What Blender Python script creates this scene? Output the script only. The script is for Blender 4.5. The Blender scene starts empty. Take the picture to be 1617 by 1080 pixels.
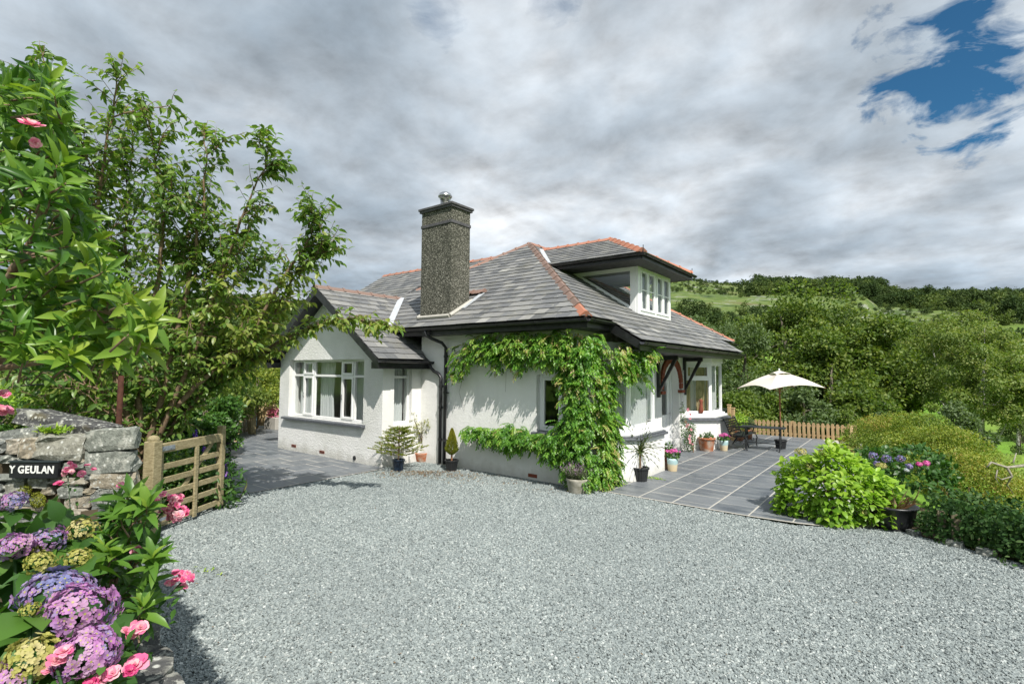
import bpy, math, random
import numpy as np
from mathutils import Vector, Matrix
random.seed(11)
rng = np.random.default_rng(11)
scene = bpy.context.scene
COL = scene.collection

# ------------------------------------------------------------------ camera
CAM_H = 2.2
# rows are world axes written in camera axes (found from the vanishing points of the house)
_A = np.array([-1058.5, -37.0, -813.0]); _B = np.array([626.5, -50.0, -813.0])
_U = _A/np.linalg.norm(_A); _V = _B/np.linalg.norm(_B)
_X = -_U; _Y = _V-(_V@_X)*_X; _Y /= np.linalg.norm(_Y); _Z = np.cross(_X, _Y)
RW = np.array([_X, _Y, _Z])
cam_data = bpy.data.cameras.new('camera')
cam = bpy.data.objects.new('camera', cam_data); COL.objects.link(cam)
M = Matrix(RW.tolist()).to_4x4(); M.translation = Vector((0, 0, CAM_H))
cam.matrix_world = M
cam_data.sensor_width = 36.0
cam_data.lens = 36.0*813.0/1617.0
cam_data.clip_start = 0.05
cam_data.clip_end = 6000
scene.camera = cam

def D(px, py, dep):
    """photograph direction + distance -> place (only used to read positions off the photograph)"""
    d = np.array([(px-808.5)/813., -(py-540.)/813., -1.])*dep
    return np.array([0, 0, CAM_H])+RW@d
def GND(px, py, z=0.):
    d = RW@np.array([px-808.5, -(py-540.), -813.]); t = (z-CAM_H)/d[2]
    return np.array([0, 0, CAM_H])+t*d

# ------------------------------------------------------------------ light
SUN = np.array([.550, -.333, .766])
EL = math.asin(SUN[2]); AZ = math.atan2(SUN[0], SUN[1])
sd = bpy.data.lights.new('sun', 'SUN'); sd.energy = 4.3; sd.angle = math.radians(0.55); sd.color = (1, .955, .88)
so = bpy.data.objects.new('sun', sd); COL.objects.link(so)
so.rotation_euler = Vector(SUN.tolist()).to_track_quat('Z', 'Y').to_euler()
so.location = (20, -10, 30)

vs = scene.view_settings
vs.view_transform = 'Standard'; vs.look = 'None'; vs.exposure = 0.5; vs.gamma = 1; vs.use_curve_mapping = False
scene.cycles.max_bounces = 7; scene.cycles.diffuse_bounces = 3; scene.cycles.glossy_bounces = 3
scene.cycles.transmission_bounces = 4; scene.cycles.transparent_max_bounces = 8
scene.cycles.caustics_reflective = False; scene.cycles.caustics_refractive = False

def build_world():
    w = bpy.data.worlds.new('World'); scene.world = w; w.use_nodes = True
    nt = w.node_tree; N = nt.nodes; L = nt.links; N.clear()
    def n(t, **k):
        q = N.new(t)
        for a, b in k.items(): setattr(q, a, b)
        return q
    def math_(op, a, b=None, clamp=False):
        q = n('ShaderNodeMath', operation=op, use_clamp=clamp)
        for i, v in enumerate((a, b)):
            if v is None: continue
            if isinstance(v, (int, float)): q.inputs[i].default_value = v
            else: L.new(v, q.inputs[i])
        return q.outputs[0]
    def ramp(src, pts):
        r = n('ShaderNodeValToRGB'); L.new(src, r.inputs[0]); e = r.color_ramp.elements
        while len(e) < len(pts): e.new(.5)
        for q, (p, c) in zip(e, pts): q.position = p; q.color = (*c, 1) if len(c) == 3 else c
        return r
    def noise(vec, scale, detail, rough, dist=0., w4=None):
        q = n('ShaderNodeTexNoise'); q.inputs['Scale'].default_value = scale; q.inputs['Detail'].default_value = detail
        q.inputs['Roughness'].default_value = rough; q.inputs['Distortion'].default_value = dist
        L.new(vec, q.inputs['Vector']); return q.outputs['Fac']
    def mixc(f, a, b):
        q = n('ShaderNodeMix', data_type='RGBA'); 
        if isinstance(f, (int, float)): q.inputs[0].default_value = f
        else: L.new(f, q.inputs[0])
        L.new(a, q.inputs[6]); L.new(b, q.inputs[7]); return q.outputs[2]
    tc = n('ShaderNodeTexCoord'); sep = n('ShaderNodeSeparateXYZ'); L.new(tc.outputs['Generated'], sep.inputs[0])
    z = math_('MAXIMUM', sep.outputs['Z'], 0.0); den = math_('ADD', z, 0.22)
    cx = math_('DIVIDE', sep.outputs['X'], den); cy = math_('DIVIDE', sep.outputs['Y'], den)
    cmb = n('ShaderNodeCombineXYZ'); L.new(cx, cmb.inputs[0]); L.new(cy, cmb.inputs[1]); P = cmb.outputs[0]
    def field(Q):
        big = noise(Q, .95, 4, .5, .5); det = noise(Q, 2.9, 9, .58, .15)
        return math_('ADD', math_('MULTIPLY', big, .58), math_('MULTIPLY', det, .42)), det
    s, det = field(P)
    offs = n('ShaderNodeVectorMath', operation='ADD'); L.new(P, offs.inputs[0]); offs.inputs[1].default_value = (SUN[0]*.13, SUN[1]*.13, .0)
    s2, _d2 = field(offs.outputs[0])
    wisp = noise(P, 7.0, 7, .6, .5)
    cloud = ramp(s, [(.37, (.60, .62, .64)), (.45, (.43, .465, .50)), (.52, (.315, .355, .395)), (.60, (.225, .265, .305)), (.68, (.165, .205, .245))])
    # relief: the side turned to the sun is brighter
    rel = math_('ADD', math_('MULTIPLY', math_('SUBTRACT', s, s2), 4.3), 1.0)
    rel = math_('ADD', rel, math_('MULTIPLY', math_('SUBTRACT', wisp, .5), .22))
    rel = math_('MINIMUM', math_('MAXIMUM', rel, .62), 1.75)
    low = ramp(sep.outputs['Z'], [(.08, (.88, .93, .97)), (.26, (1.05, 1.05, 1.05)), (.5, (1.04, 1.04, 1.04)), (.8, (.86, .89, .92))])
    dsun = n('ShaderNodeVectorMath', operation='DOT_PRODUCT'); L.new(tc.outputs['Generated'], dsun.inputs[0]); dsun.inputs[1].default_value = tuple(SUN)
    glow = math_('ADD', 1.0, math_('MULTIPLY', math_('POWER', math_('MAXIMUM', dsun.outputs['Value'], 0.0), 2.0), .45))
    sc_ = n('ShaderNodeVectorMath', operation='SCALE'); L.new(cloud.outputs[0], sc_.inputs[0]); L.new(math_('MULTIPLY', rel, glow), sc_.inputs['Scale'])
    mulc = n('ShaderNodeMix', data_type='RGBA', blend_type='MULTIPLY'); mulc.inputs[0].default_value = 1
    L.new(sc_.outputs[0], mulc.inputs[6]); L.new(low.outputs[0], mulc.inputs[7])
    cloudc = mulc.outputs[2]
    # gaps of blue sky
    def gap(d, rad, soft, namp):
        dv = n('ShaderNodeVectorMath', operation='DISTANCE'); L.new(tc.outputs['Generated'], dv.inputs[0]); dv.inputs[1].default_value = d
        x = math_('ADD', dv.outputs['Value'], math_('MULTIPLY', math_('SUBTRACT', det, .5), namp))
        x = math_('ADD', x, math_('MULTIPLY', math_('SUBTRACT', wisp, .5), namp*1.2))
        return math_('SUBTRACT', 1.0, math_('DIVIDE', math_('SUBTRACT', x, rad), soft, True), True)
    def dirp(px, py):
        v = D(px, py, 1.)-np.array([0, 0, CAM_H]); return tuple(v/np.linalg.norm(v))
    g = gap(dirp(1500, 125), .035, .045, .24)
    g2 = gap(dirp(1430, 85), .005, .04, .2); g3 = gap(dirp(1545, 168), .01, .04, .2); g4 = gap(dirp(1512, 25), .008, .04, .2)
    g5 = gap(dirp(672, 25), -.01, .05, .20); g6 = gap(dirp(900, 10), -.02, .06, .22)
    gg = g
    for q in (g2, g3, g4): gg = math_('MAXIMUM', gg, q)
    gg = math_('MAXIMUM', gg, math_('MULTIPLY', math_('MAXIMUM', g5, g6), .45))
    sky = n('ShaderNodeTexSky'); sky.sky_type = 'NISHITA'; sky.sun_disc = False; sky.sun_elevation = EL; sky.sun_rotation = AZ
    sky.air_density = 1.0; sky.dust_density = .3; sky.ozone_density = 2.5
    sat = n('ShaderNodeMix', data_type='RGBA', blend_type='MULTIPLY'); sat.inputs[0].default_value = 1; L.new(sky.outputs[0], sat.inputs[6]); sat.inputs[7].default_value = (.36, .80, .96, 1)
    b1 = n('ShaderNodeBackground'); L.new(sat.outputs[2], b1.inputs[0]); b1.inputs[1].default_value = .068
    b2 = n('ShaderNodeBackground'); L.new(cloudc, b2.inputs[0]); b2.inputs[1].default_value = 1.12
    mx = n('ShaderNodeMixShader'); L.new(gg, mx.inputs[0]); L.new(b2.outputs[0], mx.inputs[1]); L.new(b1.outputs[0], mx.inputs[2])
    out = n('ShaderNodeOutputWorld'); L.new(mx.outputs[0], out.inputs[0])
build_world()

# ------------------------------------------------------------------ helpers
def base(o):
    b = np.zeros(3)
    while o is not None:
        b += np.array(o.location); o = o.parent
    return b
def tag(o, label=None, cat=None, group=None, kind=None):
    if label: o['label'] = label
    if cat: o['category'] = cat
    if group: o['group'] = group
    if kind: o['kind'] = kind
    return o
def empty(name, loc, label, cat, group=None, rz=0):
    o = bpy.data.objects.new(name, None); COL.objects.link(o); o.location = tuple(map(float, loc)); o.rotation_euler = (0, 0, rz)
    o.empty_display_size = .2
    return tag(o, label, cat, group)
def link(name, me, parent=None, loc=None, mat4=None):
    o = bpy.data.objects.new(name, me); COL.objects.link(o)
    if parent is not None: o.parent = parent
    if mat4 is not None: o.matrix_local = mat4
    elif loc is not None: o.location = tuple(map(float, loc))
    return o
def rawmesh(name, V, F, mat, smooth=False, tint=None):
    me = bpy.data.meshes.new(name)
    V = np.asarray(V, dtype=np.float32)
    if isinstance(F, np.ndarray):
        k = F.shape[1]; me.vertices.add(len(V)); me.vertices.foreach_set('co', V.ravel())
        me.loops.add(F.size); me.loops.foreach_set('vertex_index', F.astype(np.int32).ravel())
        me.polygons.add(len(F)); me.polygons.foreach_set('loop_start', np.arange(0, F.size, k, dtype=np.int32))
        me.polygons.foreach_set('loop_total', np.full(len(F), k, dtype=np.int32))
        me.update(calc_edges=True)
    else:
        me.from_pydata(V.tolist(), [], F); me.update()
    if mat is not None: me.materials.append(mat)
    if smooth: me.polygons.foreach_set('use_smooth', np.ones(len(me.polygons), dtype=bool))
    if tint is not None:
        a = me.attributes.new('tint', 'FLOAT', 'POINT'); a.data.foreach_set('value', np.asarray(tint, dtype=np.float32))
    return me
class MB:
    """collects vertices and faces in world coordinates; build() links them as one mesh under its parent"""
    def __init__(s): s.V = []; s.F = []; s.T = []; s.smooth = False
    def add(s, V, F, t=None):
        b = len(s.V); s.V += [tuple(map(float, v)) for v in V]; s.F += [tuple(int(i)+b for i in f) for f in F]
        if t is not None: s.T += [t]*len(V)
        elif s.T: s.T += [.5]*len(V)
        return s
    def box(s, x0, y0, z0, x1, y1, z1, t=None):
        return s.fbox(((0, 0, 0), (1, 0, 0), (0, 1, 0)), x0, x1, y0, y1, z0, z1, t)
    def fbox(s, fr, u0, u1, n0, n1, z0, z1, t=None):
        o, u, n = [np.array(q, float) for q in fr]; zz = np.array([0, 0, 1.])
        if len(fr[0]) == 3 and abs(u[2])+abs(n[2]) > 1e-6: zz = np.cross(u, n)
        V = [o+u*a+n*b+zz*c for c in (z0, z1) for b in (n0, n1) for a in (u0, u1)]
        return s.add(V, [(0, 2, 3, 1), (4, 5, 7, 6), (0, 1, 5, 4), (1, 3, 7, 5), (3, 2, 6, 7), (2, 0, 4, 6)], t)
    def prism(s, pts, off, t=None):
        n = len(pts); off = np.array(off, float); P = [np.array(p, float) for p in pts]
        V = P+[p+off for p in P]
        return s.add(V, [tuple(range(n))[::-1], tuple(range(n, 2*n))]+[(i, (i+1) % n, n+(i+1) % n, n+i) for i in range(n)], t)
    def tube(s, pts, r, k=8, t=None, cap=True):
        P = [np.array(p, float) for p in pts]; n = len(P)
        if not hasattr(r, '__len__'): r = [r]*n
        ref = None; rings = []
        for i in range(n):
            d = P[min(i+1, n-1)]-P[max(i-1, 0)]; d /= (np.linalg.norm(d)+1e-9)
            if ref is None: ref = np.cross(d, [0, 0, 1.]) if abs(d[2]) < .95 else np.cross(d, [1., 0, 0])
            a = ref-d*(ref@d); a /= (np.linalg.norm(a)+1e-9); ref = a; b = np.cross(d, a)
            rings.append([P[i]+r[i]*(math.cos(2*math.pi*j/k)*a+math.sin(2*math.pi*j/k)*b) for j in range(k)])
        V = [v for q in rings for v in q]
        F = [(i*k+j, i*k+(j+1) % k, (i+1)*k+(j+1) % k, (i+1)*k+j) for i in range(n-1) for j in range(k)]
        if cap: F += [tuple(range(k))[::-1], tuple(range((n-1)*k, n*k))]
        return s.add(V, F, t)
    def lathe(s, prof, c=(0, 0, 0), k=24, t=None, flute=0, nf=0, open_top=False):
        V = []
        for (r, z) in prof:
            for j in range(k):
                rr = r*(1+(flute*math.cos(nf*2*math.pi*j/k) if flute else 0)); a = 2*math.pi*j/k
                V.append((c[0]+rr*math.cos(a), c[1]+rr*math.sin(a), c[2]+z))
        n = len(prof)
        F = [(i*k+j, i*k+(j+1) % k, (i+1)*k+(j+1) % k, (i+1)*k+j) for i in range(n-1) for j in range(k)]
        F += [tuple(range(k))[::-1]]
        if not open_top: F += [tuple(range((n-1)*k, n*k))]
        return s.add(V, F, t)
    def build(s, name, mat, parent=None, smooth=False, origin=None, bevel=0, label=None, local=False, kind=None):
        V = np.array(s.V); off = np.zeros(3) if local or parent is None else base(parent)
        if origin is None: origin = np.zeros(3)
        else: origin = np.array(origin, float)-(off)
        me = rawmesh(name, V-off-origin, s.F, mat, smooth, s.T if s.T and len(s.T) == len(s.V) else None)
        o = link(name, me, parent, origin)
        if bevel:
            b = o.modifiers.new('bevel', 'BEVEL'); b.width = bevel; b.segments = 2; b.limit_method = 'ANGLE'
        if label: o['label'] = label
        if kind: o['kind'] = kind
        return o

# ------------------------------------------------------------------ materials
MATS = {}
class NT:
    def __init__(s, name):
        m = bpy.data.materials.new(name); m.use_nodes = True; s.m = m; s.nt = m.node_tree; s.N = s.nt.nodes; s.L = s.nt.links
        s.b = s.N['Principled BSDF']; s.out = s.N['Material Output']; MATS[name] = m
        s.tc = s.N.new('ShaderNodeTexCoord'); s.geo = s.N.new('ShaderNodeNewGeometry')
    def pos(s, kind='world'):
        return s.geo.outputs['Position'] if kind == 'world' else s.tc.outputs['Object']
    def put(s, v, inp):
        if isinstance(v, (int, float)): inp.default_value = v
        elif isinstance(v, tuple): inp.default_value = (*v, 1) if len(v) == 3 and len(inp.default_value) == 4 else v
        else: s.L.new(v, inp)
    def noise(s, scale, detail=4, rough=.55, dist=0, vec=None, stretch=None):
        q = s.N.new('ShaderNodeTexNoise'); q.inputs['Scale'].default_value = scale; q.inputs['Detail'].default_value = detail
        q.inputs['Roughness'].default_value = rough; q.inputs['Distortion'].default_value = dist
        v = vec or s.pos()
        if stretch:
            mp = s.N.new('ShaderNodeMapping'); mp.inputs['Scale'].default_value = stretch; s.L.new(v, mp.inputs[0]); v = mp.outputs[0]
        s.L.new(v, q.inputs['Vector']); return q.outputs['Fac']
    def voro(s, scale, out='Distance', feature='F1', vec=None, rand=1):
        q = s.N.new('ShaderNodeTexVoronoi'); q.feature = feature; q.inputs['Scale'].default_value = scale; q.inputs['Randomness'].default_value = rand
        s.L.new(vec or s.pos(), q.inputs['Vector']); return q.outputs[out]
    def ramp(s, src, pts, interp='LINEAR'):
        r = s.N.new('ShaderNodeValToRGB'); s.L.new(src, r.inputs[0]); e = r.color_ramp.elements; r.color_ramp.interpolation = interp
        while len(e) < len(pts): e.new(.5)
        for q, (p, c) in zip(e, pts): q.position = p; q.color = (*c, 1) if hasattr(c, '__len__') else (c, c, c, 1)
        return r.outputs[0]
    def mix(s, f, a, b, mode='MIX'):
        q = s.N.new('ShaderNodeMix'); q.data_type = 'RGBA'; q.blend_type = mode
        s.put(f, q.inputs[0]); s.put(a, q.inputs[6]); s.put(b, q.inputs[7]); return q.outputs[2]
    def math(s, op, a, b=0., clamp=False):
        q = s.N.new('ShaderNodeMath'); q.operation = op; q.use_clamp = clamp; s.put(a, q.inputs[0]); s.put(b, q.inputs[1]); return q.outputs[0]
    def bump(s, h, strength=.5, dist=.02, prev=None):
        q = s.N.new('ShaderNodeBump'); q.inputs['Strength'].default_value = strength; q.inputs['Distance'].default_value = dist
        s.L.new(h, q.inputs['Height'])
        if prev is not None: s.L.new(prev, q.inputs['Normal'])
        return q.outputs[0]
    def attr(s, name='tint'):
        q = s.N.new('ShaderNodeAttribute'); q.attribute_name = name; return q.outputs['Fac']
    def objrand(s):
        q = s.N.new('ShaderNodeObjectInfo'); return q.outputs['Random']
    def done(s, col, rough=.6, normal=None, spec=.5, metal=0., trans=None):
        s.put(col, s.b.inputs['Base Color']); s.put(rough, s.b.inputs['Roughness']); s.b.inputs['Metallic'].default_value = metal
        s.b.inputs['Specular IOR Level'].default_value = spec
        if normal is not None: s.L.new(normal, s.b.inputs['Normal'])
        return s.m

def plain(name, col, rough=.5, spec=.5, metal=0, var=.12, scale=9, bump=0.):
    t = NT(name); n = t.noise(scale, 5)
    c1 = tuple(q*(1-var) for q in col); c2 = tuple(min(1, q*(1+var)) for q in col)
    return t.done(t.mix(t.ramp(n, [(.3, 0), (.7, 1)]), c1, c2), rough, t.bump(n, bump, .01) if bump else None, spec, metal)

def leafmat(name, cols, trans=.35, rough=.45, spec=.45, tcol=None, attr='tint', var=True):
    """cols: list over per-leaf tint 0..1"""
    t = NT(name)
    c = t.ramp(t.attr(attr), [(i/(len(cols)-1) if len(cols) > 1 else 0, q) for i, q in enumerate(cols)])
    if var:
        n = t.noise(2.2, 3); c = t.mix(t.ramp(n, [(.3, 0.), (.7, 1.)]), t.mix(.22, c, (.0, .0, .0)), c)
    t.done(c, rough, None, spec)
    tr = t.N.new('ShaderNodeBsdfTranslucent'); tc = t.mix(1., c, tcol or (1.25, 1.35, .55), 'MULTIPLY'); t.L.new(tc, tr.inputs[0])
    mx = t.N.new('ShaderNodeMixShader'); mx.inputs[0].default_value = trans
    t.L.new(t.b.outputs[0], mx.inputs[1]); t.L.new(tr.outputs[0], mx.inputs[2]); t.L.new(mx.outputs[0], t.out.inputs[0])
    return t.m

def build_mats():
    # slate roofing
    t = NT('roof_slate'); n1 = t.noise(.9, 5); n2 = t.noise(14, 5, .65); n3 = t.noise(3.5, 4, .6, .6)
    r = t.attr()
    c = t.ramp(r, [(0, (.085, .088, .092)), (.3, (.14, .143, .147)), (.6, (.19, .19, .188)), (.85, (.245, .242, .23)), (1, (.36, .355, .33))])
    c = t.mix(t.ramp(n3, [(.5, 0), (.68, .55)]), c, (.21, .205, .175))
    c = t.mix(t.ramp(n1, [(.52, 0), (.72, .35)]), c, (.12, .115, .085))
    c = t.mix(t.ramp(n2, [(.62, 0), (.70, .5)]), c, (.30, .29, .25))
    c = t.mix(t.ramp(t.noise(6.5, 6, .72, .3), [(.63, 0), (.68, .8)]), c, (.34, .33, .27)); c = t.mix(t.ramp(t.noise(4.2, 6, .7), [(.66, 0), (.72, .85)]), c, (.11, .10, .035))
    t.done(c, .62, t.bump(n2, .35, .006), .4)
    t = NT('paving_slate'); r = t.objrand(); n = t.noise(1.8, 6, .6, .3, stretch=(1, 3.2, 1)); n2 = t.noise(30, 4)
    c = t.ramp(r, [(0, (.06, .072, .088)), (.5, (.095, .108, .125)), (1, (.14, .152, .168))])
    c = t.mix(t.ramp(n, [(.38, 0), (.66, .75)]), c, (.20, .215, .225)); c = t.mix(t.ramp(n2, [(.58, 0), (.7, .4)]), c, (.24, .24, .22)); c = t.mix(t.ramp(t.noise(.7, 5, .6), [(.5, 0), (.72, .4)]), c, (.23, .235, .23))
    t.done(c, t.math('ADD', t.math('MULTIPLY', n, .25), .38), t.bump(n, .30, .012), .5)
    t = NT('pointing'); n = t.noise(20, 4); t.done(t.mix(n, (.36, .34, .30), (.50, .48, .43)), .9, t.bump(n, .4, .01))
    # render
    t = NT('roughcast'); v = t.voro(34); n = t.noise(26, 6, .7, 1.2); nb = t.noise(1.3, 4)
    h = t.math('ADD', t.math('MULTIPLY', v, .5), n)
    c = t.mix(t.ramp(nb, [(.35, 0), (.75, 1)]), (.83, .825, .805), (.70, .70, .66))
    sp = t.N.new('ShaderNodeSeparateXYZ'); t.L.new(t.geo.outputs['Position'], sp.inputs[0])
    nz = t.noise(5, 5); zz = t.math('ADD', sp.outputs[2], t.math('MULTIPLY', t.math('SUBTRACT', nz, .5), .5))
    c = t.mix(t.ramp(zz, [(0.02, .55), (.30, .0)]), c, (.40, .385, .33))
    t.done(c, .88, t.bump(h, .75, .022), .25)
    t = NT('smooth_render'); n = t.noise(22, 6, .65); nb = t.noise(1.1, 5); nm = t.noise(6, 3)
    c = t.mix(t.ramp(nb, [(.35, 0), (.75, 1)]), (.82, .815, .80), (.735, .73, .71))
    c = t.mix(t.ramp(t.noise(3.5, 5, .6, 0, None, (1, 1, .12)), [(.55, 0), (.75, .3)]), c, (.56, .56, .52))
    sp = t.N.new('ShaderNodeSeparateXYZ'); t.L.new(t.geo.outputs['Position'], sp.inputs[0])
    zz = t.math('ADD', sp.outputs[2], t.math('MULTIPLY', t.math('SUBTRACT', nm, .5), .5))
    c = t.mix(t.ramp(zz, [(0.02, .5), (.28, .0)]), c, (.45, .43, .37))
    t.done(c, .85, t.bump(t.math('ADD', n, t.math('MULTIPLY', nm, .8)), .45, .015), .25)
    t = NT('pebbledash'); v = t.voro(48, 'Color'); d = t.voro(48); nb = t.noise(2.5, 4)
    sepc = t.N.new('ShaderNodeSeparateColor'); t.L.new(v, sepc.inputs[0])
    c = t.ramp(sepc.outputs[0], [(0, (.035, .036, .03)), (.45, (.09, .088, .07)), (.8, (.17, .165, .135)), (1, (.34, .33, .28))])
    c = t.mix(t.ramp(nb, [(.45, 0), (.7, .5)]), c, (.06, .062, .048))
    t.done(c, .9, t.bump(d, .8, .02), .2)
    t = NT('terracotta'); n = t.noise(5, 5); n2 = t.noise(24, 4); r = t.attr()
    c = t.ramp(r, [(0, (.17, .12, .10)), (.4, (.22, .145, .12)), (.75, (.31, .15, .105)), (1, (.42, .17, .105))])
    c = t.mix(t.ramp(n, [(.5, 0), (.75, .4)]), c, (.20, .16, .13)); c = t.mix(t.ramp(n2, [(.62, 0), (.7, .35)]), c, (.35, .32, .26))
    t.done(c, .8, t.bump(n2, .3, .006), .3)
    t = NT('brick_red'); n = t.noise(14, 5); t.done(t.mix(n, (.17, .045, .026), (.28, .085, .05)), .8, t.bump(n, .4, .01), .3)
    t = NT('black_paint'); n = t.noise(7, 5); t.done(t.mix(t.ramp(n, [(.4, 0), (.8, 1)]), (.010, .010, .012), (.035, .036, .038)), .38, None, .5)
    plain('white_paint', (.82, .82, .81), .35, .5, 0, .04, 4); plain('upvc', (.84, .845, .85), .25, .5, 0, .02, 3)
    t = NT('lead'); n = t.noise(6, 5); t.done(t.mix(n, (.30, .32, .34), (.55, .57, .60)), .5, t.bump(n, .3, .01), .5)
    plain('concrete_cap', (.085, .083, .088), .75, .3, 0, .3, 12, .3)
    plain('steel', (.5, .5, .5), .28, .5, 1., .15, 20)
    plain('galvanised', (.42, .46, .52), .45, .5, .7, .2, 30)
    plain('slate_sill', (.10, .108, .122), .45, .5, 0, .3, 14, .2)
    # glass
    t = NT('glass'); dp = t.N.new('ShaderNodeVectorMath'); dp.operation = 'DOT_PRODUCT'; t.L.new(t.geo.outputs['Normal'], dp.inputs[0]); t.L.new(t.geo.outputs['Incoming'], dp.inputs[1]); cosi = t.math('ABSOLUTE', dp.outputs['Value'])
    gl = t.N.new('ShaderNodeBsdfGlossy'); gl.inputs['Roughness'].default_value = .015; gl.inputs[0].default_value = (.95, 1, 1, 1)
    tr = t.N.new('ShaderNodeBsdfTransparent'); tr.inputs[0].default_value = (.92, .945, .94, 1)
    mx = t.N.new('ShaderNodeMixShader'); f2 = t.math('ADD', t.math('MULTIPLY', t.math('POWER', t.math('SUBTRACT', 1., cosi), 5.), .92), .055, True)
    t.L.new(f2, mx.inputs[0]); t.L.new(tr.outputs[0], mx.inputs[1]); t.L.new(gl.outputs[0], mx.inputs[2]); t.L.new(mx.outputs[0], t.out.inputs[0])
    t = NT('curtain'); n = t.noise(14, 2, .5, 0, stretch=(9, 9, .3)); t.done((.72, .74, .74), .9, None, .1)
    tr = t.N.new('ShaderNodeBsdfTranslucent'); tr.inputs[0].default_value = (.6, .62, .62, 1); mx = t.N.new('ShaderNodeMixShader'); mx.inputs[0].default_value = .3
    t.L.new(t.b.outputs[0], mx.inputs[1]); t.L.new(tr.outputs[0], mx.inputs[2]); t.L.new(mx.outputs[0], t.out.inputs[0])
    plain('striped_curtain', (.38, .30, .18), .9, .1, 0, .35, 8)
    plain('room_wall', (.42, .40, .36), .9, .1, 0, .06, 2); plain('room_floor', (.20, .09, .04), .4, .4, 0, .3, 6)
    plain('dark_object', (.03, .04, .045), .4, .4)
    # ground
    def gravel(name, attr):
        t = NT(name); n = t.noise(.55, 5, .6); 
        if attr:
            r = t.objrand()
        else:
            sc = t.N.new('ShaderNodeSeparateColor'); t.L.new(t.voro(52, 'Color'), sc.inputs[0]); r = sc.outputs[0]
        c = t.ramp(r, [(0, (.115, .135, .135)), (.2, (.20, .23, .23)), (.6, (.275, .31, .305)), (.92, (.355, .39, .375)), (1, (.54, .56, .54))])
        c = t.mix(t.ramp(n, [(.4, 0), (.7, .45)]), c, (.19, .215, .215))
        nn = t.bump(t.voro(52), .9, .02) if not attr else t.bump(t.noise(90, 3), .3, .004)
        return t.done(c, .85, nn, .25)
    gravel('gravel_bed', False); gravel('gravel_stone', True)
    t = NT('earth'); n = t.noise(6, 6); t.done(t.mix(n, (.045, .035, .022), (.10, .08, .05)), .95, t.bump(n, .6, .03), .1)
    t = NT('meadow'); n = t.noise(.035, 6, .6); n2 = t.noise(.35, 6, .65); n3 = t.noise(2.5, 5, .7)
    c = t.ramp(n, [(.35, (.12, .23, .028)), (.5, (.17, .32, .04)), (.62, (.20, .25, .06))])
    c = t.mix(t.ramp(n2, [(.45, 0), (.7, .65)]), c, (.055, .085, .022)); c = t.mix(t.ramp(n3, [(.45, 0), (.7, .45)]), c, (.05, .09, .018))
    g = t.N.new('ShaderNodeSeparateXYZ'); t.L.new(t.geo.outputs['Position'], g.inputs[0])
    hi = t.ramp(t.math('DIVIDE', g.outputs[2], 120.), [(.06, 0), (.2, 1)])
    rk = t.noise(.09, 8, .72, .4, stretch=(1, 1, 3)); moor = t.ramp(t.noise(.05, 8, .75, .5), [(.36, (.035, .06, .02)), (.45, (.085, .13, .035)), (.53, (.13, .175, .05)), (.62, (.13, .12, .06))])
    moor = t.mix(t.ramp(rk, [(.55, 0), (.62, .75)]), moor, (.30, .30, .28))
    c = t.mix(hi, c, moor)
    t.done(c, .95, t.bump(n3, .6, .3), .1)
    t = NT('turf'); n = t.noise(1.2, 6, .6); n2 = t.noise(12, 5); t.done(t.mix(t.ramp(n2, [(.35, 0), (.7, 1)]), t.mix(n, (.07, .13, .02), (.13, .20, .04)), (.05, .08, .02)), .95, t.bump(n2, .8, .05), .1)
    # stone
    t = NT('wall_stone'); r = t.attr(); n = t.noise(7, 6, .6, .5); n2 = t.noise(28, 6, .7); v = t.voro(13); n3 = t.noise(3, 4)
    c = t.ramp(r, [(0, (.075, .075, .078)), (.3, (.15, .16, .15)), (.55, (.23, .245, .215)), (.78, (.34, .29, .215)), (1, (.42, .39, .33))])
    c = t.mix(t.ramp(n2, [(.35, .5), (.55, 0)]), c, (.045, .045, .042)); c = t.mix(t.ramp(n, [(.55, 0), (.66, .75)]), c, (.42, .42, .37))
    c = t.mix(t.ramp(v, [(.14, .9), (.24, 0)]), c, (.58, .59, .55)); c = t.mix(t.ramp(t.noise(17, 5, .7), [(.56, 0), (.62, .7)]), c, (.50, .50, .45)); c = t.mix(t.ramp(n3, [(.6, 0), (.75, .5)]), c, (.18, .15, .06))
    t.done(c, .9, t.bump(t.math('ADD', n2, n), .8, .02), .2)
    t = NT('moss'); n = t.noise(40, 5); t.done(t.mix(n, (.06, .06, .01), (.20, .17, .03)), .95, t.bump(n, 1, .03), .1)
    # wood
    def wood(name, a, b, g):
        t = NT(name); n = t.noise(5, 6, .65, .8, vec=t.pos('o'), stretch=g); n2 = t.noise(3, 4)
        c = t.mix(t.ramp(n, [(.35, 0), (.65, 1)]), a, b); c = t.mix(t.ramp(n2, [(.5, 0), (.75, .45)]), c, tuple(q*.6 for q in a))
        t.done(c, .8, t.bump(n, .4, .006), .25)
    wood('gate_wood', (.20, .165, .085), (.42, .36, .22), (3, 3, 12)); wood('picket_wood', (.38, .25, .13), (.55, .40, .22), (6, 6, 1))
    wood('old_wood', (.13, .11, .07), (.26, .23, .15), (6, 6, 1)); wood('bark', (.085, .07, .05), (.19, .165, .125), (6, 6, 1)); wood('birch_bark', (.10, .09, .08), (.62, .60, .56), (3, 3, 1.5))
    wood('twig', (.14, .085, .05), (.26, .19, .13), (4, 4, 4)); wood('dead_wood', (.20, .175, .14), (.36, .33, .28), (4, 4, 4)); wood('pole_wood', (.20, .09, .045), (.30, .15, .08), (8, 8, 1))
    plain('cast_iron', (.014, .016, .018), .4, .5, 0, .3, 20); plain('black_plastic', (.018, .019, .021), .38, .5, 0, .3, 10)
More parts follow.
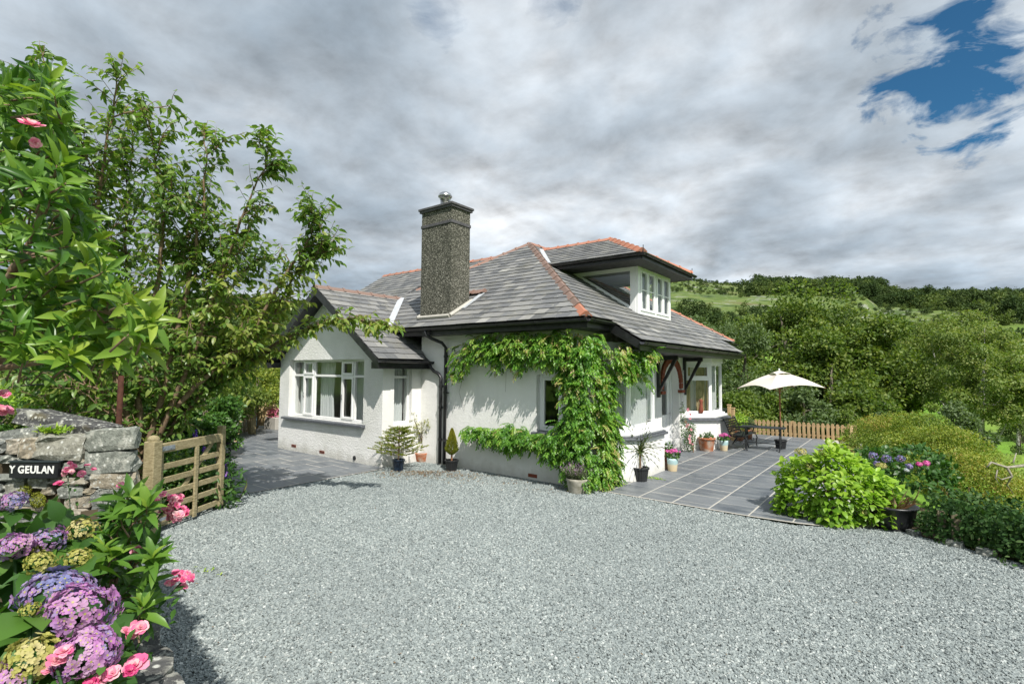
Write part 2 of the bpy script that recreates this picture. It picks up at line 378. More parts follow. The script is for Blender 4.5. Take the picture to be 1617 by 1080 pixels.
    t = NT('navy_glaze'); n = t.noise(6, 4); t.done(t.mix(n, (.008, .016, .035), (.025, .045, .075)), .15, None, .6)
    t = NT('flowerpot'); n = t.noise(5, 6, .6, .5); t.done(t.mix(t.ramp(n, [(.45, 0), (.65, 1)]), (.42, .15, .07), (.50, .40, .32)), .85, t.bump(n, .3, .01), .2)
    t = NT('stone_pot'); n = t.noise(9, 6); t.done(t.mix(t.ramp(n, [(.4, 0), (.65, 1)]), (.24, .23, .18), (.42, .40, .34)), .9, t.bump(n, .5, .01), .2)
    t = NT('painted_pot'); sp = t.N.new('ShaderNodeSeparateXYZ'); t.L.new(t.tc.outputs['Object'], sp.inputs[0]); n = t.noise(18, 4)
    zz = t.math('ADD', t.math('MULTIPLY', sp.outputs[2], 2.9), t.math('MULTIPLY', t.math('SUBTRACT', n, .5), .25))
    t.done(t.ramp(zz, [(.0, (.60, .48, .30)), (.4, (.62, .53, .36)), (.55, (.36, .52, .52)), (.85, (.45, .60, .62)), (1, (.58, .50, .38))]), .5, None, .4)
    t = NT('canvas'); n = t.noise(3, 4); n2 = t.noise(200, 2); c = t.mix(n, (.66, .61, .53), (.76, .72, .65)); t.done(c, .9, t.bump(n2, .2, .002), .1)
    tr = t.N.new('ShaderNodeBsdfTranslucent'); t.L.new(c, tr.inputs[0]); mx = t.N.new('ShaderNodeMixShader'); mx.inputs[0].default_value = .22
    t.L.new(t.b.outputs[0], mx.inputs[1]); t.L.new(tr.outputs[0], mx.inputs[2]); t.L.new(mx.outputs[0], t.out.inputs[0])
    plain('sign_plate', (.012, .012, .016), .3, .5); plain('sign_letter', (.75, .75, .72), .5, .3)
    plain('rust', (.055, .022, .014), .85, .2, 0, .4, 20, .3); plain('compost', (.09, .05, .03), .95, .1, 0, .5, 60, .8)
    plain('litter', (.22, .15, .08), .9, .1, 0, .5, 50); plain('tan_cover', (.50, .38, .2), .7, .3); plain('blue_plastic', (.15, .28, .35), .5, .4)
    plain('barrow_green', (.02, .07, .05), .5, .4); plain('red_plastic', (.45, .05, .03), .4, .4); plain('pale_stone', (.45, .45, .43), .8, .2, 0, .2, 8, .3)
    plain('dry_stone', (.30, .30, .28), .9, .1, 0, .35, .9, .5)
    # leaves
    leafmat('leaf_cherry', [(.075, .15, .038), (.14, .255, .055), (.22, .34, .075), (.33, .38, .09)], .48, .38, .5)
    leafmat('leaf_laurel', [(.04, .11, .022), (.085, .20, .03), (.17, .31, .045), (.34, .45, .06)], .36, .36, .4)
    leafmat('leaf_hydrangea', [(.035, .10, .02), (.07, .17, .03), (.13, .25, .04)], .33, .42, .4)
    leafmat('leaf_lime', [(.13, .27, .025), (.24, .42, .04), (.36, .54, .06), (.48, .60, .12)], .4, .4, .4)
    leafmat('leaf_wisteria', [(.05, .15, .02), (.115, .29, .035), (.20, .40, .05), (.30, .46, .07), (.46, .38, .16)], .38, .35, .5)
    leafmat('leaf_oak', [(.05, .10, .02), (.11, .18, .032), (.19, .26, .05), (.30, .33, .075)], .38, .5, .3)
    leafmat('leaf_willow', [(.08, .13, .05), (.13, .19, .075), (.19, .26, .10)], .34, .5, .3)
    leafmat('leaf_birch', [(.09, .15, .035), (.16, .235, .055), (.25, .32, .08), (.33, .33, .10)], .4, .5, .3)
    leafmat('leaf_azalea', [(.08, .15, .02), (.19, .27, .04), (.33, .38, .06), (.36, .24, .07)], .34, .5, .3)
    leafmat('leaf_ivy', [(.02, .055, .014), (.04, .10, .022), (.08, .155, .04), (.15, .21, .09)], .26, .55, .2)
    leafmat('leaf_forest', [(.04, .08, .022), (.075, .13, .034), (.125, .18, .048), (.18, .22, .06)], .28, .7, .2)
    leafmat('leaf_far_shaded', [(.035, .062, .025), (.058, .098, .034), (.09, .13, .045), (.13, .155, .055)], .2, .8, .1)  # hillside greens darkened and muted: cloud shadow put into the leaf colour
    leafmat('leaf_conifer', [(.012, .028, .014), (.02, .04, .018)], .1, .7, .2); leafmat('leaf_gold', [(.12, .17, .02), (.25, .28, .03), (.36, .33, .05)], .3, .5, .3)
    leafmat('leaf_spike', [(.06, .11, .03), (.13, .19, .06), (.25, .24, .12)], .3, .4, .4); leafmat('grass_blade', [(.05, .11, .015), (.10, .20, .025), (.19, .24, .05)], .3, .6, .2)
    leafmat('leaf_dry', [(.13, .07, .035), (.26, .17, .10), (.36, .28, .18)], .2, .6, .2); leafmat('leaf_lavender', [(.12, .16, .09), (.20, .24, .14), (.27, .27, .17)], .2, .7, .2)
    leafmat('petal_mophead', [(.20, .21, .40), (.34, .26, .45), (.44, .17, .42), (.52, .32, .48)], .25, .6, .2, (1, .8, 1), var=False)
    leafmat('petal_lemon', [(.26, .27, .05), (.38, .36, .10), (.50, .44, .22)], .2, .6, .2, var=False); leafmat('petal_pink', [(.50, .04, .16), (.72, .12, .30), (.82, .35, .46), (.85, .6, .6)], .3, .5, .2, (1.1, .7, .8), var=False)
    leafmat('petal_geranium', [(.62, .06, .36), (.80, .18, .52), (.85, .35, .62)], .3, .5, .2, (1.1, .7, .9), var=False); leafmat('petal_purple', [(.14, .07, .50), (.28, .13, .58), (.40, .22, .55)], .25, .6, .2, (1, .8, 1.1), var=False)
    leafmat('petal_lilac', [(.36, .20, .42), (.50, .30, .52)], .25, .6, .2, var=False); leafmat('petal_pale', [(.62, .62, .50), (.55, .62, .75), (.75, .72, .66)], .2, .6, .2, var=False)
build_mats()
m = MATS

# ================================================================== SETTING: ground
def smooth(x): x = np.clip(x, 0, 1); return x*x*(3-2*x)
def fbm(x, y, s, seed=0, oct=5):
    v = np.zeros_like(x, dtype=float); a = 1.; tot = 0
    r = np.random.default_rng(seed)
    for k in range(oct):
        for j in range(3):
            th = r.uniform(0, 6.28); ph = r.uniform(0, 6.28); f = s*(1.9**k)*r.uniform(.7, 1.3)
            v += a*np.sin(f*(x*math.cos(th)+y*math.sin(th))+ph+1.3*np.sin(f*.7*(x*math.sin(th)-y*math.cos(th))+ph*2))/3
        tot += a; a *= .52
    return v/tot
HP0 = np.array([-.25, 9.25]); HDIR = np.array([1.3, -.78])/np.linalg.norm([1.3, -.78]); HN = np.array([-HDIR[1], HDIR[0]])  # hedge line, HN away from drive
def terrain(x, y):
    x = np.asarray(x, float); y = np.asarray(y, float)
    dh = (x-HP0[0])*HN[0]+(y-HP0[1])*HN[1]-.5           # beyond the hedge
    dp = np.maximum(x+.9, y-20.4)                       # beyond the terrace
    d = np.minimum(np.maximum(dp, -1), np.where(x > -1.2, dh, 99)); d = np.where(y > 20.4, np.maximum(y-20.4, 0)*np.clip((x+14)/8, 0, 1), d)
    d = np.where((x < -.9) & (y < 20.4), 0, np.maximum(d, 0))
    r = np.hypot(x, y); fwd = -.609*x+.791*y; rt = .793*x+.609*y; ang = np.degrees(np.arctan2(rt, fwd))
    low = -4.4*smooth(d/19.)-.45*smooth(d/2.5)
    hr = np.interp(r, [0, 50, 75, 110, 180, 300, 480, 620, 760, 900, 2500], [0, 0, 1.6, 5.5, 18, 50, 90, 116, 118, 112, 90])
    k = np.interp(ang, [-180, -70, -45, -24, 0, 18, 32, 46, 70, 180], [.3, .45, .5, .60, .80, .94, .76, .56, .55, .3])
    k2 = np.clip((r-50)/200, 0, 1)
    z = low*np.where(r > 90, 1, 1)+hr*k+k2*fbm(x, y, .018, 5)*7+np.clip((r-25)/50, 0, 1)*fbm(x, y, .09, 3, 3)*.6
    return z
def build_ground():
    # polar sheet of terrain out to the horizon, finer near the camera
    rr = np.concatenate([np.linspace(0.01, 40, 90), np.geomspace(41, 2600, 120)]); th = np.linspace(0, 2*np.pi, 361)[:-1]
    R_, T_ = np.meshgrid(rr, th, indexing='ij'); X = R_*np.cos(T_); Y = R_*np.sin(T_); Z = terrain(X, Y)-.07
    V = np.stack([X, Y, Z], -1).reshape(-1, 3); n, k = len(rr), len(th)
    i, j = np.meshgrid(np.arange(n-1), np.arange(k), indexing='ij'); a = i*k+j; b = i*k+(j+1) % k
    F = np.stack([a, a+k, b+k, b], -1).reshape(-1, 4)
    tag(link('terrain', rawmesh('terrain', V, F, m['meadow'], True)), kind='structure')
    # gravel drive
    g = MB(); poly = [(-9.28, -9), (6, -9), (3.2, 7.2), (1.05, 8.5), (-.25, 9.28), (-.9, 8.75), (-1.4, 8.55), (-2, 8.52), (-5.0, 8.75), (-9.6, 8.75), (-9.6, 7.3), (-9.28, 7.3)]
    g.add([(x, y, -.012) for x, y in poly], [tuple(range(len(poly)))])
    tag(g.build('gravel_drive', m['gravel_bed']), kind='structure')
    lane = MB(); lane.add([(-34, -3, -.03), (-12.5, -.4, -.03), (-13.2, 2.6, -.03), (-36, 6, -.03)], [(0, 1, 2, 3)]); tag(lane.build('lane', m['gravel_bed']), kind='structure')
build_ground()

def in_poly(x, y, poly):
    x = np.asarray(x); y = np.asarray(y); c = np.zeros(x.shape, bool); n = len(poly)
    for i in range(n):
        x1, y1 = poly[i]; x2, y2 = poly[(i+1) % n]
        if y1 == y2: continue
        c ^= ((y1 > y) != (y2 > y)) & (x < (x2-x1)*(y-y1)/(y2-y1)+x1)
    return c

def instances(name, mat_objs, P, scale, rot, kind='stuff', parent=None):
    """points -> geometry-nodes instances of the given meshes"""
    me = bpy.data.meshes.new(name); me.vertices.add(len(P)); me.vertices.foreach_set('co', np.asarray(P, np.float32).ravel())
    a = me.attributes.new('sc', 'FLOAT_VECTOR', 'POINT'); a.data.foreach_set('vector', np.asarray(scale, np.float32).ravel())
    a = me.attributes.new('ro', 'FLOAT_VECTOR', 'POINT'); a.data.foreach_set('vector', np.asarray(rot, np.float32).ravel())
    o = link(name, me, parent); tag(o, kind=kind)
    ng = bpy.data.node_groups.new(name, 'GeometryNodeTree'); ng.interface.new_socket('Geometry', in_out='INPUT', socket_type='NodeSocketGeometry')
    ng.interface.new_socket('Geometry', in_out='OUTPUT', socket_type='NodeSocketGeometry')
    N, L = ng.nodes, ng.links; gi = N.new('NodeGroupInput'); go = N.new('NodeGroupOutput')
    iop = N.new('GeometryNodeInstanceOnPoints'); iop.inputs['Pick Instance'].default_value = True
    join = N.new('GeometryNodeGeometryToInstance')
    for b in mat_objs:
        oi = N.new('GeometryNodeObjectInfo'); oi.inputs['Object'].default_value = b; oi.inputs['As Instance'].default_value = True
        L.new(oi.outputs['Geometry'], join.inputs[0])
    L.new(join.outputs[0], iop.inputs['Instance'])
    for nm, s in (('sc', 'Scale'), ('ro', 'Rotation')):
        at = N.new('GeometryNodeInputNamedAttribute'); at.data_type = 'FLOAT_VECTOR'; at.inputs['Name'].default_value = nm
        L.new(at.outputs['Attribute'], iop.inputs[s])
    rn = N.new('FunctionNodeRandomValue'); rn.data_type = 'INT'; rn.inputs[4].default_value = 0; rn.inputs[5].default_value = len(mat_objs)-1
    L.new(rn.outputs[2], iop.inputs['Instance Index'])
    L.new(gi.outputs[0], iop.inputs['Points']); L.new(iop.outputs[0], go.inputs[0])
    md = o.modifiers.new('scatter', 'NODES'); md.node_group = ng
    return o

def build_gravel():
    # loose chippings, denser and individually shaped where the camera is close
    bases = []
    for k in range(4):
        r = np.random.default_rng(40+k); V = []
        for i in range(8):
            s = np.array([(-1, 1)[i & 1], (-1, 1)[(i >> 1) & 1], (-1, 1)[(i >> 2) & 1]], float); V.append(s*np.array([.5, .36, .26])*r.uniform(.6, 1.1, 3))
        me = rawmesh('chipping', V, [(0, 2, 3, 1), (4, 5, 7, 6), (0, 1, 5, 4), (1, 3, 7, 5), (3, 2, 6, 7), (2, 0, 4, 6)], m['gravel_stone'])
        bases.append(bpy.data.objects.new('chipping', me))
    r = np.random.default_rng(5); n = 1150000
    x = r.uniform(-9.6, 3.0, n); y = r.uniform(.2, 9.3, n)
    fwd = -.609*x+.791*y; rt = .793*x+.609*y
    poly = [(-9.26, -4), (4, -4), (2.5, 7.6), (1.05, 8.45), (-.25, 9.2), (-.9, 8.72), (-1.4, 8.50), (-2, 8.52), (-4.78, 8.62), (-9.45, 8.62), (-9.45, 7.4), (-9.26, 7.3)]
    dist = np.hypot(x, y); keep = (fwd > 2.2) & (np.abs(rt) < fwd*1.06+.2) & in_poly(x, y, poly)
    keep &= r.uniform(0, 1, n) < np.clip(1.2-dist/12., .35, 1)
    x, y, dist = x[keep], y[keep], dist[keep]; n = len(x)
    s = r.uniform(.009, .022, n)*(1+.03*dist)
    P = np.stack([x, y, r.uniform(-.006, .004, n)], 1)
    instances('loose_gravel', bases, P, np.stack([s]*3, 1), np.stack([r.uniform(-.5, .5, n), r.uniform(-.5, .5, n), r.uniform(0, 6.28, n)], 1))
    print('gravel', n)
build_gravel()

# ------------------------------------------------------------------ paving
def clip_poly(pts, clip):
    """Sutherland-Hodgman; clip is a convex counter-clockwise polygon"""
    out = list(pts)
    for i in range(len(clip)):
        ax, ay = clip[i]; bx, by = clip[(i+1) % len(clip)]; inp = out; out = []
        if not inp: break
        def side(p): return (bx-ax)*(p[1]-ay)-(by-ay)*(p[0]-ax)
        for j in range(len(inp)):
            p, q = inp[j-1], inp[j]; sp, sq = side(p), side(q)
            if (sp >= 0) != (sq >= 0):
                t = sp/(sp-sq); out.append((p[0]+t*(q[0]-p[0]), p[1]+t*(q[1]-p[1])))
            if sq >= 0: out.append(q)
    return out
def area(p): return .5*abs(sum(p[i-1][0]*p[i][1]-p[i][0]*p[i-1][1] for i in range(len(p))))

def build_paving():
    def slab_set(bed_name, bed_poly, cells, clip, lim=290):
        b = MB(); b.add([(x, y, .0112) for x, y in bed_poly], [tuple(range(len(bed_poly)))])
        bed = tag(b.build(bed_name, m['pointing']), kind='structure')
        protos = {}; rest = MB(); k = 0
        cells = sorted(cells, key=lambda c: math.hypot(c[0], c[1]))
        for (x0, y0, x1, y1) in cells:
            pts = clip_poly([(x0, y0), (x1, y0), (x1, y1), (x0, y1)], clip)
            if len(pts) < 3 or area(pts) < .01: continue
            full = abs(area(pts)-(x1-x0)*(y1-y0)) < 1e-5; h = .0145+random.uniform(-.0018, .003); cx, cy = sum(p[0] for p in pts)/len(pts), sum(p[1] for p in pts)/len(pts)
            if k < lim:
                key = (round(x1-x0, 3), round(y1-y0, 3)) if full else None
                if key is None or key not in protos:
                    mb = MB(); n = len(pts)
                    top = [(cx+(p[0]-cx)*(1-.008/max(.1, math.hypot(p[0]-cx, p[1]-cy))), cy+(p[1]-cy)*(1-.008/max(.1, math.hypot(p[0]-cx, p[1]-cy)))) for p in pts]
                    V = [(p[0]-cx, p[1]-cy, -.012) for p in pts]+[(p[0]-cx, p[1]-cy, .009) for p in pts]+[(p[0]-cx, p[1]-cy, .014) for p in top]
                    mb.add(V, [(i, (i+1) % n, n+(i+1) % n, n+i) for i in range(n)]+[(n+i, n+(i+1) % n, 2*n+(i+1) % n, 2*n+i) for i in range(n)]+[tuple(range(2*n, 3*n))])
                    me = rawmesh('slab', mb.V, mb.F, m['paving_slate'])
                    if key: protos[key] = me
                else: me = protos[key]
                o = link('slab', me, bed, (cx, cy, h-.014)); o.rotation_euler = (random.uniform(-.003, .003), random.uniform(-.003, .003), 0)
                k += 1
            else: rest.prism([(p[0], p[1], -.005) for p in pts], (0, 0, h+.005))
        if rest.V: rest.build('far_slabs', m['paving_slate'], bed, kind='stuff')
        return bed
    J = .0105; S = .6
    # left terrace beside the gabled bay
    cells = []
    for c in range(0, 24):
        x1 = -9.30-c*S; off = 4.25+(.32 if c % 2 else 0.)
        for r_ in range(-3, 18):
            y0 = off+r_*S; cells.append((x1-S+J, y0+J, x1-J, y0+S-J))
    clipA = [(-22.5, 3.4), (-9.30, 3.4), (-9.30, 7.46), (-13.9, 7.46), (-13.92, 11.2), (-22.5, 10.6)]
    # two convex pieces: in front of the bay and to its left
    cl1 = [(-22, 3.0), (-9.30, 3.0), (-9.30, 7.47), (-13.9, 7.47), (-22, 7.47)]
    cl1 = [(-22, 3.0), (-9.30, 3.0), (-9.30, 7.465), (-22, 7.465)]
    front = [q for q in cells if q[1] < 7.465 and q[0] > -19]
    slab_set('terrace_by_gable', [(-22, 3.0), (-9.28, 3.0), (-9.28, 7.47), (-13.9, 7.47), (-13.9, 11.3), (-22, 10.2)],
             [q for q in cells], cl1 if False else [(-22, 3.0), (-9.30, 3.0), (-9.30, 7.465), (-13.91, 11.3), (-22, 10.2)], 290)
    # right terrace in front of the bay windows
    cells = []
    for c in range(-2, 7):
        x0 = -4.41+c*S; off = 8.82+(.3 if (c % 2) else 0.)
        for r_ in range(-2, 20):
            y0 = off+r_*S; cells.append((x0+J, y0+J, x0+S-J, y0+S-J))
    clip = [(-5.0, 8.655), (-2.0, 8.60), (-1.35, 8.66), (-.85, 8.80), (-.45, 9.15), (-.36, 9.6), (-1.0, 13.), (-1.3, 19.95), (-5.1, 19.95)]
    slab_set('terrace_by_door', [(-5.0, 8.61), (-2.0, 8.555), (-1.33, 8.61), (-.80, 8.76), (-.40, 9.12), (-.31, 9.6), (-.9, 13.), (-1.2, 20.), (-5.1, 20.)], cells, clip, 290)
build_paving()

# ================================================================== THE HOUSE
HOUSE = empty('bungalow', (-9.5, 12.5, 0), 'white rendered bungalow with slate roof, terracotta ridges, tall chimney and dormer', 'house')
X3, Y3 = (1., 0, 0), (0, 1., 0)
FR_BAY = ((0, 7.47, 0), (1, 0, 0), (0, -1, 0))     # u = x, n = outwards
FR_L = ((0, 8.62, 0), (1, 0, 0), (0, -1, 0))
FR_BS = ((-9.42, 0, 0), (0, 1, 0), (1, 0, 0))      # bay side wall, u = y
FR_R = ((-5.1, 0, 0), (0, 1, 0), (1, 0, 0))        # right wall, u = y
def at(fr, u, n, z):
    o, a, b = [np.array(q, float) for q in fr]; return o+a*u+b*n+np.array([0, 0, z])

def wall(name, fr, u0, u1, z0, z1, opens, mat, th=.28, gable=None):
    """wall with real openings: outer skin, reveals and inner skin in one mesh"""
    us = sorted({u0, u1, *[q for o in opens for q in o[:2]]}); zs = sorted({z0, z1, *[q for o in opens for q in o[2:]]})
    b = MB()
    for i in range(len(us)-1):
        for j in range(len(zs)-1):
            a, c, d, e = us[i], us[i+1], zs[j], zs[j+1]; mu, mz = (a+c)/2, (d+e)/2
            if any(o[0] < mu < o[1] and o[2] < mz < o[3] for o in opens): continue
            b.add([at(fr, a, 0, d), at(fr, c, 0, d), at(fr, c, 0, e), at(fr, a, 0, e)], [(0, 1, 2, 3)])
            b.add([at(fr, a, -th, d), at(fr, c, -th, d), at(fr, c, -th, e), at(fr, a, -th, e)], [(3, 2, 1, 0)])
    for o in opens:
        a, c, d, e = o
        for p, q in (((a, d), (c, d)), ((c, d), (c, e)), ((c, e), (a, e)), ((a, e), (a, d))):
            b.add([at(fr, p[0], 0, p[1]), at(fr, q[0], 0, q[1]), at(fr, q[0], -th, q[1]), at(fr, p[0], -th, p[1])], [(0, 1, 2, 3)])
    if gable:
        um, zt = gable; T = [at(fr, u0, 0, z1), at(fr, u1, 0, z1), at(fr, um, 0, zt)]; T2 = [at(fr, u0, -th, z1), at(fr, u1, -th, z1), at(fr, um, -th, zt)]
        b.add(T, [(0, 1, 2)]); b.add(T2, [(2, 1, 0)])
    return b.build(name, mat, HOUSE)

def bars(mb, fr, rects, n0, n1):
    for (a, c, d, e) in rects: mb.fbox(fr, a, c, n0, n1, d, e)

def sash(par, fr, u0, u1, z0, z1, n0, w=.045, glass=True, name='casement', d=.05):
    """one glazed casement: a frame and its pane"""
    f = MB(); bars(f, fr, [(u0, u0+w, z0, z1), (u1-w, u1, z0, z1), (u0+w, u1-w, z0, z0+w), (u0+w, u1-w, z1-w, z1)], n0-d, n0)
    o = f.build(name, m['upvc'], par, bevel=.004)
    return o
def pane(par, fr, u0, u1, z0, z1, n0):
    g = MB(); g.add([at(fr, u0, n0, z0), at(fr, u1, n0, z0), at(fr, u1, n0, z1), at(fr, u0, n0, z1)], [(0, 1, 2, 3)])
    return g.build('pane', m['glass'], par)
def curtain(par, fr, u0, u1, z0, z1, n0, mat='curtain', folds=7, gather=0.):
    b = MB(); k = folds*6; V = []
    for j in range(k+1):
        t = j/k; a = .022*math.sin(t*folds*2*math.pi)+.008*math.sin(t*17)
        for z, g in ((z0, 1-gather*.2), (z0+(z1-z0)*.45, 1-gather), (z1, 1.)):
            V.append(at(fr, u0+(u1-u0)*t*g, n0+a, z))
    b.add(V, [(j*3+i, (j+1)*3+i, (j+1)*3+i+1, j*3+i+1) for j in range(k) for i in range(2)])
    return b.build('curtain', m[mat], par, smooth=True)

def build_walls():
    wall('bay_front_wall', FR_BAY, -13.9, -9.42, -.06, 2.5, [(-13.42, -10.12, .93, 2.44)], m['roughcast'], gable=(-11.66, 4.08))
    wall('bay_side_wall', FR_BS, 7.47, 8.62, -.06, 2.62, [(7.80, 8.33, .93, 2.44)], m['smooth_render'])
    wall('bay_far_wall', ((-13.9, 0, 0), (0, 1, 0), (-1, 0, 0)), 7.47, 17.8, -.06, 2.5, [], m['roughcast'])
    wall('front_wall', FR_L, -9.42, -5.1, -.06, 3.1, [(-6.0, -5.42, .98, 2.12)], m['smooth_render'])
    # right side: arch between the two bays
    wall('porch_wall', FR_R, 8.62, 17.8, -.06, 2.86, [(9.95, 10.95, .9, 2.35), (13.02, 14.30, -.06, 2.52), (15.5, 16.1, .9, 2.3)], m['smooth_render'])
    wall('upper_side_wall', FR_R, 8.62, 17.8, 2.865, 3.05, [], m['smooth_render'], th=.2)
    wall('rear_wall', ((0, 17.8, 0), (1, 0, 0), (0, 1, 0)), -13.9, -5.1, -.06, 3.0, [], m['smooth_render'])
    # arch infill above the springing: pointed horseshoe
    b = MB(); yc, hw = 13.66, .64; z_s, z_a = 1.72, 2.44
    def arch(t):  # t 0..1 over the arch left to right
        a = math.pi*(1-t); x = hw*math.cos(a); return yc+x, z_s+(z_a-z_s)*(math.sin(a)**.82)
    K = 20; pts = [arch(i/K) for i in range(K+1)]
    for i in range(K):
        (a, za), (c, zc) = pts[i], pts[i+1]
        for n_ in (0.0, -.27): b.add([at(FR_R, a, n_, za), at(FR_R, c, n_, zc), at(FR_R, c, n_, 2.52), at(FR_R, a, n_, 2.52)], [(0, 1, 2, 3)])
        b.add([at(FR_R, a, 0, za), at(FR_R, c, 0, zc), at(FR_R, c, -.27, zc), at(FR_R, a, -.27, za)], [(0, 1, 2, 3)])
    b.build('arch_head', m['smooth_render'], HOUSE)
    # brick ring over the arch: every voussoir a piece of its own
    ring = MB(); P0 = None; bricks = []
    def off(i, d):
        (a, za), (c, zc) = arch(max(0, (i-.5)/K)), arch(min(1, (i+.5)/K)); tx, tz = c-a, zc-za; l = math.hypot(tx, tz) or 1
        p = arch(i/K); return (p[0]-tz/l*d, p[1]+tx/l*d)
    par = None
    for i in range(K):
        q = [off(i+.06, .0), off(i+.94, .0), off(i+.94, .17), off(i+.06, .17)]
        mb = MB(); mb.prism([at(FR_R, p[0], -.02, p[1]) for p in q], (.085+random.uniform(-.004, .004), 0, 0))
        if par is None: par = mb.build('brick_arch', m['brick_red'], HOUSE)
        else: mb.build('brick', m['brick_red'], par)
    for s in (-1, 1):
        mb = MB(); y = yc+s*(hw+.085); mb.fbox(FR_R, y-.12, y+.12, -.02, .10, 1.62, 1.70); mb.build('brick', m['brick_red'], par)
    # porch: side linings and the door set back in it
    pr = MB(); pr.box(-6.05, 12.8, 0., -5.385, 13.01, 2.6); pr.box(-6.05, 14.31, 0, -5.385, 14.6, 2.6); pr.box(-6.2, 12.8, 2.6, -5.385, 14.6, 2.7); pr.build('porch_lining', m['smooth_render'], HOUSE)
    stp = MB(); stp.box(-5.9, 13.03, 0.005, -5.0, 14.29, .06); stp.build('doorstep', m['slate_sill'], HOUSE, bevel=.008)
    # arched door in its frame
    FD = ((-5.33, 0, 0), (0, 1, 0), (1, 0, 0)); d = MB()
    def ring2(hw0, za0, hw1, za1, n0, n1, z0=.06, mb=None):
        mb = mb or MB(); Kk = 16
        def path(hw, za):
            return [(yc-hw, z0)]+[(yc+hw*math.cos(math.pi*(1-i/Kk)), 1.72+(za-1.72)*(math.sin(math.pi*i/Kk)**.9)) for i in range(Kk+1)]+[(yc+hw, z0)]
        A, B = path(hw0, za0), path(hw1, za1)
        for i in range(len(A)-1):
            q = [A[i], A[i+1], B[i+1], B[i]]; mb.prism([at(FD, p[0], n0, p[1]) for p in q], (n1-n0, 0, 0))
        return mb
    fr = ring2(.635, 2.435, .53, 2.33, -.05, .03).build('door_frame', m['upvc'], HOUSE)
    door = ring2(.52, 2.32, .33, 2.12, -.04, .0)
    door.fbox(FD, yc-.33, yc+.33, -.04, 0, .06, .22); door.fbox(FD, yc-.33, yc+.33, -.04, 0, .92, 1.02)
    door = door.build('front_door', m['upvc'], HOUSE)
    pn = MB(); pn.fbox(FD, yc-.33, yc+.33, -.035, -.02, .22, .92); pn.build('door_panel', m['upvc'], door)
    g = MB(); V = [(yc-.33, 1.02), (yc+.33, 1.02)]+[(yc+.33*math.cos(math.pi*i/12), 1.72+.40*(math.sin(math.pi*i/12)**.9)) for i in range(13)]
    g.add([at(FD, p[0], -.02, p[1]) for p in V], [tuple(range(len(V)))]); g.build('pane', m['glass'], door)
    hd = MB(); hd.tube([at(FD, yc+.47, .0, 1.05), at(FD, yc+.47, .05, 1.05), at(FD, yc+.36, .05, 1.05)], .01); hd.build('door_handle', m['steel'], door)
    # floor, inner walls, ceiling of the rooms behind the glass
    fl = MB(); fl.box(-13.6, 7.76, .0, -9.72, 17.5, .03); fl.box(-9.72, 8.92, 0, -5.4, 17.5, .03); fl.build('room_floor', m['room_floor'], HOUSE)
    iw = MB(); iw.box(-13.5, 11.6, .03, -9.9, 11.7, 2.5); iw.box(-9.78, 8.95, .03, -9.68, 17.4, 2.5); iw.box(-9.6, 12.75, .03, -5.4, 12.88, 2.5); iw.box(-9.6, 14.62, .03, -5.4, 14.7, 2.5)
    iw.build('inner_wall', m['room_wall'], HOUSE)
    ce = MB(); ce.box(-13.6, 7.76, 2.5, -9.72, 17.5, 2.55); ce.box(-9.72, 8.92, 2.5, -5.4, 17.5, 2.55); ce.build('ceiling', m['room_wall'], HOUSE)
    # air bricks and a small vent cover in the wall foot
    for x, z in ((-13.08, .15), (-11.75, .12)):
        v = MB(); v.fbox(FR_BAY, x-.11, x+.11, -.005, .006, z-.035, z+.035); vb = v.build('air_brick', m['brick_red'], HOUSE)
        h = MB()
        for i in range(5): h.fbox(FR_BAY, x-.09+i*.04, x-.07+i*.04, .005, .008, z-.022, z+.022)
        h.build('vent_slot', m['black_paint'], vb)
    v = MB(); v.fbox(FR_L, -6.19, -5.97, -.005, .006, .05, .12); v.build('air_brick', m['brick_red'], HOUSE)
    v = MB(); v.lathe([(.05, -.01), (.055, 0), (.05, .02), (.02, .03)], k=12); 
    V2 = [at(FR_BAY, -10.4+p[0], p[2], .12+p[1]) for p in v.V]; q = MB(); q.add(V2, v.F); q.build('pipe_cover', m['black_plastic'], HOUSE)
build_walls()

def slate_sill(fr, u0, u1, z, out=.1, th=.045, parent=None, name='window_sill', mat='slate_sill', inn=-.12):
    s = MB(); s.prism([at(fr, u0, inn, z+.035), at(fr, u0, out, z), at(fr, u0, out, z-th), at(fr, u0, inn, z-th)], np.array(fr[1], float)*(u1-u0))
    return s.build(name, m[mat], parent or HOUSE, bevel=.005)

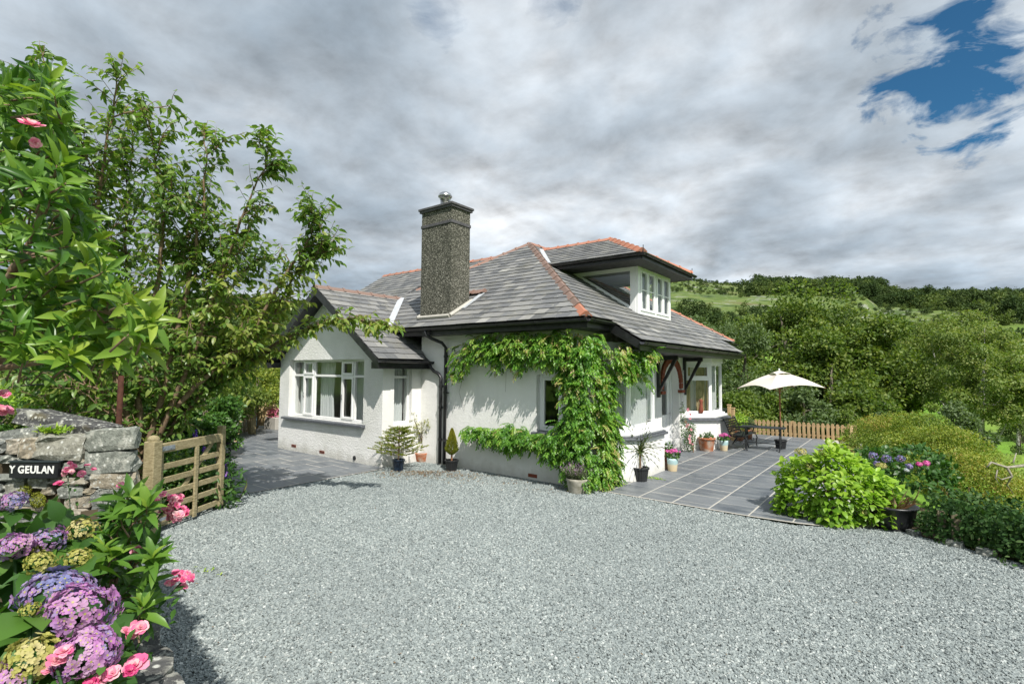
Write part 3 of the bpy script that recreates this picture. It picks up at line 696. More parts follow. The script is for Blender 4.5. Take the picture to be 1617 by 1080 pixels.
def build_windows():
    # big six-light timber window in the gabled bay
    F = ((0, 7.60, 0), (1, 0, 0), (0, -1, 0)); w = MB(); z0, zt, z1 = .98, 2.03, 2.40
    xs = [-13.42, -12.90, -12.40, -11.17, -10.66, -10.12]
    w.fbox(F, -13.42, -10.12, -.06, .0, .93, .99); w.fbox(F, -13.42, -10.12, -.06, 0, 2.385, 2.44)
    for i, x in enumerate(xs):
        a = x if i == 0 else x-.03; c = x+.05 if i == 0 else (x if i == 5 else x+.03); a = x-.05 if i == 5 else a; w.fbox(F, a, c, -.06, .004, .99, 2.385)
    for i in range(5): w.fbox(F, xs[i]+(.05 if i == 0 else .03), xs[i+1]-(.05 if i == 4 else .03), -.06, .0, zt-.025, zt+.03)
    win = w.build('window', m['white_paint'], HOUSE, bevel=.004)
    for i in range(5):
        a, c = xs[i]+.035, xs[i+1]-.035
        op = i in (1, 3)
        for (d, e) in ((.99, zt-.025), (zt+.03, 2.385)):
            if op:
                f = MB(); bars(f, F, [(a, a+.045, d, e), (c-.045, c, d, e), (a+.045, c-.045, d, d+.05), (a+.045, c-.045, e-.045, e)], -.02, .025)
                f.build('casement', m['white_paint'], win, bevel=.004)
            pane(win, F, a+.02, c-.02, d+.01, e-.01, -.03)
        if op:
            h = MB(); h.tube([at(F, a+.02, .03, 1.45), at(F, a+.02, .05, 1.5), at(F, a+.02, .045, 1.58)], .007, 6); h.build('window_handle', m['dark_object'], win)
    curtain(win, F, -13.36, -12.78, .85, 2.42, -.20, folds=5); curtain(win, F, -12.42, -11.78, .85, 2.42, -.22, folds=6, gather=.12); curtain(win, F, -10.86, -10.55, .85, 2.42, -.20, folds=4)
    slate_sill(FR_BAY, -13.60, -10.02, .90, .11, .05, win)
    # lampstand, figure and table seen through the glass
    o = MB(); o.lathe([(.13, 0), (.12, .04), (.03, .08), (.05, .25), (.02, .5), (.02, .9), (.03, 1.0)], (-12.7, 8.2, .85), 14); tag(o.build('lamp_base', m['dark_object'], smooth=True), 'dark turned lamp base standing inside the gabled bay window', 'lamp')
    o = MB(); o.lathe([(.08, 0), (.03, .03), (.05, .3), (.10, .5), (.05, .62), (.07, .72), (.03, .8)], (-11.8, 9.6, .95), 10); tag(o.build('figurine', m['dark_object'], smooth=True), 'slim dark figure on a table inside the gabled bay room', 'figurine')
    t = empty('side_table', (-11.35, 9.6, .03), 'brown wooden side table inside the gabled bay room', 'table')
    a = MB(); a.box(-12.4, 9.2, .88, -10.3, 10.0, .94); a.build('table_top', m['room_floor'], t)
    for x in (-12.3, -10.45):
        for y in (9.3, 9.85): a = MB(); a.box(x, y, .03, x+.06, y+.06, .88); a.build('leg', m['room_floor'], t)
    # side light of the bay
    F = ((-9.53, 0, 0), (0, 1, 0), (1, 0, 0)); w = MB(); bars(w, F, [(7.80, 7.85, .93, 2.44), (8.28, 8.33, .93, 2.44), (7.85, 8.28, .93, .99), (7.85, 8.28, 2.385, 2.44), (7.85, 8.28, 2.0, 2.055)], -.06, 0)
    win = w.build('window', m['white_paint'], HOUSE, bevel=.004); pane(win, F, 7.85, 8.28, .99, 2.0, -.03); pane(win, F, 7.85, 8.28, 2.055, 2.385, -.03)
    curtain(win, F, 7.86, 8.27, .9, 2.42, -.15, folds=5)
    # narrow window in the long wall
    F = ((0, 8.74, 0), (1, 0, 0), (0, -1, 0)); w = MB(); bars(w, F, [(-6.0, -5.93, .98, 2.12), (-5.49, -5.42, .98, 2.12), (-5.93, -5.49, .98, 1.05), (-5.93, -5.49, 2.06, 2.12)], -.06, 0)
    win = w.build('window', m['upvc'], HOUSE, bevel=.005); c = sash(win, F, -5.93, -5.49, 1.05, 2.06, .012, .05); pane(win, F, -5.9, -5.52, 1.08, 2.03, -.02)
    curtain(win, F, -5.60, -5.50, 1.0, 2.1, -.2, folds=2); slate_sill(FR_L, -6.08, -5.36, .965, .08, .05, win)
    # the two canted bays on the door side
    def canted(ya, yb, base_out, zc, small_first):
        """bay with plinth wall, stone cill and three lights; ya/yb: where the cants meet the house wall"""
        out = .75; win_in = .16 if small_first else .19
        P = [(-5.1, ya), (-5.1+out, ya+out), (-5.1+out, yb-out), (-5.1, yb)]
        b = MB(); Q = [(-5.1, ya, -.06), (P[1][0], P[1][1], -.06), (P[2][0], P[2][1], -.06), (-5.1, yb, -.06)]
        b.prism(Q, (0, 0, zc+.02)); b.build('bay_plinth', m['smooth_render'], HOUSE)
        def off(d):
            k = math.tan(math.radians(22.5))
            return [(-5.1, ya-d*1.41), (P[1][0]+d, P[1][1]-d*k), (P[2][0]+d, P[2][1]+d*k), (-5.1, yb+d*1.41)]
        s = MB(); s.prism([(x, y, zc-.045) for x, y in off(.075)], (0, 0, .05)); s.prism([(x, y, zc+.005) for x, y in off(.03)], (0, 0, .03)); s.build('bay_sill', m['slate_sill'], HOUSE, bevel=.008)
        s = MB(); s.prism([(x, y, zc+.035) for x, y in off(-.02)], (0, 0, .06)); s.prism([(x, y, zc+.095) for x, y in off(-.09)], (0, 0, .05)); s.build('window_board', m['upvc'], HOUSE, bevel=.01)
        q = off(-win_in); zb, zt = zc+.145, 2.46
        hd = MB(); hd.prism([(x, y, zt) for x, y in off(-win_in+.03)], (0, 0, .34)); hd.build('bay_fascia', m['white_paint'], HOUSE, bevel=.01)
        for i in range(3):
            (xa, y_a), (xb, y_b) = q[i], q[i+1]; L_ = math.hypot(xb-xa, y_b-y_a); u = ((xb-xa)/L_, (y_b-y_a)/L_, 0); n_ = (u[1], -u[0], 0); F = ((xa, y_a, 0), u, n_)
            w = MB(); e = .075
            bars(w, F, [(0, e, zb, zt), (L_-e, L_, zb, zt), (e, L_-e, zb, zb+e), (e, L_-e, zt-e, zt)], -.07, 0)
            if i == 1 and L_ > 9: bars(w, F, [(L_/2-.04, L_/2+.04, zb+e, zt-e)], -.07, 0)
            win = w.build('window', m['upvc'], HOUSE, bevel=.006)
            if i == 0 or L_ <= 1.2 and i == 0:
                zs = zt-.46; b2 = MB(); b2.fbox(F, e, L_-e, -.07, 0, zs-.04, zs+.04); b2.build('transom', m['upvc'], win)
                sash(win, F, e, L_-e, zs+.04, zt-e, .015, .05, d=.04); pane(win, F, e, L_-e, zs+.04, zt-e, -.03); pane(win, F, e, L_-e, zb+e, zs-.04, -.03)
            elif i == 1 and L_ > 9:
                pane(win, F, e, L_/2-.04, zb+e, zt-e, -.03); pane(win, F, L_/2+.04, L_-e, zb+e, zt-e, -.03)
            else: pane(win, F, e, L_-e, zb+e, zt-e, -.03)
            if small_first:
                curtain(win, F, e+.02, e+.22, zb+.03, zt, -.18, 'striped_curtain', 3); curtain(win, F, L_-e-.3, L_-e-.02, zb+.03, zt, -.18, 'curtain' if i else 'striped_curtain', 4)
            else: curtain(win, F, e, L_-e, zb+.03, zt, -.16, 'curtain', 12)
    canted(9.02, 12.0, 0, .87, False)
    canted(14.45, 17.15, 0, .87, True)
    tag(MB().lathe([(.05, 0), (.07, .08), (.05, .2), (.04, .3), (.06, .36), (.02, .4)], (-4.72, 15.0, 1.03), 12).build('ornament', m['brick_red'], smooth=True), 'small brown ornament on the far bay window board', 'ornament')
    # lattice strips either side of the arch
    for y0 in (14.50,):
        t = empty('trellis', (-5.06, y0, .2), 'narrow white diamond trellis between the arch and the far bay window', 'trellis')
        for s in (-1, 1):
            b = MB()
            for k in range(14):
                z = 1.0+k*.085; b.prism([at(FR_R, y0-.09, .02+.006*(s > 0), z+(0 if s > 0 else .085)), at(FR_R, y0+.09, .02+.006*(s > 0), z+(.085 if s > 0 else 0)), at(FR_R, y0+.09, .02+.006*(s > 0), z+(.085 if s > 0 else 0)+.02), at(FR_R, y0-.09, .02+.006*(s > 0), z+(0 if s > 0 else .085)+.02)], (.006, 0, 0))
            b.build('lattice_slat', m['white_paint'], t, kind='stuff')
        for dy in (-.1, .09): b = MB(); b.box(-5.08, y0+dy, .25, -5.06, y0+dy+.012, 2.25); b.build('batten', m['white_paint'], t)
build_windows()

# ------------------------------------------------------------------ roof
TP = .64
def build_roof():
    roof = MB()
    ZL = 3.2
    def quad(*p): roof.add(p, [tuple(range(len(p)))])
    A1 = (-9.1, 12.7, 6.08); A2 = (-9.1, 13.7, 6.08)
    K1 = (-4.6, 8.2, ZL); K2 = (-4.6, 18.2, ZL); K0 = (-13.6, 8.2, ZL); K3 = (-13.6, 18.2, ZL)
    dz = -.03
    def sh(p, d=dz): return (p[0], p[1], p[2]+d)
    quad(sh(K0), sh(K1), sh(A1)); quad(sh(K1), sh(K2), sh(A2), sh(A1)); quad(sh(K2), sh(K3), sh(A2)); quad(sh(K3), sh(K0), sh(A1), sh(A2))
    C0, C1 = (-4.58, 9.15, ZL-.015), (-4.58, 16.65, ZL-.015); D0, D1 = (-3.98, 9.15, 2.80), (-3.98, 16.65, 2.80)
    quad(sh(C0), sh(D0), sh(D1), sh(C1))
    # wing with ridge along x
    W0, W1 = (-17.2, 13.6, 6.08), (-9.1, 13.6, 6.08); E0, E1 = (-17.2, 9.1, ZL), (-9.1, 9.1, ZL); B0, B1 = (-17.2, 18.1, ZL), (-9.1, 18.1, ZL)
    quad(sh(E0), sh(E1), sh(W1), sh(W0)); quad(sh(W0), sh(W1), sh(B1), sh(B0))
    # gabled bay
    RX, RZ, HW = -11.62, 4.24, 2.5; G0, G1 = (RX, 7.08, RZ), (RX, 10.4, RZ)
    quad(sh((RX+HW, 7.08, 2.44)), sh((RX+HW, 9.4, 2.44)), sh(G1), sh(G0)); quad(sh(G0), sh(G1), sh((RX-HW, 9.4, 2.44)), sh((RX-HW, 7.08, 2.44)))
    # dormer
    DY0, DY1, DX = 11.1, 14.55, -4.8; DZ = 4.95; H = 5.84; ym = (DY0+DY1)/2
    R0, R1 = (-6.42, ym, H), (-8.8, ym, H)
    quad((DX, DY0, DZ-.02), (DX, DY1, DZ-.02), sh(R0)); quad((-8.2, DY0, DZ-.02), (DX, DY0, DZ-.02), sh(R0), sh(R1)); quad((DX, DY1, DZ-.02), (-8.2, DY1, DZ-.02), sh(R1), sh(R0))
    RF = roof.build('roof', m['black_paint'], HOUSE)

    # ---- slates, laid course by course
    stuff = MB(); variants = {}; cand = []
    def face(P0, P1, s_dir, polyworld, e=.235, w=.29, near=True):
        P0 = np.array(P0, float); u = np.array(P1, float)-P0; u /= np.linalg.norm(u); s = np.array(s_dir, float); s /= np.linalg.norm(s); n = np.cross(u, s); 
        if n[2] < 0: n = -n
        loc = [((np.array(p)-P0)@u, (np.array(p)-P0)@s) for p in polyworld]
        ar = sum(loc[i-1][0]*loc[i][1]-loc[i][0]*loc[i-1][1] for i in range(len(loc)))
        if ar < 0: loc = loc[::-1]
        amin, amax = min(p[0] for p in loc), max(p[0] for p in loc); bmax = max(p[1] for p in loc); r = 0; b = -.0
        while b < bmax:
            a = amin-(w/2 if r % 2 else 0)-random.uniform(0, .03); 
            while a < amax:
                ww = w*random.uniform(.93, 1.07)
                x0, x1 = a+.003, a+ww-.003; bb = b+random.uniform(-.008, .008)
                pts = clip_poly([(x0, bb-.02), (x1, bb-.02), (x1, bb+e+.02), (x0, bb+e+.02)], [(p[0], p[1]-(.03 if p[1] < .01 else 0)) for p in loc])
                if len(pts) >= 3 and area(pts) > .004:
                    c = P0+u*(a+ww/2)+s*(b+e/2)
                    cand.append((np.linalg.norm(c-np.array([0, 0, CAM_H])), P0, u, s, n, pts, bb, e, near))
                a += ww
            b += e; r += 1
    sl = math.hypot(1, TP)
    face(K0, K1, (0, 1, TP), [K0, K1, A1])
    face(K1, K2, (-1, 0, TP), [K1, K2, A2, A1])
    face(D0, D1, (-1, 0, TP), [D0, D1, C1, C0])
    face(K3, K0, (1, 0, TP), [(-11.5, 8.2+2.1, 4.4), A1, A2, (-11.5, 16.1, 4.54)] if False else [K3, K0, A1, A2], near=False)
    face(E0, E1, (0, 1, TP), [E0, E1, W1, W0])
    ts = (RZ-2.44)/HW
    face((RX+HW, 7.08, 2.44), (RX+HW, 9.9, 2.44), (-1, 0, ts), [(RX+HW, 7.08, 2.44), (RX+HW, 8.5, 2.44), (RX+1.4, 9.3, RZ-ts*1.4), G1, G0], e=.225)
    face((RX-HW, 9.9, 2.44), (RX-HW, 7.08, 2.44), (1, 0, ts), [(RX-HW, 9.9, 2.44), (RX-HW, 7.08, 2.44), G0, G1], near=False)
    td = (H-DZ)/(ym-DY0); tf = (H-DZ)/(DX-R0[0])*-1
    face((-8.3, DY0, DZ), (DX, DY0, DZ), (0, 1, td), [(-7.4, DY0, DZ), (DX, DY0, DZ), R0, R1], e=.2, w=.26)
    face((DX, DY0, DZ), (DX, DY1, DZ), (-1, 0, (H-DZ)/(DX-R0[0])), [(DX, DY0, DZ), (DX, DY1, DZ), R0], e=.2, w=.26, near=False)
    face((DX, DY1, DZ), (-8.3, DY1, DZ), (0, -1, td), [(DX, DY1, DZ), (-7.4, DY1, DZ), R1, R0], e=.2, w=.26, near=False)
    cand.sort(key=lambda c: c[0]+(100 if not c[8] else 0))
    off = base(RF)
    for i, (d_, P0, u, s, n, pts, bb, e, near) in enumerate(cand):
        tilt = lambda b: .022-.016*(b-bb)/e
        k = len(pts); top = [P0+u*p[0]+s*p[1]+n*(tilt(p[1])+.004) for p in pts]; bot = [P0+u*p[0]+s*p[1]+n*(tilt(p[1])-.006) for p in pts]
        F = [tuple(range(k)), tuple(range(k, 2*k))[::-1]]+[(j, k+j, k+(j+1) % k, (j+1) % k) for j in range(k)]
        tt = random.betavariate(2.0, 2.6)
        if i < 296:
            c = sum(top)/k; me = rawmesh('slate', [v-c for v in top+bot], F, m['roof_slate'], False, [tt]*(2*k)); link('slate', me, RF, c-off)
        else: stuff.add(top+bot, F, tt)
    stuff.build('slate_courses', m['roof_slate'], RF, kind='stuff')

    # ---- ridge and hip tiles
    def ridge(p, q, tint=(.2, .5), L_=.42, w=.115, drop=.085, r0=0):
        p, q = np.array(p, float), np.array(q, float); L = np.linalg.norm(q-p); d = (q-p)/L; k = max(1, round(L/L_)); st = L/k
        side = np.cross(d, [0, 0, 1.]); side /= np.linalg.norm(side); up = np.cross(side, d)
        prof = [(-w, -drop), (-w*.93, -drop*.78), (-.02, .016), (.02, .016), (w*.93, -drop*.78), (w, -drop)]
        for i in range(k):
            mb = MB(); a = p+d*(i*st-.02); V = []
            for (t, hgt) in ((0, .0), (st*.86, .004), (st*.86, .02), (st*1.0, .022)):
                for (x, z) in prof: V.append(a+d*t+side*x*(1+(hgt > .01)*.08)+up*(z+hgt+.035))
            F = [(r*6+c, r*6+c+1, (r+1)*6+c+1, (r+1)*6+c) for r in range(3) for c in range(5)]+[(18, 19, 20, 21, 22, 23)]
            c0 = a+d*st/2; me = rawmesh('ridge_tile', [v-c0 for v in map(np.array, V)], F, m['terracotta'], False, [random.uniform(*tint)]*24); link('ridge_tile', me, RF, c0-off)
    ridge(A1, (-4.98, 8.58, ZL+.24), (.05, .4)); ridge((-4.98, 8.58, ZL+.24), (-4.62, 8.22, ZL+.02), (.95, 1))
    ridge((-11.5, 10.3, 4.54), A1, (.3, .6)); ridge(A1, A2, (.6, .9)); ridge(A2, (-4.62, 18.18, ZL+.02), (.7, 1), w=.09, drop=.06)
    ridge((-17.2, 13.6, 6.08), (-9.7, 13.6, 6.08), (.7, 1)); ridge((RX, 7.05, RZ), (RX, 10.1, RZ), (.25, .45), w=.10)
    ridge(R1, R0, (.85, 1), L_=.36); ridge(R0, (DX+.02, DY0+.02, DZ+.03), (.85, 1), L_=.36, w=.12); ridge(R0, (DX+.02, DY1-.02, DZ+.03), (.85, 1), L_=.36)
    # lead valleys and flashings
    def strip(name, p, q, w=.12, up=.03, parent=RF, mat='lead'):
        p, q = np.array(p, float), np.array(q, float); d = (q-p)/np.linalg.norm(q-p); s = np.cross(d, [0, 0, 1.]); s /= np.linalg.norm(s); u_ = np.cross(s, d)
        b = MB(); b.prism([p-s*w/2+u_*up, p+s*w/2+u_*up, q+s*w/2+u_*up, q-s*w/2+u_*up], u_*.015); return b.build(name, m[mat], parent)
    zv = lambda y: ZL+TP*(y-8.2)
    strip('lead_valley', (RX+.02, 8.2+(RZ-ZL)/TP-.02, RZ), (RX+HW*(RZ-ZL)/(RZ-2.44)+.05, 8.15, ZL-.02), .16, .035)
    strip('lead_valley', (-8.72, ym-.1, 5.83), (-7.36, DY0-.02, DZ+.02), .14, .03)
    # chimney
    CX0, CX1, CY0, CY1 = -9.42, -8.40, 8.56, 9.2
    c = MB(); c.box(CX0, CY0, 3.0, CX1, CY1, 6.04); ch = c.build('chimney', m['pebbledash'], HOUSE)
    for (z, h, o_) in ((5.66, .075, .018), (6.04, .05, .045), (6.09, .055, .07)):
        b = MB(); b.box(CX0-o_, CY0-o_, z, CX1+o_, CY1+o_, z+h); b.build('chimney_band' if z < 6 else 'chimney_cap', m['concrete_cap'], ch, bevel=.008)
    pz = 6.145; px_, py_ = -8.95, 8.88
    b = MB(); b.lathe([(.13, 0), (.115, .02), (.115, .25)], (px_, py_, pz), 18); cw = b.build('cowl', m['steel'], ch, smooth=True)
    b = MB(); b.lathe([(.17, .31), (.175, .33), (.14, .39), (.08, .43), (.02, .44)], (px_, py_, pz), 18); b.build('cowl_cap', m['steel'], cw, smooth=True)
    b = MB()
    for i in range(6):
        a = i*math.pi/3; b.tube([(px_+.12*math.cos(a), py_+.12*math.sin(a), pz+.22), (px_+.15*math.cos(a), py_+.15*math.sin(a), pz+.33)], .008, 6)
    b.build('cowl_strut', m['steel'], cw, kind='stuff')
    # mortar fillet round the foot of the stack, lead behind
    b = MB()
    for p, q in (((CX0-.02, CY0-.05, zv(CY0)+.03), (CX1+.03, CY0-.05, zv(CY0)+.03)), ((CX1+.04, CY0-.06, zv(CY0)+.03), (CX1+.05, CY1+.05, zv(CY1)+.05)), ((CX0-.04, CY0-.05, zv(CY0)+.03), (CX0-.04, CY1+.05, zv(CY1)+.05))):
        b.tube([p, q], .05, 6)
    b.build('mortar_fillet', m['pointing'], ch)
    strip('lead_flashing', (CX1+.14, CY1+.35, zv(CY1+.35)), (CX1+.12, CY0+.3, zv(CY0+.3)), .14, .03)
    ridge((CX1-.5, CY1+.38, zv(CY1+.38)+.06), (CX1+.2, CY1+.38, zv(CY1+.38)+.06), (.4, .5), L_=.35)
    # skylight on the wing
    P0 = np.array([-13.1, 10.75, ZL+TP*1.65]); s = np.array([0, 1, TP])/sl; n = np.array([0, -TP, 1])/sl; Fk = (tuple(P0+n*.02), (1, 0, 0), tuple(n))
    def skq(a0, a1, b0, b1, h0, h1, mb): mb.prism([P0+np.array([a0, 0, 0])+s*b0+n*h0, P0+np.array([a1, 0, 0])+s*b0+n*h0, P0+np.array([a1, 0, 0])+s*b1+n*h0, P0+np.array([a0, 0, 0])+s*b1+n*h0], n*(h1-h0))
    mb = MB(); skq(-.0, 1.3, 0, .06, .02, .10, mb); skq(0, 1.3, 1.2, 1.27, .02, .10, mb); skq(0, .06, .06, 1.2, .02, .1, mb); skq(1.24, 1.3, .06, 1.2, .02, .1, mb); sk = mb.build('skylight', m['concrete_cap'], HOUSE)
    mb = MB(); skq(.06, 1.24, .06, 1.2, .07, .075, mb); mb.build('pane', m['glass'], sk)
    mb = MB(); skq(.06, 1.24, .06, 1.2, .03, .04, mb); mb.build('blind', m['curtain'], sk)

    # ---- eaves: soffit, fascia, gutters, pipes
    def gutter(p, q, r=.06, name='gutter'):
        p, q = np.array(p, float), np.array(q, float); d = (q-p)/np.linalg.norm(q-p); s = np.cross(d, [0, 0, 1.]); b = MB(); K = 9; V = []
        for pt in (p, q):
            for (rr, rng_) in ((r, range(K)), (r-.006, range(K-1, -1, -1))):
                for j in rng_: a = math.pi*j/(K-1); V.append(pt+s*rr*math.cos(a)+np.array([0, 0, -rr*math.sin(a)]))
        n2 = 2*K; F = [(j, (j+1) % n2, n2+(j+1) % n2, n2+j) for j in range(n2)]+[tuple(range(n2)), tuple(range(n2, 2*n2))[::-1]]
        b.add(V, F); g = b.build(name, m['black_paint'], HOUSE)
        L = np.linalg.norm(q-p); k = int(L/.9); bb = MB()
        for i in range(k+1):
            c = p+d*(.15+i*(L-.3)/max(1, k)); bb.tube([c+s*(r+.004)*math.cos(math.pi*j/6)+np.array([0, 0, -(r+.004)*math.sin(math.pi*j/6)]) for j in range(7)], .008, 5)
        bb.build('gutter_bracket', m['black_paint'], g, kind='stuff')
        return g
    def board(name, pts, off, mat='black_paint'): b = MB(); b.prism(pts, off); return b.build(name, m[mat], HOUSE)
    board('fascia', [(-9.65, 8.25, 3.0), (-4.62, 8.25, 3.0), (-4.62, 8.25, 3.165), (-9.65, 8.25, 3.165)], (0, .025, 0))
    board('soffit', [(-9.65, 8.277, 3.0), (-4.66, 8.277, 3.0), (-4.66, 8.7, 3.0), (-9.65, 8.7, 3.0)], (0, 0, .02))
    gutter((-9.72, 8.16, 3.16), (-4.56, 8.16, 3.16))
    board('fascia', [(-4.65, 8.277, 3.0), (-4.65, 9.6, 3.0), (-4.65, 9.6, 3.165), (-4.65, 8.277, 3.165)], (.025, 0, 0))
    board('soffit', [(-5.15, 8.72, 3.0), (-4.66, 8.72, 3.0), (-4.66, 9.6, 3.0), (-5.15, 9.6, 3.0)], (0, 0, .02))
    gutter((-4.54, 8.16, 3.16), (-4.54, 9.5, 3.14))
    board('fascia', [(-4.03, 9.18, 2.60), (-4.03, 16.6, 2.60), (-4.03, 16.6, 2.76), (-4.03, 9.18, 2.76)], (.025, 0, 0))
    board('soffit', [(-5.1, 9.18, 2.60), (-4.032, 9.18, 2.60), (-4.032, 16.6, 2.60), (-5.1, 16.6, 2.60)], (0, 0, .02))
    board('verge_board', [(-4.0, 9.145, 2.62), (-4.0, 9.145, 2.78), (-4.64, 9.145, 3.18), (-4.64, 9.145, 2.98)], (0, .02, 0))
    board('verge_board', [(-4.0, 16.62, 2.62), (-4.0, 16.62, 2.78), (-4.64, 16.62, 3.18), (-5.1, 16.62, 2.62)], (0, .02, 0))
    gutter((-3.93, 9.1, 2.76), (-3.93, 16.72, 2.74))
    board('fascia', [(-4.65, 16.7, 3.0), (-4.65, 18.2, 3.0), (-4.65, 18.2, 3.165), (-4.65, 16.7, 3.165)], (.025, 0, 0)); gutter((-4.54, 16.8, 3.14), (-4.54, 18.2, 3.14))
    # gabled bay: barge boards, box ends, gutter
    for sg in (1, -1):
        xe, xr = RX+sg*2.56, RX; ze, zr = 2.44-.05, RZ+.0
        pts = [(xe, 7.06, ze-.17), (xe, 7.06, ze), (xr, 7.06, zr), (xr, 7.06, zr-.20)]
        board('barge_board', pts, (0, .03, 0))
        board('gable_soffit', [(xe, 7.09, ze-.16), (xr, 7.09, zr-.19), (xr, 7.47, zr-.19), (xe, 7.47, ze-.16)], (0, 0, .015))
        board('eaves_box', [(RX+sg*2.26, 7.095, 2.22), (RX+sg*2.54, 7.095, 2.22), (RX+sg*2.54, 7.095, 2.37), (RX+sg*2.26, 7.095, 2.37)], (0, 1.5 if sg > 0 else 2.4, 0))
    gutter((RX+2.60, 7.04, 2.41), (RX+2.60, 8.62, 2.40)); gutter((RX-2.6, 7.04, 2.41), (RX-2.6, 9.4, 2.40))
    # down pipes with swan necks
    def pipe(pts, r=.038):
        b = MB(); b.tube(pts, r, 10); o = b.build('downpipe', m['black_paint'], HOUSE, smooth=True); c = MB(); x, y, z = pts[-2]
        for zz in (pts[-1][2]+.55, (pts[-1][2]+z)/2+.3, z-.2):
            c.tube([(x, y, zz-.03), (x, y, zz+.03)], r+.009, 10); c.box(x-.07, y+.02, zz-.012, x+.07, 8.62, zz+.012)
        c.build('pipe_clip', m['black_paint'], o)
    pipe([(-8.80, 8.16, 3.11), (-8.80, 8.17, 3.0), (-8.72, 8.3, 2.92), (-8.58, 8.48, 2.83), (-8.53, 8.56, 2.72), (-8.53, 8.56, .04)])
    pipe([(-9.02, 8.52, 2.36), (-9.0, 8.53, 2.26), (-8.9, 8.55, 2.17), (-8.77, 8.56, 2.12), (-8.68, 8.56, 2.02), (-8.68, 8.56, .04)])
    # brackets under the porch roof
    for y in (12.72, 14.66):
        b = MB(); b.fbox(FR_R, y-.04, y+.04, .005, .08, 1.55, 2.6); b.fbox(FR_R, y-.035, y+.035, .08, .55, 2.50, 2.6)
        b.prism([at(FR_R, y-.035, .08, 1.70), at(FR_R, y-.035, .08, 1.82), at(FR_R, y-.035, .42, 2.50), at(FR_R, y-.035, .52, 2.50)], (0, .07, 0)); b.build('porch_bracket', m['black_paint'], HOUSE, bevel=.005)
    # dormer body
    FX = -5.22; y0, y1 = 11.86, 14.05; zb = ZL+TP*(-4.6-FX)-.02; zt = 4.80
    dm = MB(); e = .13
    dm.box(FX-.07, y0, zb-.05, FX, y0+e, zt); dm.box(FX-.07, y1-e, zb-.05, FX, y1, zt); dm.box(FX-.07, y0+e, zb-.05, FX, y1-e, zb+.13); dm.box(FX-.07, y0+e, zt-.06, FX, y1-e, zt)
    dm.box(FX-.07, (y0+y1)/2-.05, zb+.13, FX, (y0+y1)/2+.05, zt-.06)
    dw = dm.build('dormer_window', m['upvc'], HOUSE, bevel=.006); F = ((FX, 0, 0), (0, 1, 0), (1, 0, 0))
    L4 = [(y0+e, (y0+y1)/2-.05), ((y0+y1)/2+.05, y1-e)]
    for (a, c_) in L4:
        mid = (a+c_)/2
        for (p, q) in ((a, mid), (mid, c_)):
            sash(dw, F, p+.003, q-.003, zb+.13, zt-.06, .02, .065); pane(dw, F, p+.03, q-.03, zb+.16, zt-.09, -.02)
            h = MB(); h.fbox(F, p+.06, q-.06, -.03, .012, zb+.13+.52, zb+.13+.545); h.build('glazing_bar', m['upvc'], dw)
        curtain(dw, F, a+.02, c_-.02, zb+.05, zt-.05, -.12, folds=8)
    b = MB(); b.box(FX-.02, y0-.05, zb-.10, FX+.06, y1+.05, zb-.05); b.build('dormer_sill', m['lead'], dw)
    # cheeks: triangular light on the near side, boarding on the far side
    xb = -4.6-(zt-ZL)/TP
    for yy, sgn in ((y0, -1), (y1, 1)):
        T = [(FX-.07, zt), (FX-.07, zb+.05), (xb, zt)]
        def inset(T, d0, d1, d2):
            # left/diag/top insets of the triangle
            x, zt_ = T[0]; dgl = TP; hh = math.hypot(1, dgl)
            xr = x-d0; zt2 = zt_-d2; lo = lambda X: T[1][1]+(x-X)*dgl+d1*hh
            return [(xr, zt2), (xr, lo(xr)), (x-(zt2-T[1][1]-d1*hh)/dgl, zt2)]
        I = inset(T, .14, .09, .10); fb = MB()
        for i in range(3):
            q = [T[i], T[(i+1) % 3], I[(i+1) % 3], I[i]]; fb.prism([(p[0], yy-sgn*.05, p[1]) for p in q], (0, sgn*.06, 0))
        ck = fb.build('dormer_cheek', m['upvc'], HOUSE, bevel=.004)
        g = MB(); g.add([(p[0], yy, p[1]) for p in I], [(0, 1, 2)]); g.build('pane', m['glass'], ck)
        I2 = [(FX, zb-.0), (FX, zb-.12), (xb-.1, zt-.12), (xb-.1, zt+.02)]
        fl = MB(); fl.prism([(p[0], yy+sgn*.02, p[1]) for p in I2], (0, sgn*.03, 0)); fl.build('cheek_flashing', m['black_paint'], ck)
    b = MB(); b.box(-8., 12.9, 3.6, -7.9, 14, 5.0); b.box(-8, y0+.1, 3.2, -5.4, y1-.1, 3.25); b.box(-7.2, y0+.1, 4.76, FX-.08, y1-.1, 4.79); b.build('attic_lining', m['white_paint'], HOUSE)  # white ceiling board added so the side glass looks paler, like reflected sky
    # dormer eaves
    b = MB(); b.box(-7.6, DY0+.02, 4.80, DX-.02, DY1-.02, 4.825); b.build('dormer_soffit', m['concrete_cap'], HOUSE)
    board('fascia', [(-7.5, DY0-.0, 4.79), (DX, DY0-.0, 4.79), (DX, DY0-.0, 4.925), (-7.5, DY0-.0, 4.925)], (0, -.025, 0)); board('fascia', [(DX, DY0-.0, 4.79), (DX, DY1, 4.79), (DX, DY1, 4.925), (DX, DY0-.0, 4.925)], (.025, 0, 0)); board('fascia', [(-7.5, DY1, 4.79), (DX, DY1, 4.79), (DX, DY1, 4.925), (-7.5, DY1, 4.925)], (0, .025, 0))
    gutter((-7.35, DY0-.09, 4.92), (DX+.10, DY0-.09, 4.91), .05); gutter((DX+.085, DY0-.12, 4.92), (DX+.085, DY1+.1, 4.91), .05)
    for p in ((DX+.03, DY0+.03), (DX+.03, DY1-.03)): b = MB(); b.tube([(p[0], p[1], DZ), (p[0], p[1], DZ+.17)], .009, 6); b.build('hip_iron', m['cast_iron'], HOUSE)
build_roof()

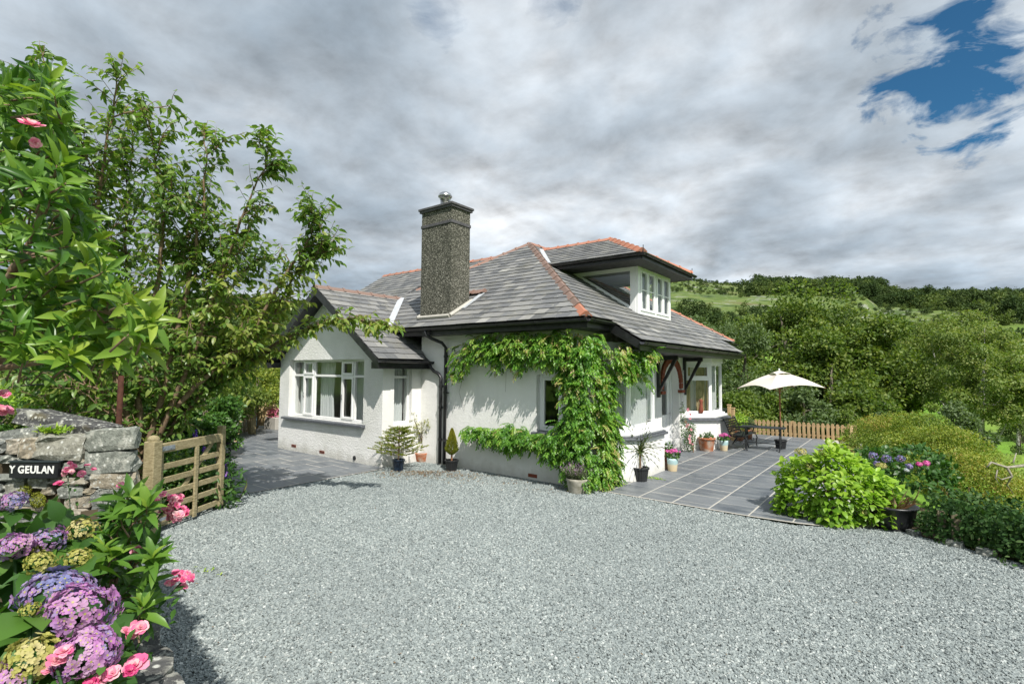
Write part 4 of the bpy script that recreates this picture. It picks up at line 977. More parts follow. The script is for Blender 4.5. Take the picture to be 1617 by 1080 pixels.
# ================================================================== FOLIAGE LIBRARY
TPL = {
 'diamond': (np.array([(0, 0, 0), (.5, .45, .10), (0, 1, -.05), (-.5, .45, .10)]), np.array([(0, 1, 2), (0, 2, 3)])),
 'leaf': (np.array([(0, 0, 0), (0, .32, 0), (.40, .30, .07), (-.40, .30, .07), (0, .68, -.04), (.36, .66, .03), (-.36, .66, .03), (0, 1, -.16)]),
          np.array([(0, 2, 1), (0, 1, 3), (1, 2, 5), (1, 5, 4), (1, 4, 6), (1, 6, 3), (4, 5, 7), (4, 7, 6)])),
 'big': (np.array([(0, 0, 0), (0, .2, .01), (.34, .17, .07), (-.34, .17, .07), (0, .45, .0), (.5, .42, .09), (-.5, .42, .09), (0, .72, -.06), (.36, .72, .0), (-.36, .72, .0), (0, 1, -.2)]),
         np.array([(0, 2, 1), (0, 1, 3), (1, 2, 5), (1, 5, 4), (1, 4, 6), (1, 6, 3), (4, 5, 8), (4, 8, 7), (4, 7, 9), (4, 9, 6), (7, 8, 10), (7, 10, 9)])),
 'petal': (np.array([(0, 0, 0), (.26, .22, .06), (.5, .55, .16), (.40, .88, .14), (0, 1, .05), (-.40, .88, .14), (-.5, .55, .16), (-.26, .22, .06), (0, .55, .02)]),
           np.array([(0, 1, 8), (1, 2, 8), (2, 3, 8), (3, 4, 8), (4, 5, 8), (5, 6, 8), (6, 7, 8), (7, 0, 8)])),
 'round': (np.array([(0, 0, 0), (.45, .25, .05), (.5, .62, .03), (.2, .95, 0), (-.2, .95, 0), (-.5, .62, .03), (-.45, .25, .05), (0, .5, -.02)]),
           np.array([(0, 1, 7), (1, 2, 7), (2, 3, 7), (3, 4, 7), (4, 5, 7), (5, 6, 7), (6, 0, 7)])),
}
def unit(a): return a/(np.linalg.norm(a, axis=-1, keepdims=True)+1e-9)
def rdir(n, r=None): return unit((r or rng).normal(size=(n, 3)))
class Leaves:
    def __init__(s): s.P = []; s.D = []; s.N = []; s.L = []; s.W = []; s.T = []
    def add(s, P, Dv, Nv, L, W, T):
        n = len(P); s.P.append(np.asarray(P, float)); s.D.append(unit(np.asarray(Dv, float))); s.N.append(np.asarray(Nv, float))
        s.L.append(np.broadcast_to(L, n).astype(float)); s.W.append(np.broadcast_to(W, n).astype(float)); s.T.append(np.broadcast_to(T, n).astype(float)); return s
    def cat(s):
        P, Dv, N = [np.concatenate(q) for q in (s.P, s.D, s.N)]; L, W, T = [np.concatenate(q) for q in (s.L, s.W, s.T)]
        S = unit(np.cross(Dv, N)); N = np.cross(S, Dv); return P, Dv, N, S, L, W, np.clip(T, 0, 1)
    def build(s, name, mat, parent=None, tpl='diamond', origin=None, single=0, piece='leaf', kind=None, label=None):
        """one mesh of leaves; with single=k the k leaves nearest to the camera become objects of their own under it"""
        P, Dv, N, S, L, W, T = s.cat(); tv, tf = TPL[tpl]
        order = np.argsort(np.linalg.norm(P-np.array([0, 0, CAM_H]), axis=1)) if single else np.arange(len(P))
        a, b = order[:single], order[single:]
        off = base(parent) if parent is not None else np.zeros(3); org = np.array(origin, float) if origin is not None else off
        def mk(ix):
            V = P[ix][:, None]+tv[None, :, 0:1]*W[ix][:, None, None]*S[ix][:, None]+tv[None, :, 1:2]*L[ix][:, None, None]*Dv[ix][:, None]+tv[None, :, 2:3]*L[ix][:, None, None]*N[ix][:, None]
            k = len(tv); F = (tf[None]+(np.arange(len(ix))*k)[:, None, None]).reshape(-1, 3); return V.reshape(-1, 3), F, np.repeat(T[ix], k)
        V, F, tt = mk(b); o = link(name, rawmesh(name, V-org, F, mat, False, tt), parent, org-off)
        if kind: o['kind'] = kind
        if label: o['label'] = label
        if single:
            vs_ = [rawmesh(piece, tv, tf, mat, False, np.full(len(tv), q)) for q in np.linspace(0, 1, 8)]
            for i in a:
                Mx = Matrix([[S[i][r]*W[i], Dv[i][r]*L[i], N[i][r]*L[i], P[i][r]-org[r]] for r in range(3)]+[[0, 0, 0, 1]])
                link(piece, vs_[int(round(T[i]*7))], o, mat4=Mx)
        return o
def shell(lv, c, R, n, L, W, up=.5, tint=(.2, .8), lo=.6, flat=.3, drop=0., r=None, hemi=False):
    """leaves through the outer part of an ellipsoid"""
    r = r or rng; d = rdir(n, r)
    if hemi: d[:, 2] = np.abs(d[:, 2])*1.0-.12; d = unit(d)
    rad = lo+(1-lo)*r.uniform(0, 1, n)**.6; R = np.array(R, float)
    bump = 1+.10*np.sin(d[:, 0]*5+c[0]*3)+.10*np.sin(d[:, 1]*6+d[:, 2]*5+c[1])
    P = np.array(c, float)+d*R*(rad*bump)[:, None]; out = unit(d/R)
    Dv = unit(out*(1-flat)+rdir(n, r)*.9+np.array([0, 0, -drop])); Nv = unit(out*.7+np.array([0, 0, up])+rdir(n, r)*.5)
    t = tint[0]+(tint[1]-tint[0])*np.clip(.5+.28*r.normal(size=n)+.1*np.sin(P[:, 0]*2+P[:, 2]*3), 0, 1)
    lv.add(P, Dv, Nv, L*r.uniform(.7, 1.25, n), W*r.uniform(.7, 1.2, n), t)
def crown(lv, c, R, clumps, per, L, W, seed=0, clump_r=.32, **k):
    """uneven crown: many leaf clumps spread over and inside an ellipsoid, gaps between them"""
    r = np.random.default_rng(seed); R = np.array(R, float); C_ = []
    for i in range(clumps):
        d = rdir(1, r)[0]; rr = r.uniform(.45, 1.)**.5; cc = np.array(c)+d*R*rr*r.uniform(.8, 1.08)
        s = clump_r*r.uniform(.6, 1.25)*min(R[0], R[1]); shell(lv, cc, (s, s, s*.72), int(per*r.uniform(.6, 1.3)), L, W, r=r, lo=.35, **k); C_.append(cc)
    return C_

def blob(b, c, R, seed=0, k=10): pass

# ================================================================== BACKGROUND: hills, woods, trees
def tz(x, y): return float(terrain(np.array([x]), np.array([y]))[0])
def ground_at(px, depth):
    p = D(px, 590, depth); return np.array([p[0], p[1], tz(p[0], p[1])])
def far_woods():
    r = np.random.default_rng(9); bases = []
    for k in range(4):
        lv = Leaves()
        if k < 3:
            crown(lv, (0, 0, 3.6), (3.2, 3.2, 3.2), 16, 42, .75, .55, seed=60+k, clump_r=.45, tint=(.1+.2*k, .6+.15*k)); mat = m['leaf_far_shaded']
        else:
            for z in np.linspace(.6, 9, 12): shell(lv, (0, 0, z), ((9.6-z)*.27,)*2+(.5,), 40, .8, .5, tint=(.2, .8), r=r)
            mat = m['leaf_conifer']
        P, Dv, N, S, L, W, T = lv.cat(); tv, tf = TPL['diamond']
        V = P[:, None]+tv[None, :, 0:1]*W[:, None, None]*S[:, None]+tv[None, :, 1:2]*L[:, None, None]*Dv[:, None]+tv[None, :, 2:3]*L[:, None, None]*N[:, None]
        F = (tf[None]+(np.arange(len(P))*4)[:, None, None]).reshape(-1, 3)
        bases.append(bpy.data.objects.new('far_tree', rawmesh('far_tree', V.reshape(-1, 3), F, m['leaf_forest'] if k == 2 else mat, False, np.repeat(T, 4))))
    # broadleaf woodland on the hill, thick to the right, scattered over the moor
    def place(n, cond):
        th = np.radians(r.uniform(-50, 52, n)); rad = np.sqrt(r.uniform(70**2, 740**2, n)); fwd = rad*np.cos(th); rt = rad*np.sin(th)
        x = fwd*-.609+rt*.793; y = fwd*.791+rt*.609; z = terrain(x, y); ang = np.degrees(th); nz = fbm(x, y, .02, 21, 3); keep = cond(ang, rad, nz, z)
        return np.stack([x, y, z-.3], 1)[keep], rad[keep]
    P1, r1 = place(15000, lambda a, q, nz, z: ((a > 30.5+nz*4) & (q > 430) & (nz > -.45)) | ((a > 24+nz*4) & (q > 330) & (q <= 430) & (nz > -.05)) | ((a > 30) & (q > 150) & (q < 330) & (nz > .12)) | ((a > 8) & (a < 30) & (q > 170) & (q < 280) & (nz > .08)) | ((a < 10) & (q > 90) & (nz > .05)))
    P2, r2 = place(19000, lambda a, q, nz, z: (q > 230) & (a > 8) & (a < 42) & ((nz > .0) | ((a > 24) & (nz > -.35))))
    for nm, P, rad in (('hillside_woodland', P1, r1), ('moorland_scrub', P2, r2)):
        n = len(P); s = r.uniform(.75, 1.5, n) if nm[0] == 'h' else r.uniform(.12, .42, n)
        s = np.where(rad < 230, s*.65, s); s = np.where(rad > 560, s*.6, s)
        instances(nm, bases[:3], P, np.stack([s, s, s*r.uniform(.8, 1.2, n)], 1), np.stack([np.zeros(n), np.zeros(n), r.uniform(0, 6.28, n)], 1))
    P3, r3 = place(700, lambda a, q, nz, z: (a > 26) & (q > 520) & (q < 640)); n = len(P3); s = r.uniform(.4, 1.1, n)
    instances('hilltop_conifers', bases[3:], P3, np.stack([s]*3, 1), np.stack([np.zeros(n), np.zeros(n), r.uniform(0, 6.28, n)], 1))
    # drystone walls across the fields
    for k, pts in enumerate([[(1385, 100), (1440, 96), (1480, 92), (1617, 84)], [(1130, 150), (1290, 170), (1440, 158)]]):
        q = [ground_at(*p) for p in pts]; mb = MB(); 
        for i in range(len(q)-1):
            a, b_ = q[i], q[i+1]; nseg = 10
            for j in range(nseg):
                p0 = a+(b_-a)*j/nseg; p1 = a+(b_-a)*(j+1)/nseg; p0[2] = tz(*p0[:2]); p1[2] = tz(*p1[:2]); d = unit(p1-p0); s_ = np.cross(d, [0, 0, 1.])*.35; h0 = 1.0+r.uniform(-.15, .2)
                mb.add([p0-s_, p0+s_, p0+s_*.6+[0, 0, h0], p0-s_*.6+[0, 0, h0], p1-s_, p1+s_, p1+s_*.6+[0, 0, h0], p1-s_*.6+[0, 0, h0]], [(0, 1, 2, 3), (4, 7, 6, 5), (0, 4, 5, 1), (1, 5, 6, 2), (2, 6, 7, 3), (3, 7, 4, 0)])
        o = mb.build('drystone_wall', m['dry_stone']); tag(o, ['grey drystone wall crossing the green meadow beyond the oak', 'distant drystone wall higher up the hillside pasture'][k], 'stone wall')
far_woods()

def tree(name, px, depth, top_py, w, mat, label, seed, clumps=46, per=380, L=.17, W=.12, bark='bark', lean=0, bottom=.25, trunk_r=.22, stems=1, cat='tree', tpl='diamond', group=None, gz=None, limbs=9, **k):
    b = ground_at(px, depth); 
    if gz is not None: b[2] = gz
    topz = CAM_H+(590-top_py)/813.*depth; h = topz-b[2]
    o = empty(name, b, label, cat, group); r = np.random.default_rng(seed); lv = Leaves(); zc = b[2]+h*(bottom+(1-bottom)/2); R = (w/2, w/2, h*(1-bottom)/2)
    C_ = crown(lv, (b[0], b[1], zc), R, clumps, per, L, W, seed=seed, **k); lv.build('crown', mat, o, tpl)
    t = MB()
    for s in range(stems):
        a0 = b+np.array([r.uniform(-.2, .2)*(stems > 1), r.uniform(-.2, .2)*(stems > 1), -.3]); topn = np.array([b[0]+r.uniform(-.1, .1)*w+lean, b[1], b[2]+h*.86]); mid = (a0+topn)/2+np.array([r.uniform(-.3, .3), r.uniform(-.3, .3), 0])
        pts = [a0, a0*.7+mid*.3+[r.uniform(-.08, .08)]*3, mid, mid*.5+topn*.5+[r.uniform(-.1, .1), .1, 0], topn]; t.tube(pts, [trunk_r*1.2, trunk_r, trunk_r*.7, trunk_r*.45, trunk_r*.12], 9)
        for q in r.choice(len(C_), min(limbs, len(C_)), replace=False):
            f = r.uniform(.3, .85); st = a0+(topn-a0)*f; en = C_[q]; md = (st+en)/2+np.array([0, 0, .12*h*r.uniform(0, .6)-.05*h]); rr = trunk_r*(1-f)*.55+.02; t.tube([st, md, en], [rr, rr*.65, rr*.2], 6)
    t.build('trunk', m[bark], o, smooth=True); return o
def bg_trees():
    oak = dict(L=.25, W=.18, clump_r=.27, tint=(.1, .85), flat=.2)
    G_ = 'trees beyond the terrace fence'
    tree('oak_tree', 1252, 38, 458, 10.4, m['leaf_oak'], 'tall spreading oak behind the parasol, its top breaking the skyline of the hill', 1, clumps=80, per=560, bottom=.12, trunk_r=.38, group=G_, **oak)
    tree('oak_tree', 1355, 36, 508, 8.3, m['leaf_oak'], 'broad yellow green oak right of the parasol with dead twigs in its crown', 2, clumps=74, per=560, bottom=.08, trunk_r=.34, group=G_, **oak)
    tree('oak_tree', 1300, 33, 545, 8.0, m['leaf_oak'], 'lower dark oak directly behind the parasol and picket fence', 3, clumps=56, per=520, bottom=.05, trunk_r=.3, group=G_, **oak)
    tree('willow_tree', 1165, 30, 508, 5.6, m['leaf_willow'], 'grey green willow standing just right of the roof edge', 4, clumps=44, per=420, L=.22, W=.09, clump_r=.30, bottom=.02, trunk_r=.2, group=G_, flat=.1)
    tree('ash_tree', 1120, 44, 502, 7.0, m['leaf_willow'], 'pale bushy tree rising behind the lower slope of the slate roof', 5, clumps=40, per=330, L=.30, W=.18, clump_r=.3, bottom=.1, group=G_)
    bi = dict(L=.15, W=.11, clump_r=.24, tint=(.1, .9), drop=.8, flat=.1, bark='birch_bark')
    tree('silver_birch', 1541, 30, 514, 5.6, m['leaf_birch'], 'nearest silver birch with a dark lower trunk in the meadow', 7, clumps=78, per=330, bottom=.38, trunk_r=.15, lean=.2, **bi)
    tree('silver_birch', 1500, 37, 488, 6.9, m['leaf_birch'], 'taller silver birch behind, with a thin leaning white trunk', 8, clumps=84, per=330, bottom=.44, trunk_r=.14, lean=-.8, **bi)
    tree('silver_birch', 1600, 42, 520, 5.8, m['leaf_birch'], 'third silver birch at the right edge of the picture', 9, clumps=52, per=300, bottom=.44, trunk_r=.14, **bi)
    tree('alder_tree', 1640, 48, 540, 5.5, m['leaf_forest'], 'dark tree partly cut by the right edge behind the birches', 10, clumps=36, per=300, L=.3, W=.22, bottom=.05)
    tree('hazel_bush', 1272, 24, 606, 3.4, m['leaf_willow'], 'light green hazel bush below the right half of the parasol', 12, clumps=26, per=300, L=.15, W=.11, bottom=.0, trunk_r=.05, stems=3, clump_r=.3, cat='bush')
    tree('hazel_bush', 1205, 25, 612, 3.0, m['leaf_oak'], 'green bush between the bay window and the parasol pole', 13, clumps=24, per=300, L=.16, W=.12, bottom=.0, trunk_r=.05, stems=3, clump_r=.3, cat='bush')
    tree('hazel_bush', 1163, 23, 618, 2.6, m['leaf_oak'], 'dark bush behind the wooden balustrade posts', 14, clumps=24, per=260, L=.14, W=.1, bottom=.0, trunk_r=.05, stems=3, clump_r=.3, cat='bush')
    for i, (px, dp, top, w, mt, lb) in enumerate([(1350, 23, 640, 2.6, 'leaf_oak', 'rounded bush behind the corner of the picket fence'), (1402, 25, 640, 2.0, 'leaf_willow', 'grey green sapling clump between oak and azaleas'), (1462, 22, 640, 1.6, 'leaf_birch', 'thin leafy sapling clump in front of the white birch trunk'),
                                                  (1500, 19, 640, 2.2, 'leaf_willow', 'wispy pale sapling clump just behind the azalea mound'), (1610, 38, 612, 3, 'leaf_forest', 'dark bush under the third birch at the right edge'), (1560, 24, 700, 1.8, 'leaf_willow', 'low bramble bush at the right edge beside the meadow')]):
        tree('bush', px, dp, top, w, m[mt], lb, 30+i, clumps=20, per=250, L=.12, W=.085, bottom=.0, trunk_r=.03, stems=3, clump_r=.28, cat='bush', limbs=5)
    # trees and bushes left of and behind the house
    for i, (px, dp, top, w, mt, lb) in enumerate([(470, 60, 500, 12, 'leaf_forest', 'distant tree glimpsed between the cherry tree and the gable'), (395, 34, 540, 8, 'leaf_oak', 'tree behind the outbuilding seen through the cherry leaves'), (300, 40, 530, 12, 'leaf_forest', 'dark distant tree hidden behind the cherry crown'), (60, 48, 560, 16, 'leaf_forest', 'far row tree above the lane at the left edge')]):
        tree('tree', px, dp, top, w, m[mt], lb, 50+i, clumps=36, per=260, L=.34, W=.25, bottom=.05, gz=0, clump_r=.3)
    for i, (px, dp, top, w, mt, lb) in enumerate([(68, 19, 607, 2.6, 'leaf_lime', 'clipped bright green hedge block beside the lane'), (20, 21, 596, 3.6, 'leaf_oak', 'dark hedge at the left edge beyond the lane'), (118, 16, 612, 2.6, 'leaf_oak', 'garden shrub behind the rusty post'), (20, 15.5, 640, 1.6, 'leaf_hydrangea', 'low green shrub at the far side of the lane'),
                                                  (405, 19.5, 590, 3.2, 'leaf_azalea', 'reddish green climber heaped over the board fence beside the gable'), (355, 16.5, 597, 2.6, 'leaf_oak', 'green climber heaped over the trellis behind the wheelbarrow'), (318, 12.5, 618, 2.2, 'leaf_hydrangea', 'leafy shrub behind the gate'),
                                                  (262, 9.6, 640, 1.7, 'leaf_hydrangea', 'dark shrub directly behind the hinge post of the gate'), (180, 11, 625, 2.4, 'leaf_cherry', 'dark shrub under the cherry tree behind the stone pier')]):
        tree('shrub', px, dp, top, w, m[mt], lb, 70+i, clumps=26, per=300, L=.10, W=.075, bottom=.0 if dp < 16.2 or px < 130 else .3, trunk_r=.03, stems=3, gz=0, clump_r=.3, cat='shrub', limbs=5)
bg_trees()

# ================================================================== NEAR PLANTS
def cherry():
    root = D(226, 850, 7.35); root[2] = 0
    o = empty('cherry_tree', root, 'large leafy cherry tree behind the stone pier, its long branch reaching to the gable', 'tree')
    r = np.random.default_rng(3); wood = MB(); lv = Leaves()
    stems = [  # photograph direction and distance along each main stem
        ([(226, 850, 6.9), (215, 720, 6.8), (175, 560, 6.7), (150, 400, 6.5), (165, 260, 6.3), (185, 125, 6.2)], .06),
        ([(226, 850, 6.9), (220, 700, 6.9), (225, 560, 6.8), (255, 420, 6.7), (250, 300, 6.6), (235, 190, 6.5)], .06),
        ([(222, 760, 6.9), (260, 600, 6.9), (300, 440, 6.8), (320, 330, 6.7), (325, 215, 6.7)], .05),
        ([(224, 740, 6.9), (290, 600, 6.9), (345, 450, 6.8), (385, 340, 6.7), (425, 240, 6.6)], .045),
        ([(228, 700, 7.0), (310, 610, 7.0), (390, 540, 7.0), (440, 450, 6.9), (480, 390, 6.9), (502, 340, 6.9)], .045),
        ([(226, 720, 7.1), (300, 640, 7.2), (380, 580, 7.3), (450, 535, 7.4), (530, 503, 7.4), (598, 512, 7.3)], .045),
        ([(390, 555, 7.2), (430, 500, 7.1), (470, 430, 7.0), (512, 400, 7.0)], .02),
        ([(226, 760, 6.8), (160, 660, 6.6), (110, 540, 6.4), (85, 420, 6.2), (95, 250, 6.1), (80, 130, 6.0)], .05),
        ([(228, 740, 6.9), (275, 670, 7.1), (330, 610, 7.2), (372, 572, 7.3)], .035),
        ([(215, 700, 6.5), (160, 620, 6.3), (100, 600, 6.2)], .03), ([(226, 690, 7.4), (300, 560, 7.6), (370, 450, 7.6), (400, 410, 7.6)], .03),
        ([(200, 640, 7.2), (200, 480, 7.3), (200, 330, 7.2), (215, 200, 7.1)], .035), ([(150, 420, 6.5), (120, 330, 6.4), (135, 230, 6.3)], .02)]
    def catmull(P, k=6):
        P = [P[0]]+list(P)+[P[-1]]; out = []
        for i in range(1, len(P)-2):
            for j in range(k):
                t = j/k; a, b, c, d = P[i-1:i+3]; out.append(.5*((2*b)+(-a+c)*t+(2*a-5*b+4*c-d)*t*t+(-a+3*b-3*c+d)*t**3))
        out.append(P[-2]); return np.array(out)
    def twig(p, d, L, n_leaf, rad=.006):
        """a leafy shoot: leaves hang alternately on both sides"""
        K = 5; pts = [p]; dd = d.copy()
        for _ in range(K): dd = unit(dd+r.normal(size=3)*.14+np.array([0, 0, -.03])); pts.append(pts[-1]+dd*L/K)
        wood.tube(pts, [rad*(1-.14*i) for i in range(K+1)], 4, cap=False); pts = np.array(pts)
        for i in range(n_leaf):
            t = (i+.6)/n_leaf*K; a = int(min(K-1, t)); q = pts[a]+(pts[a+1]-pts[a])*(t-a); side = unit(np.cross(dd, [0, 0, 1.])+1e-6)*(1 if i % 2 else -1)
            Dl = unit(side*.8+dd*.6+r.normal(size=3)*.35+np.array([0, 0, -.65])); Nl = unit(np.array([0, 0, 1.])+r.normal(size=3)*.45)
            s = r.uniform(.09, .145); lv.add([q], [Dl], [Nl], s, s*.52, [np.clip(.48+.24*r.normal()+.35*(q[0] > -7.9)*(q[2] < 3.6), 0, 1)])
    for pts, rad in stems:
        C_ = catmull([D(q[0], q[1], q[2]+.45) for q in pts]); C_ += np.random.default_rng(int(pts[0][0]+pts[-1][1])).normal(size=C_.shape)*.012; n = len(C_)
        wood.tube(C_, [max(.006, rad*(1-.88*i/(n-1))) for i in range(n)], 7)
        total = sum(np.linalg.norm(C_[i+1]-C_[i]) for i in range(n-1))
        long_ = pts[-1][0] > 590
        for i in range(2, n):
            fr = i/n
            for _ in range((6 if long_ and fr > .6 else 3) if fr > .2 else 1):
                p = C_[i-1]+(C_[i]-C_[i-1])*r.uniform(); ax = unit(C_[i]-C_[i-1]); d = unit(ax*.9+rdir(1, r)[0]*(.55 if long_ else .85)+np.array([0, 0, .0 if long_ else .12])); twig(p, d, (.7 if long_ else 1)*r.uniform(.22, .5), int(r.integers(5, 9)))
            if r.uniform() < (.5 if rad > .025 else .25) and .18 < fr < .93 and not (long_ and fr > .5):
                # a side branch with its own shoots
                p = C_[i]; ax = unit(C_[i]-C_[i-1]); d = unit(ax*.8+rdir(1, r)[0]*.75+np.array([0, 0, .22])); L_ = r.uniform(.45, 1.0)*(1.1-.45*fr)*(.6 if pts[-1][0] > 415 else 1); q = [p]; dd = d.copy()
                for _ in range(5): dd = unit(dd+r.normal(size=3)*.12+np.array([0, 0, .05])); q.append(q[-1]+dd*L_/5)
                wood.tube(q, [.011, .0095, .008, .0065, .005, .003], 5, cap=False)
                for k in range(1, 6):
                    for _ in range(2): twig(np.array(q[k]), unit(dd*.9+rdir(1, r)[0]*.8), r.uniform(.16, .34), int(r.integers(4, 8)))
        for _ in range(3): twig(C_[-1], unit(C_[-1]-C_[-3]+r.normal(size=3)*.05), .35, 10)
    # inner, lower fill of the crown
    for (px, py, dp, R_, n_) in ((170, 620, 7.0, .75, 30), (250, 560, 7.3, .8, 32), (310, 500, 7.3, .7, 24), (150, 480, 7.0, .8, 26), (240, 400, 7.2, .8, 24), (350, 560, 7.2, .6, 34), (330, 440, 7.0, .5, 26), (370, 500, 7.0, .5, 24), (290, 380, 6.9, .45, 22), (300, 300, 6.8, .3, 12), (345, 380, 6.9, .35, 14), (110, 620, 6.6, .6, 20), (260, 640, 7.1, .6, 22), (120, 330, 6.7, .7, 16), (190, 300, 6.9, .6, 14)):
        c = D(px, py, dp+.5)
        for _ in range(int(n_*1.6)): p = c+rdir(1, r)[0]*R_*r.uniform(.2, 1); twig(p, rdir(1, r)[0], .35, 9)
    w = wood.build('trunk', m['twig'], o, smooth=True); w['label'] = 'thin brown stems, branches and shoots'
    lv.build('crown', m['leaf_cherry'], o, 'leaf', single=290)
cherry()

def whorl(lv, wood, p, d, n, L, r, tint=(.2, .7), W=.30, rad=.004, stem=.10):
    wood.tube([p-d*stem, p-d*stem*.4+r.normal(size=3)*.004, p], [rad, rad*.9, rad*.5], 6)
    a = unit(np.cross(d, [0.3, 0.2, 1.])); b = np.cross(d, a)
    for i in range(n):
        th = i*2.4+r.uniform(-.2, .2); inner = i/n; rd = math.cos(th)*a+math.sin(th)*b
        Dl = unit(rd*(1-.55*inner)+d*(.25+.75*inner)+r.normal(size=3)*.08); Nl = unit(d*1.0-rd*.3+np.array([0, 0, .35])+r.normal(size=3)*.12); s = L*r.uniform(.75, 1.15)*(1-.3*inner)
        lv.add([p-d*stem*.5*(1-inner)*r.uniform(.2, 1)], [Dl], [Nl], s, s*W*r.uniform(.85, 1.15), [np.clip(r.uniform(*tint)+.35*inner, 0, 1)])

def floret_head(name, parent, c, R, mat, n, seed, facing, petal=.011, flat=.62, tint=None, eye=None):
    """mophead: every floret four petals and a pale eye over a lumpy dome"""
    r = np.random.default_rng(seed); lv = Leaves(); i = np.arange(n)+.5; ph = np.arccos(1-1.5*i/n)+r.normal(size=n)*.05; th = np.pi*(1+5**.5)*i+r.normal(size=n)*.12
    loc = np.stack([np.cos(th)*np.sin(ph), np.sin(th)*np.sin(ph), np.cos(ph)], 1)
    f = unit(np.array(facing, float)); a = unit(np.cross(f, [.2, .1, 1.])); b = np.cross(f, a); nrm = loc[:, :1]*a+loc[:, 1:2]*b+loc[:, 2:]*f
    lump = 1+.09*np.sin(loc[:, :1]*5+seed)+.09*np.sin(loc[:, 1:2]*6+loc[:, 2:]*4+seed*2)
    pos = np.array(c)+(loc[:, :1]*a*1.08+loc[:, 1:2]*b*.95+loc[:, 2:]*f*flat)*R*lump*(1+r.normal(size=(n, 1))*.05); nn = unit(nrm+rdir(n, r)*.38)
    sz = petal*r.uniform(.7, 1.25, n); tt = np.clip(r.beta(2, 2, n)+.25*np.sin(pos[:, 0]*25+seed)+.1, 0, 1) if tint is None else np.clip(tint+.22*np.sin(loc[:, 0]*3+loc[:, 1]*2.5+seed)+r.normal(size=n)*.14, 0, 1)
    x = unit(np.cross(nn, rdir(1, np.random.default_rng(7))+.01)); y = np.cross(nn, x)
    for k in range(4):
        an = k*math.pi/2+th*3+r.normal(size=n)*.12; dd = x*np.cos(an)[:, None]+y*np.sin(an)[:, None]+nn*r.uniform(.0, .3, (n, 1)); lv.add(pos, dd, nn, sz*1.25, sz*1.12, np.clip(tt+r.normal(size=n)*.05, 0, 1))
    o = lv.build(name, mat, parent, 'petal')
    if eye:
        le = Leaves(); le.add(pos+nn*.0016-x*sz[:, None]*.28, x, nn, sz*.56, sz*.52, r.uniform(.4, 1, n)); le.build('flower_eye', m[eye], o, 'round')
    return o
def rose(name, parent, c, R, facing, seed, mat='petal_pink', n=9, tint=.5):
    r = np.random.default_rng(seed); lv = Leaves(); f = unit(np.array(facing, float)); a = unit(np.cross(f, [.2, .1, 1.])); b = np.cross(f, a); c = np.array(c)
    for ring, (k, el, sz, dt) in enumerate(((6, .12, 1., 0), (5, .45, .82, .08), (4, 1.0, .6, .3), (3, 2.2, .42, .55))):
        for i in range(k):
            th = i*2*math.pi/k+ring*.7+r.uniform(-.15, .15); d = unit((math.cos(th)*a+math.sin(th)*b)+f*el+r.normal(size=3)*.10); lv.add([c-f*R*.1], [d], [unit(f-d*.3)], R*sz*r.uniform(.85, 1.1), R*.85*sz, [np.clip(tint+dt*.5+r.uniform(-.3, .3), 0, 1)])
    return lv.build(name, m[mat], parent, 'petal')

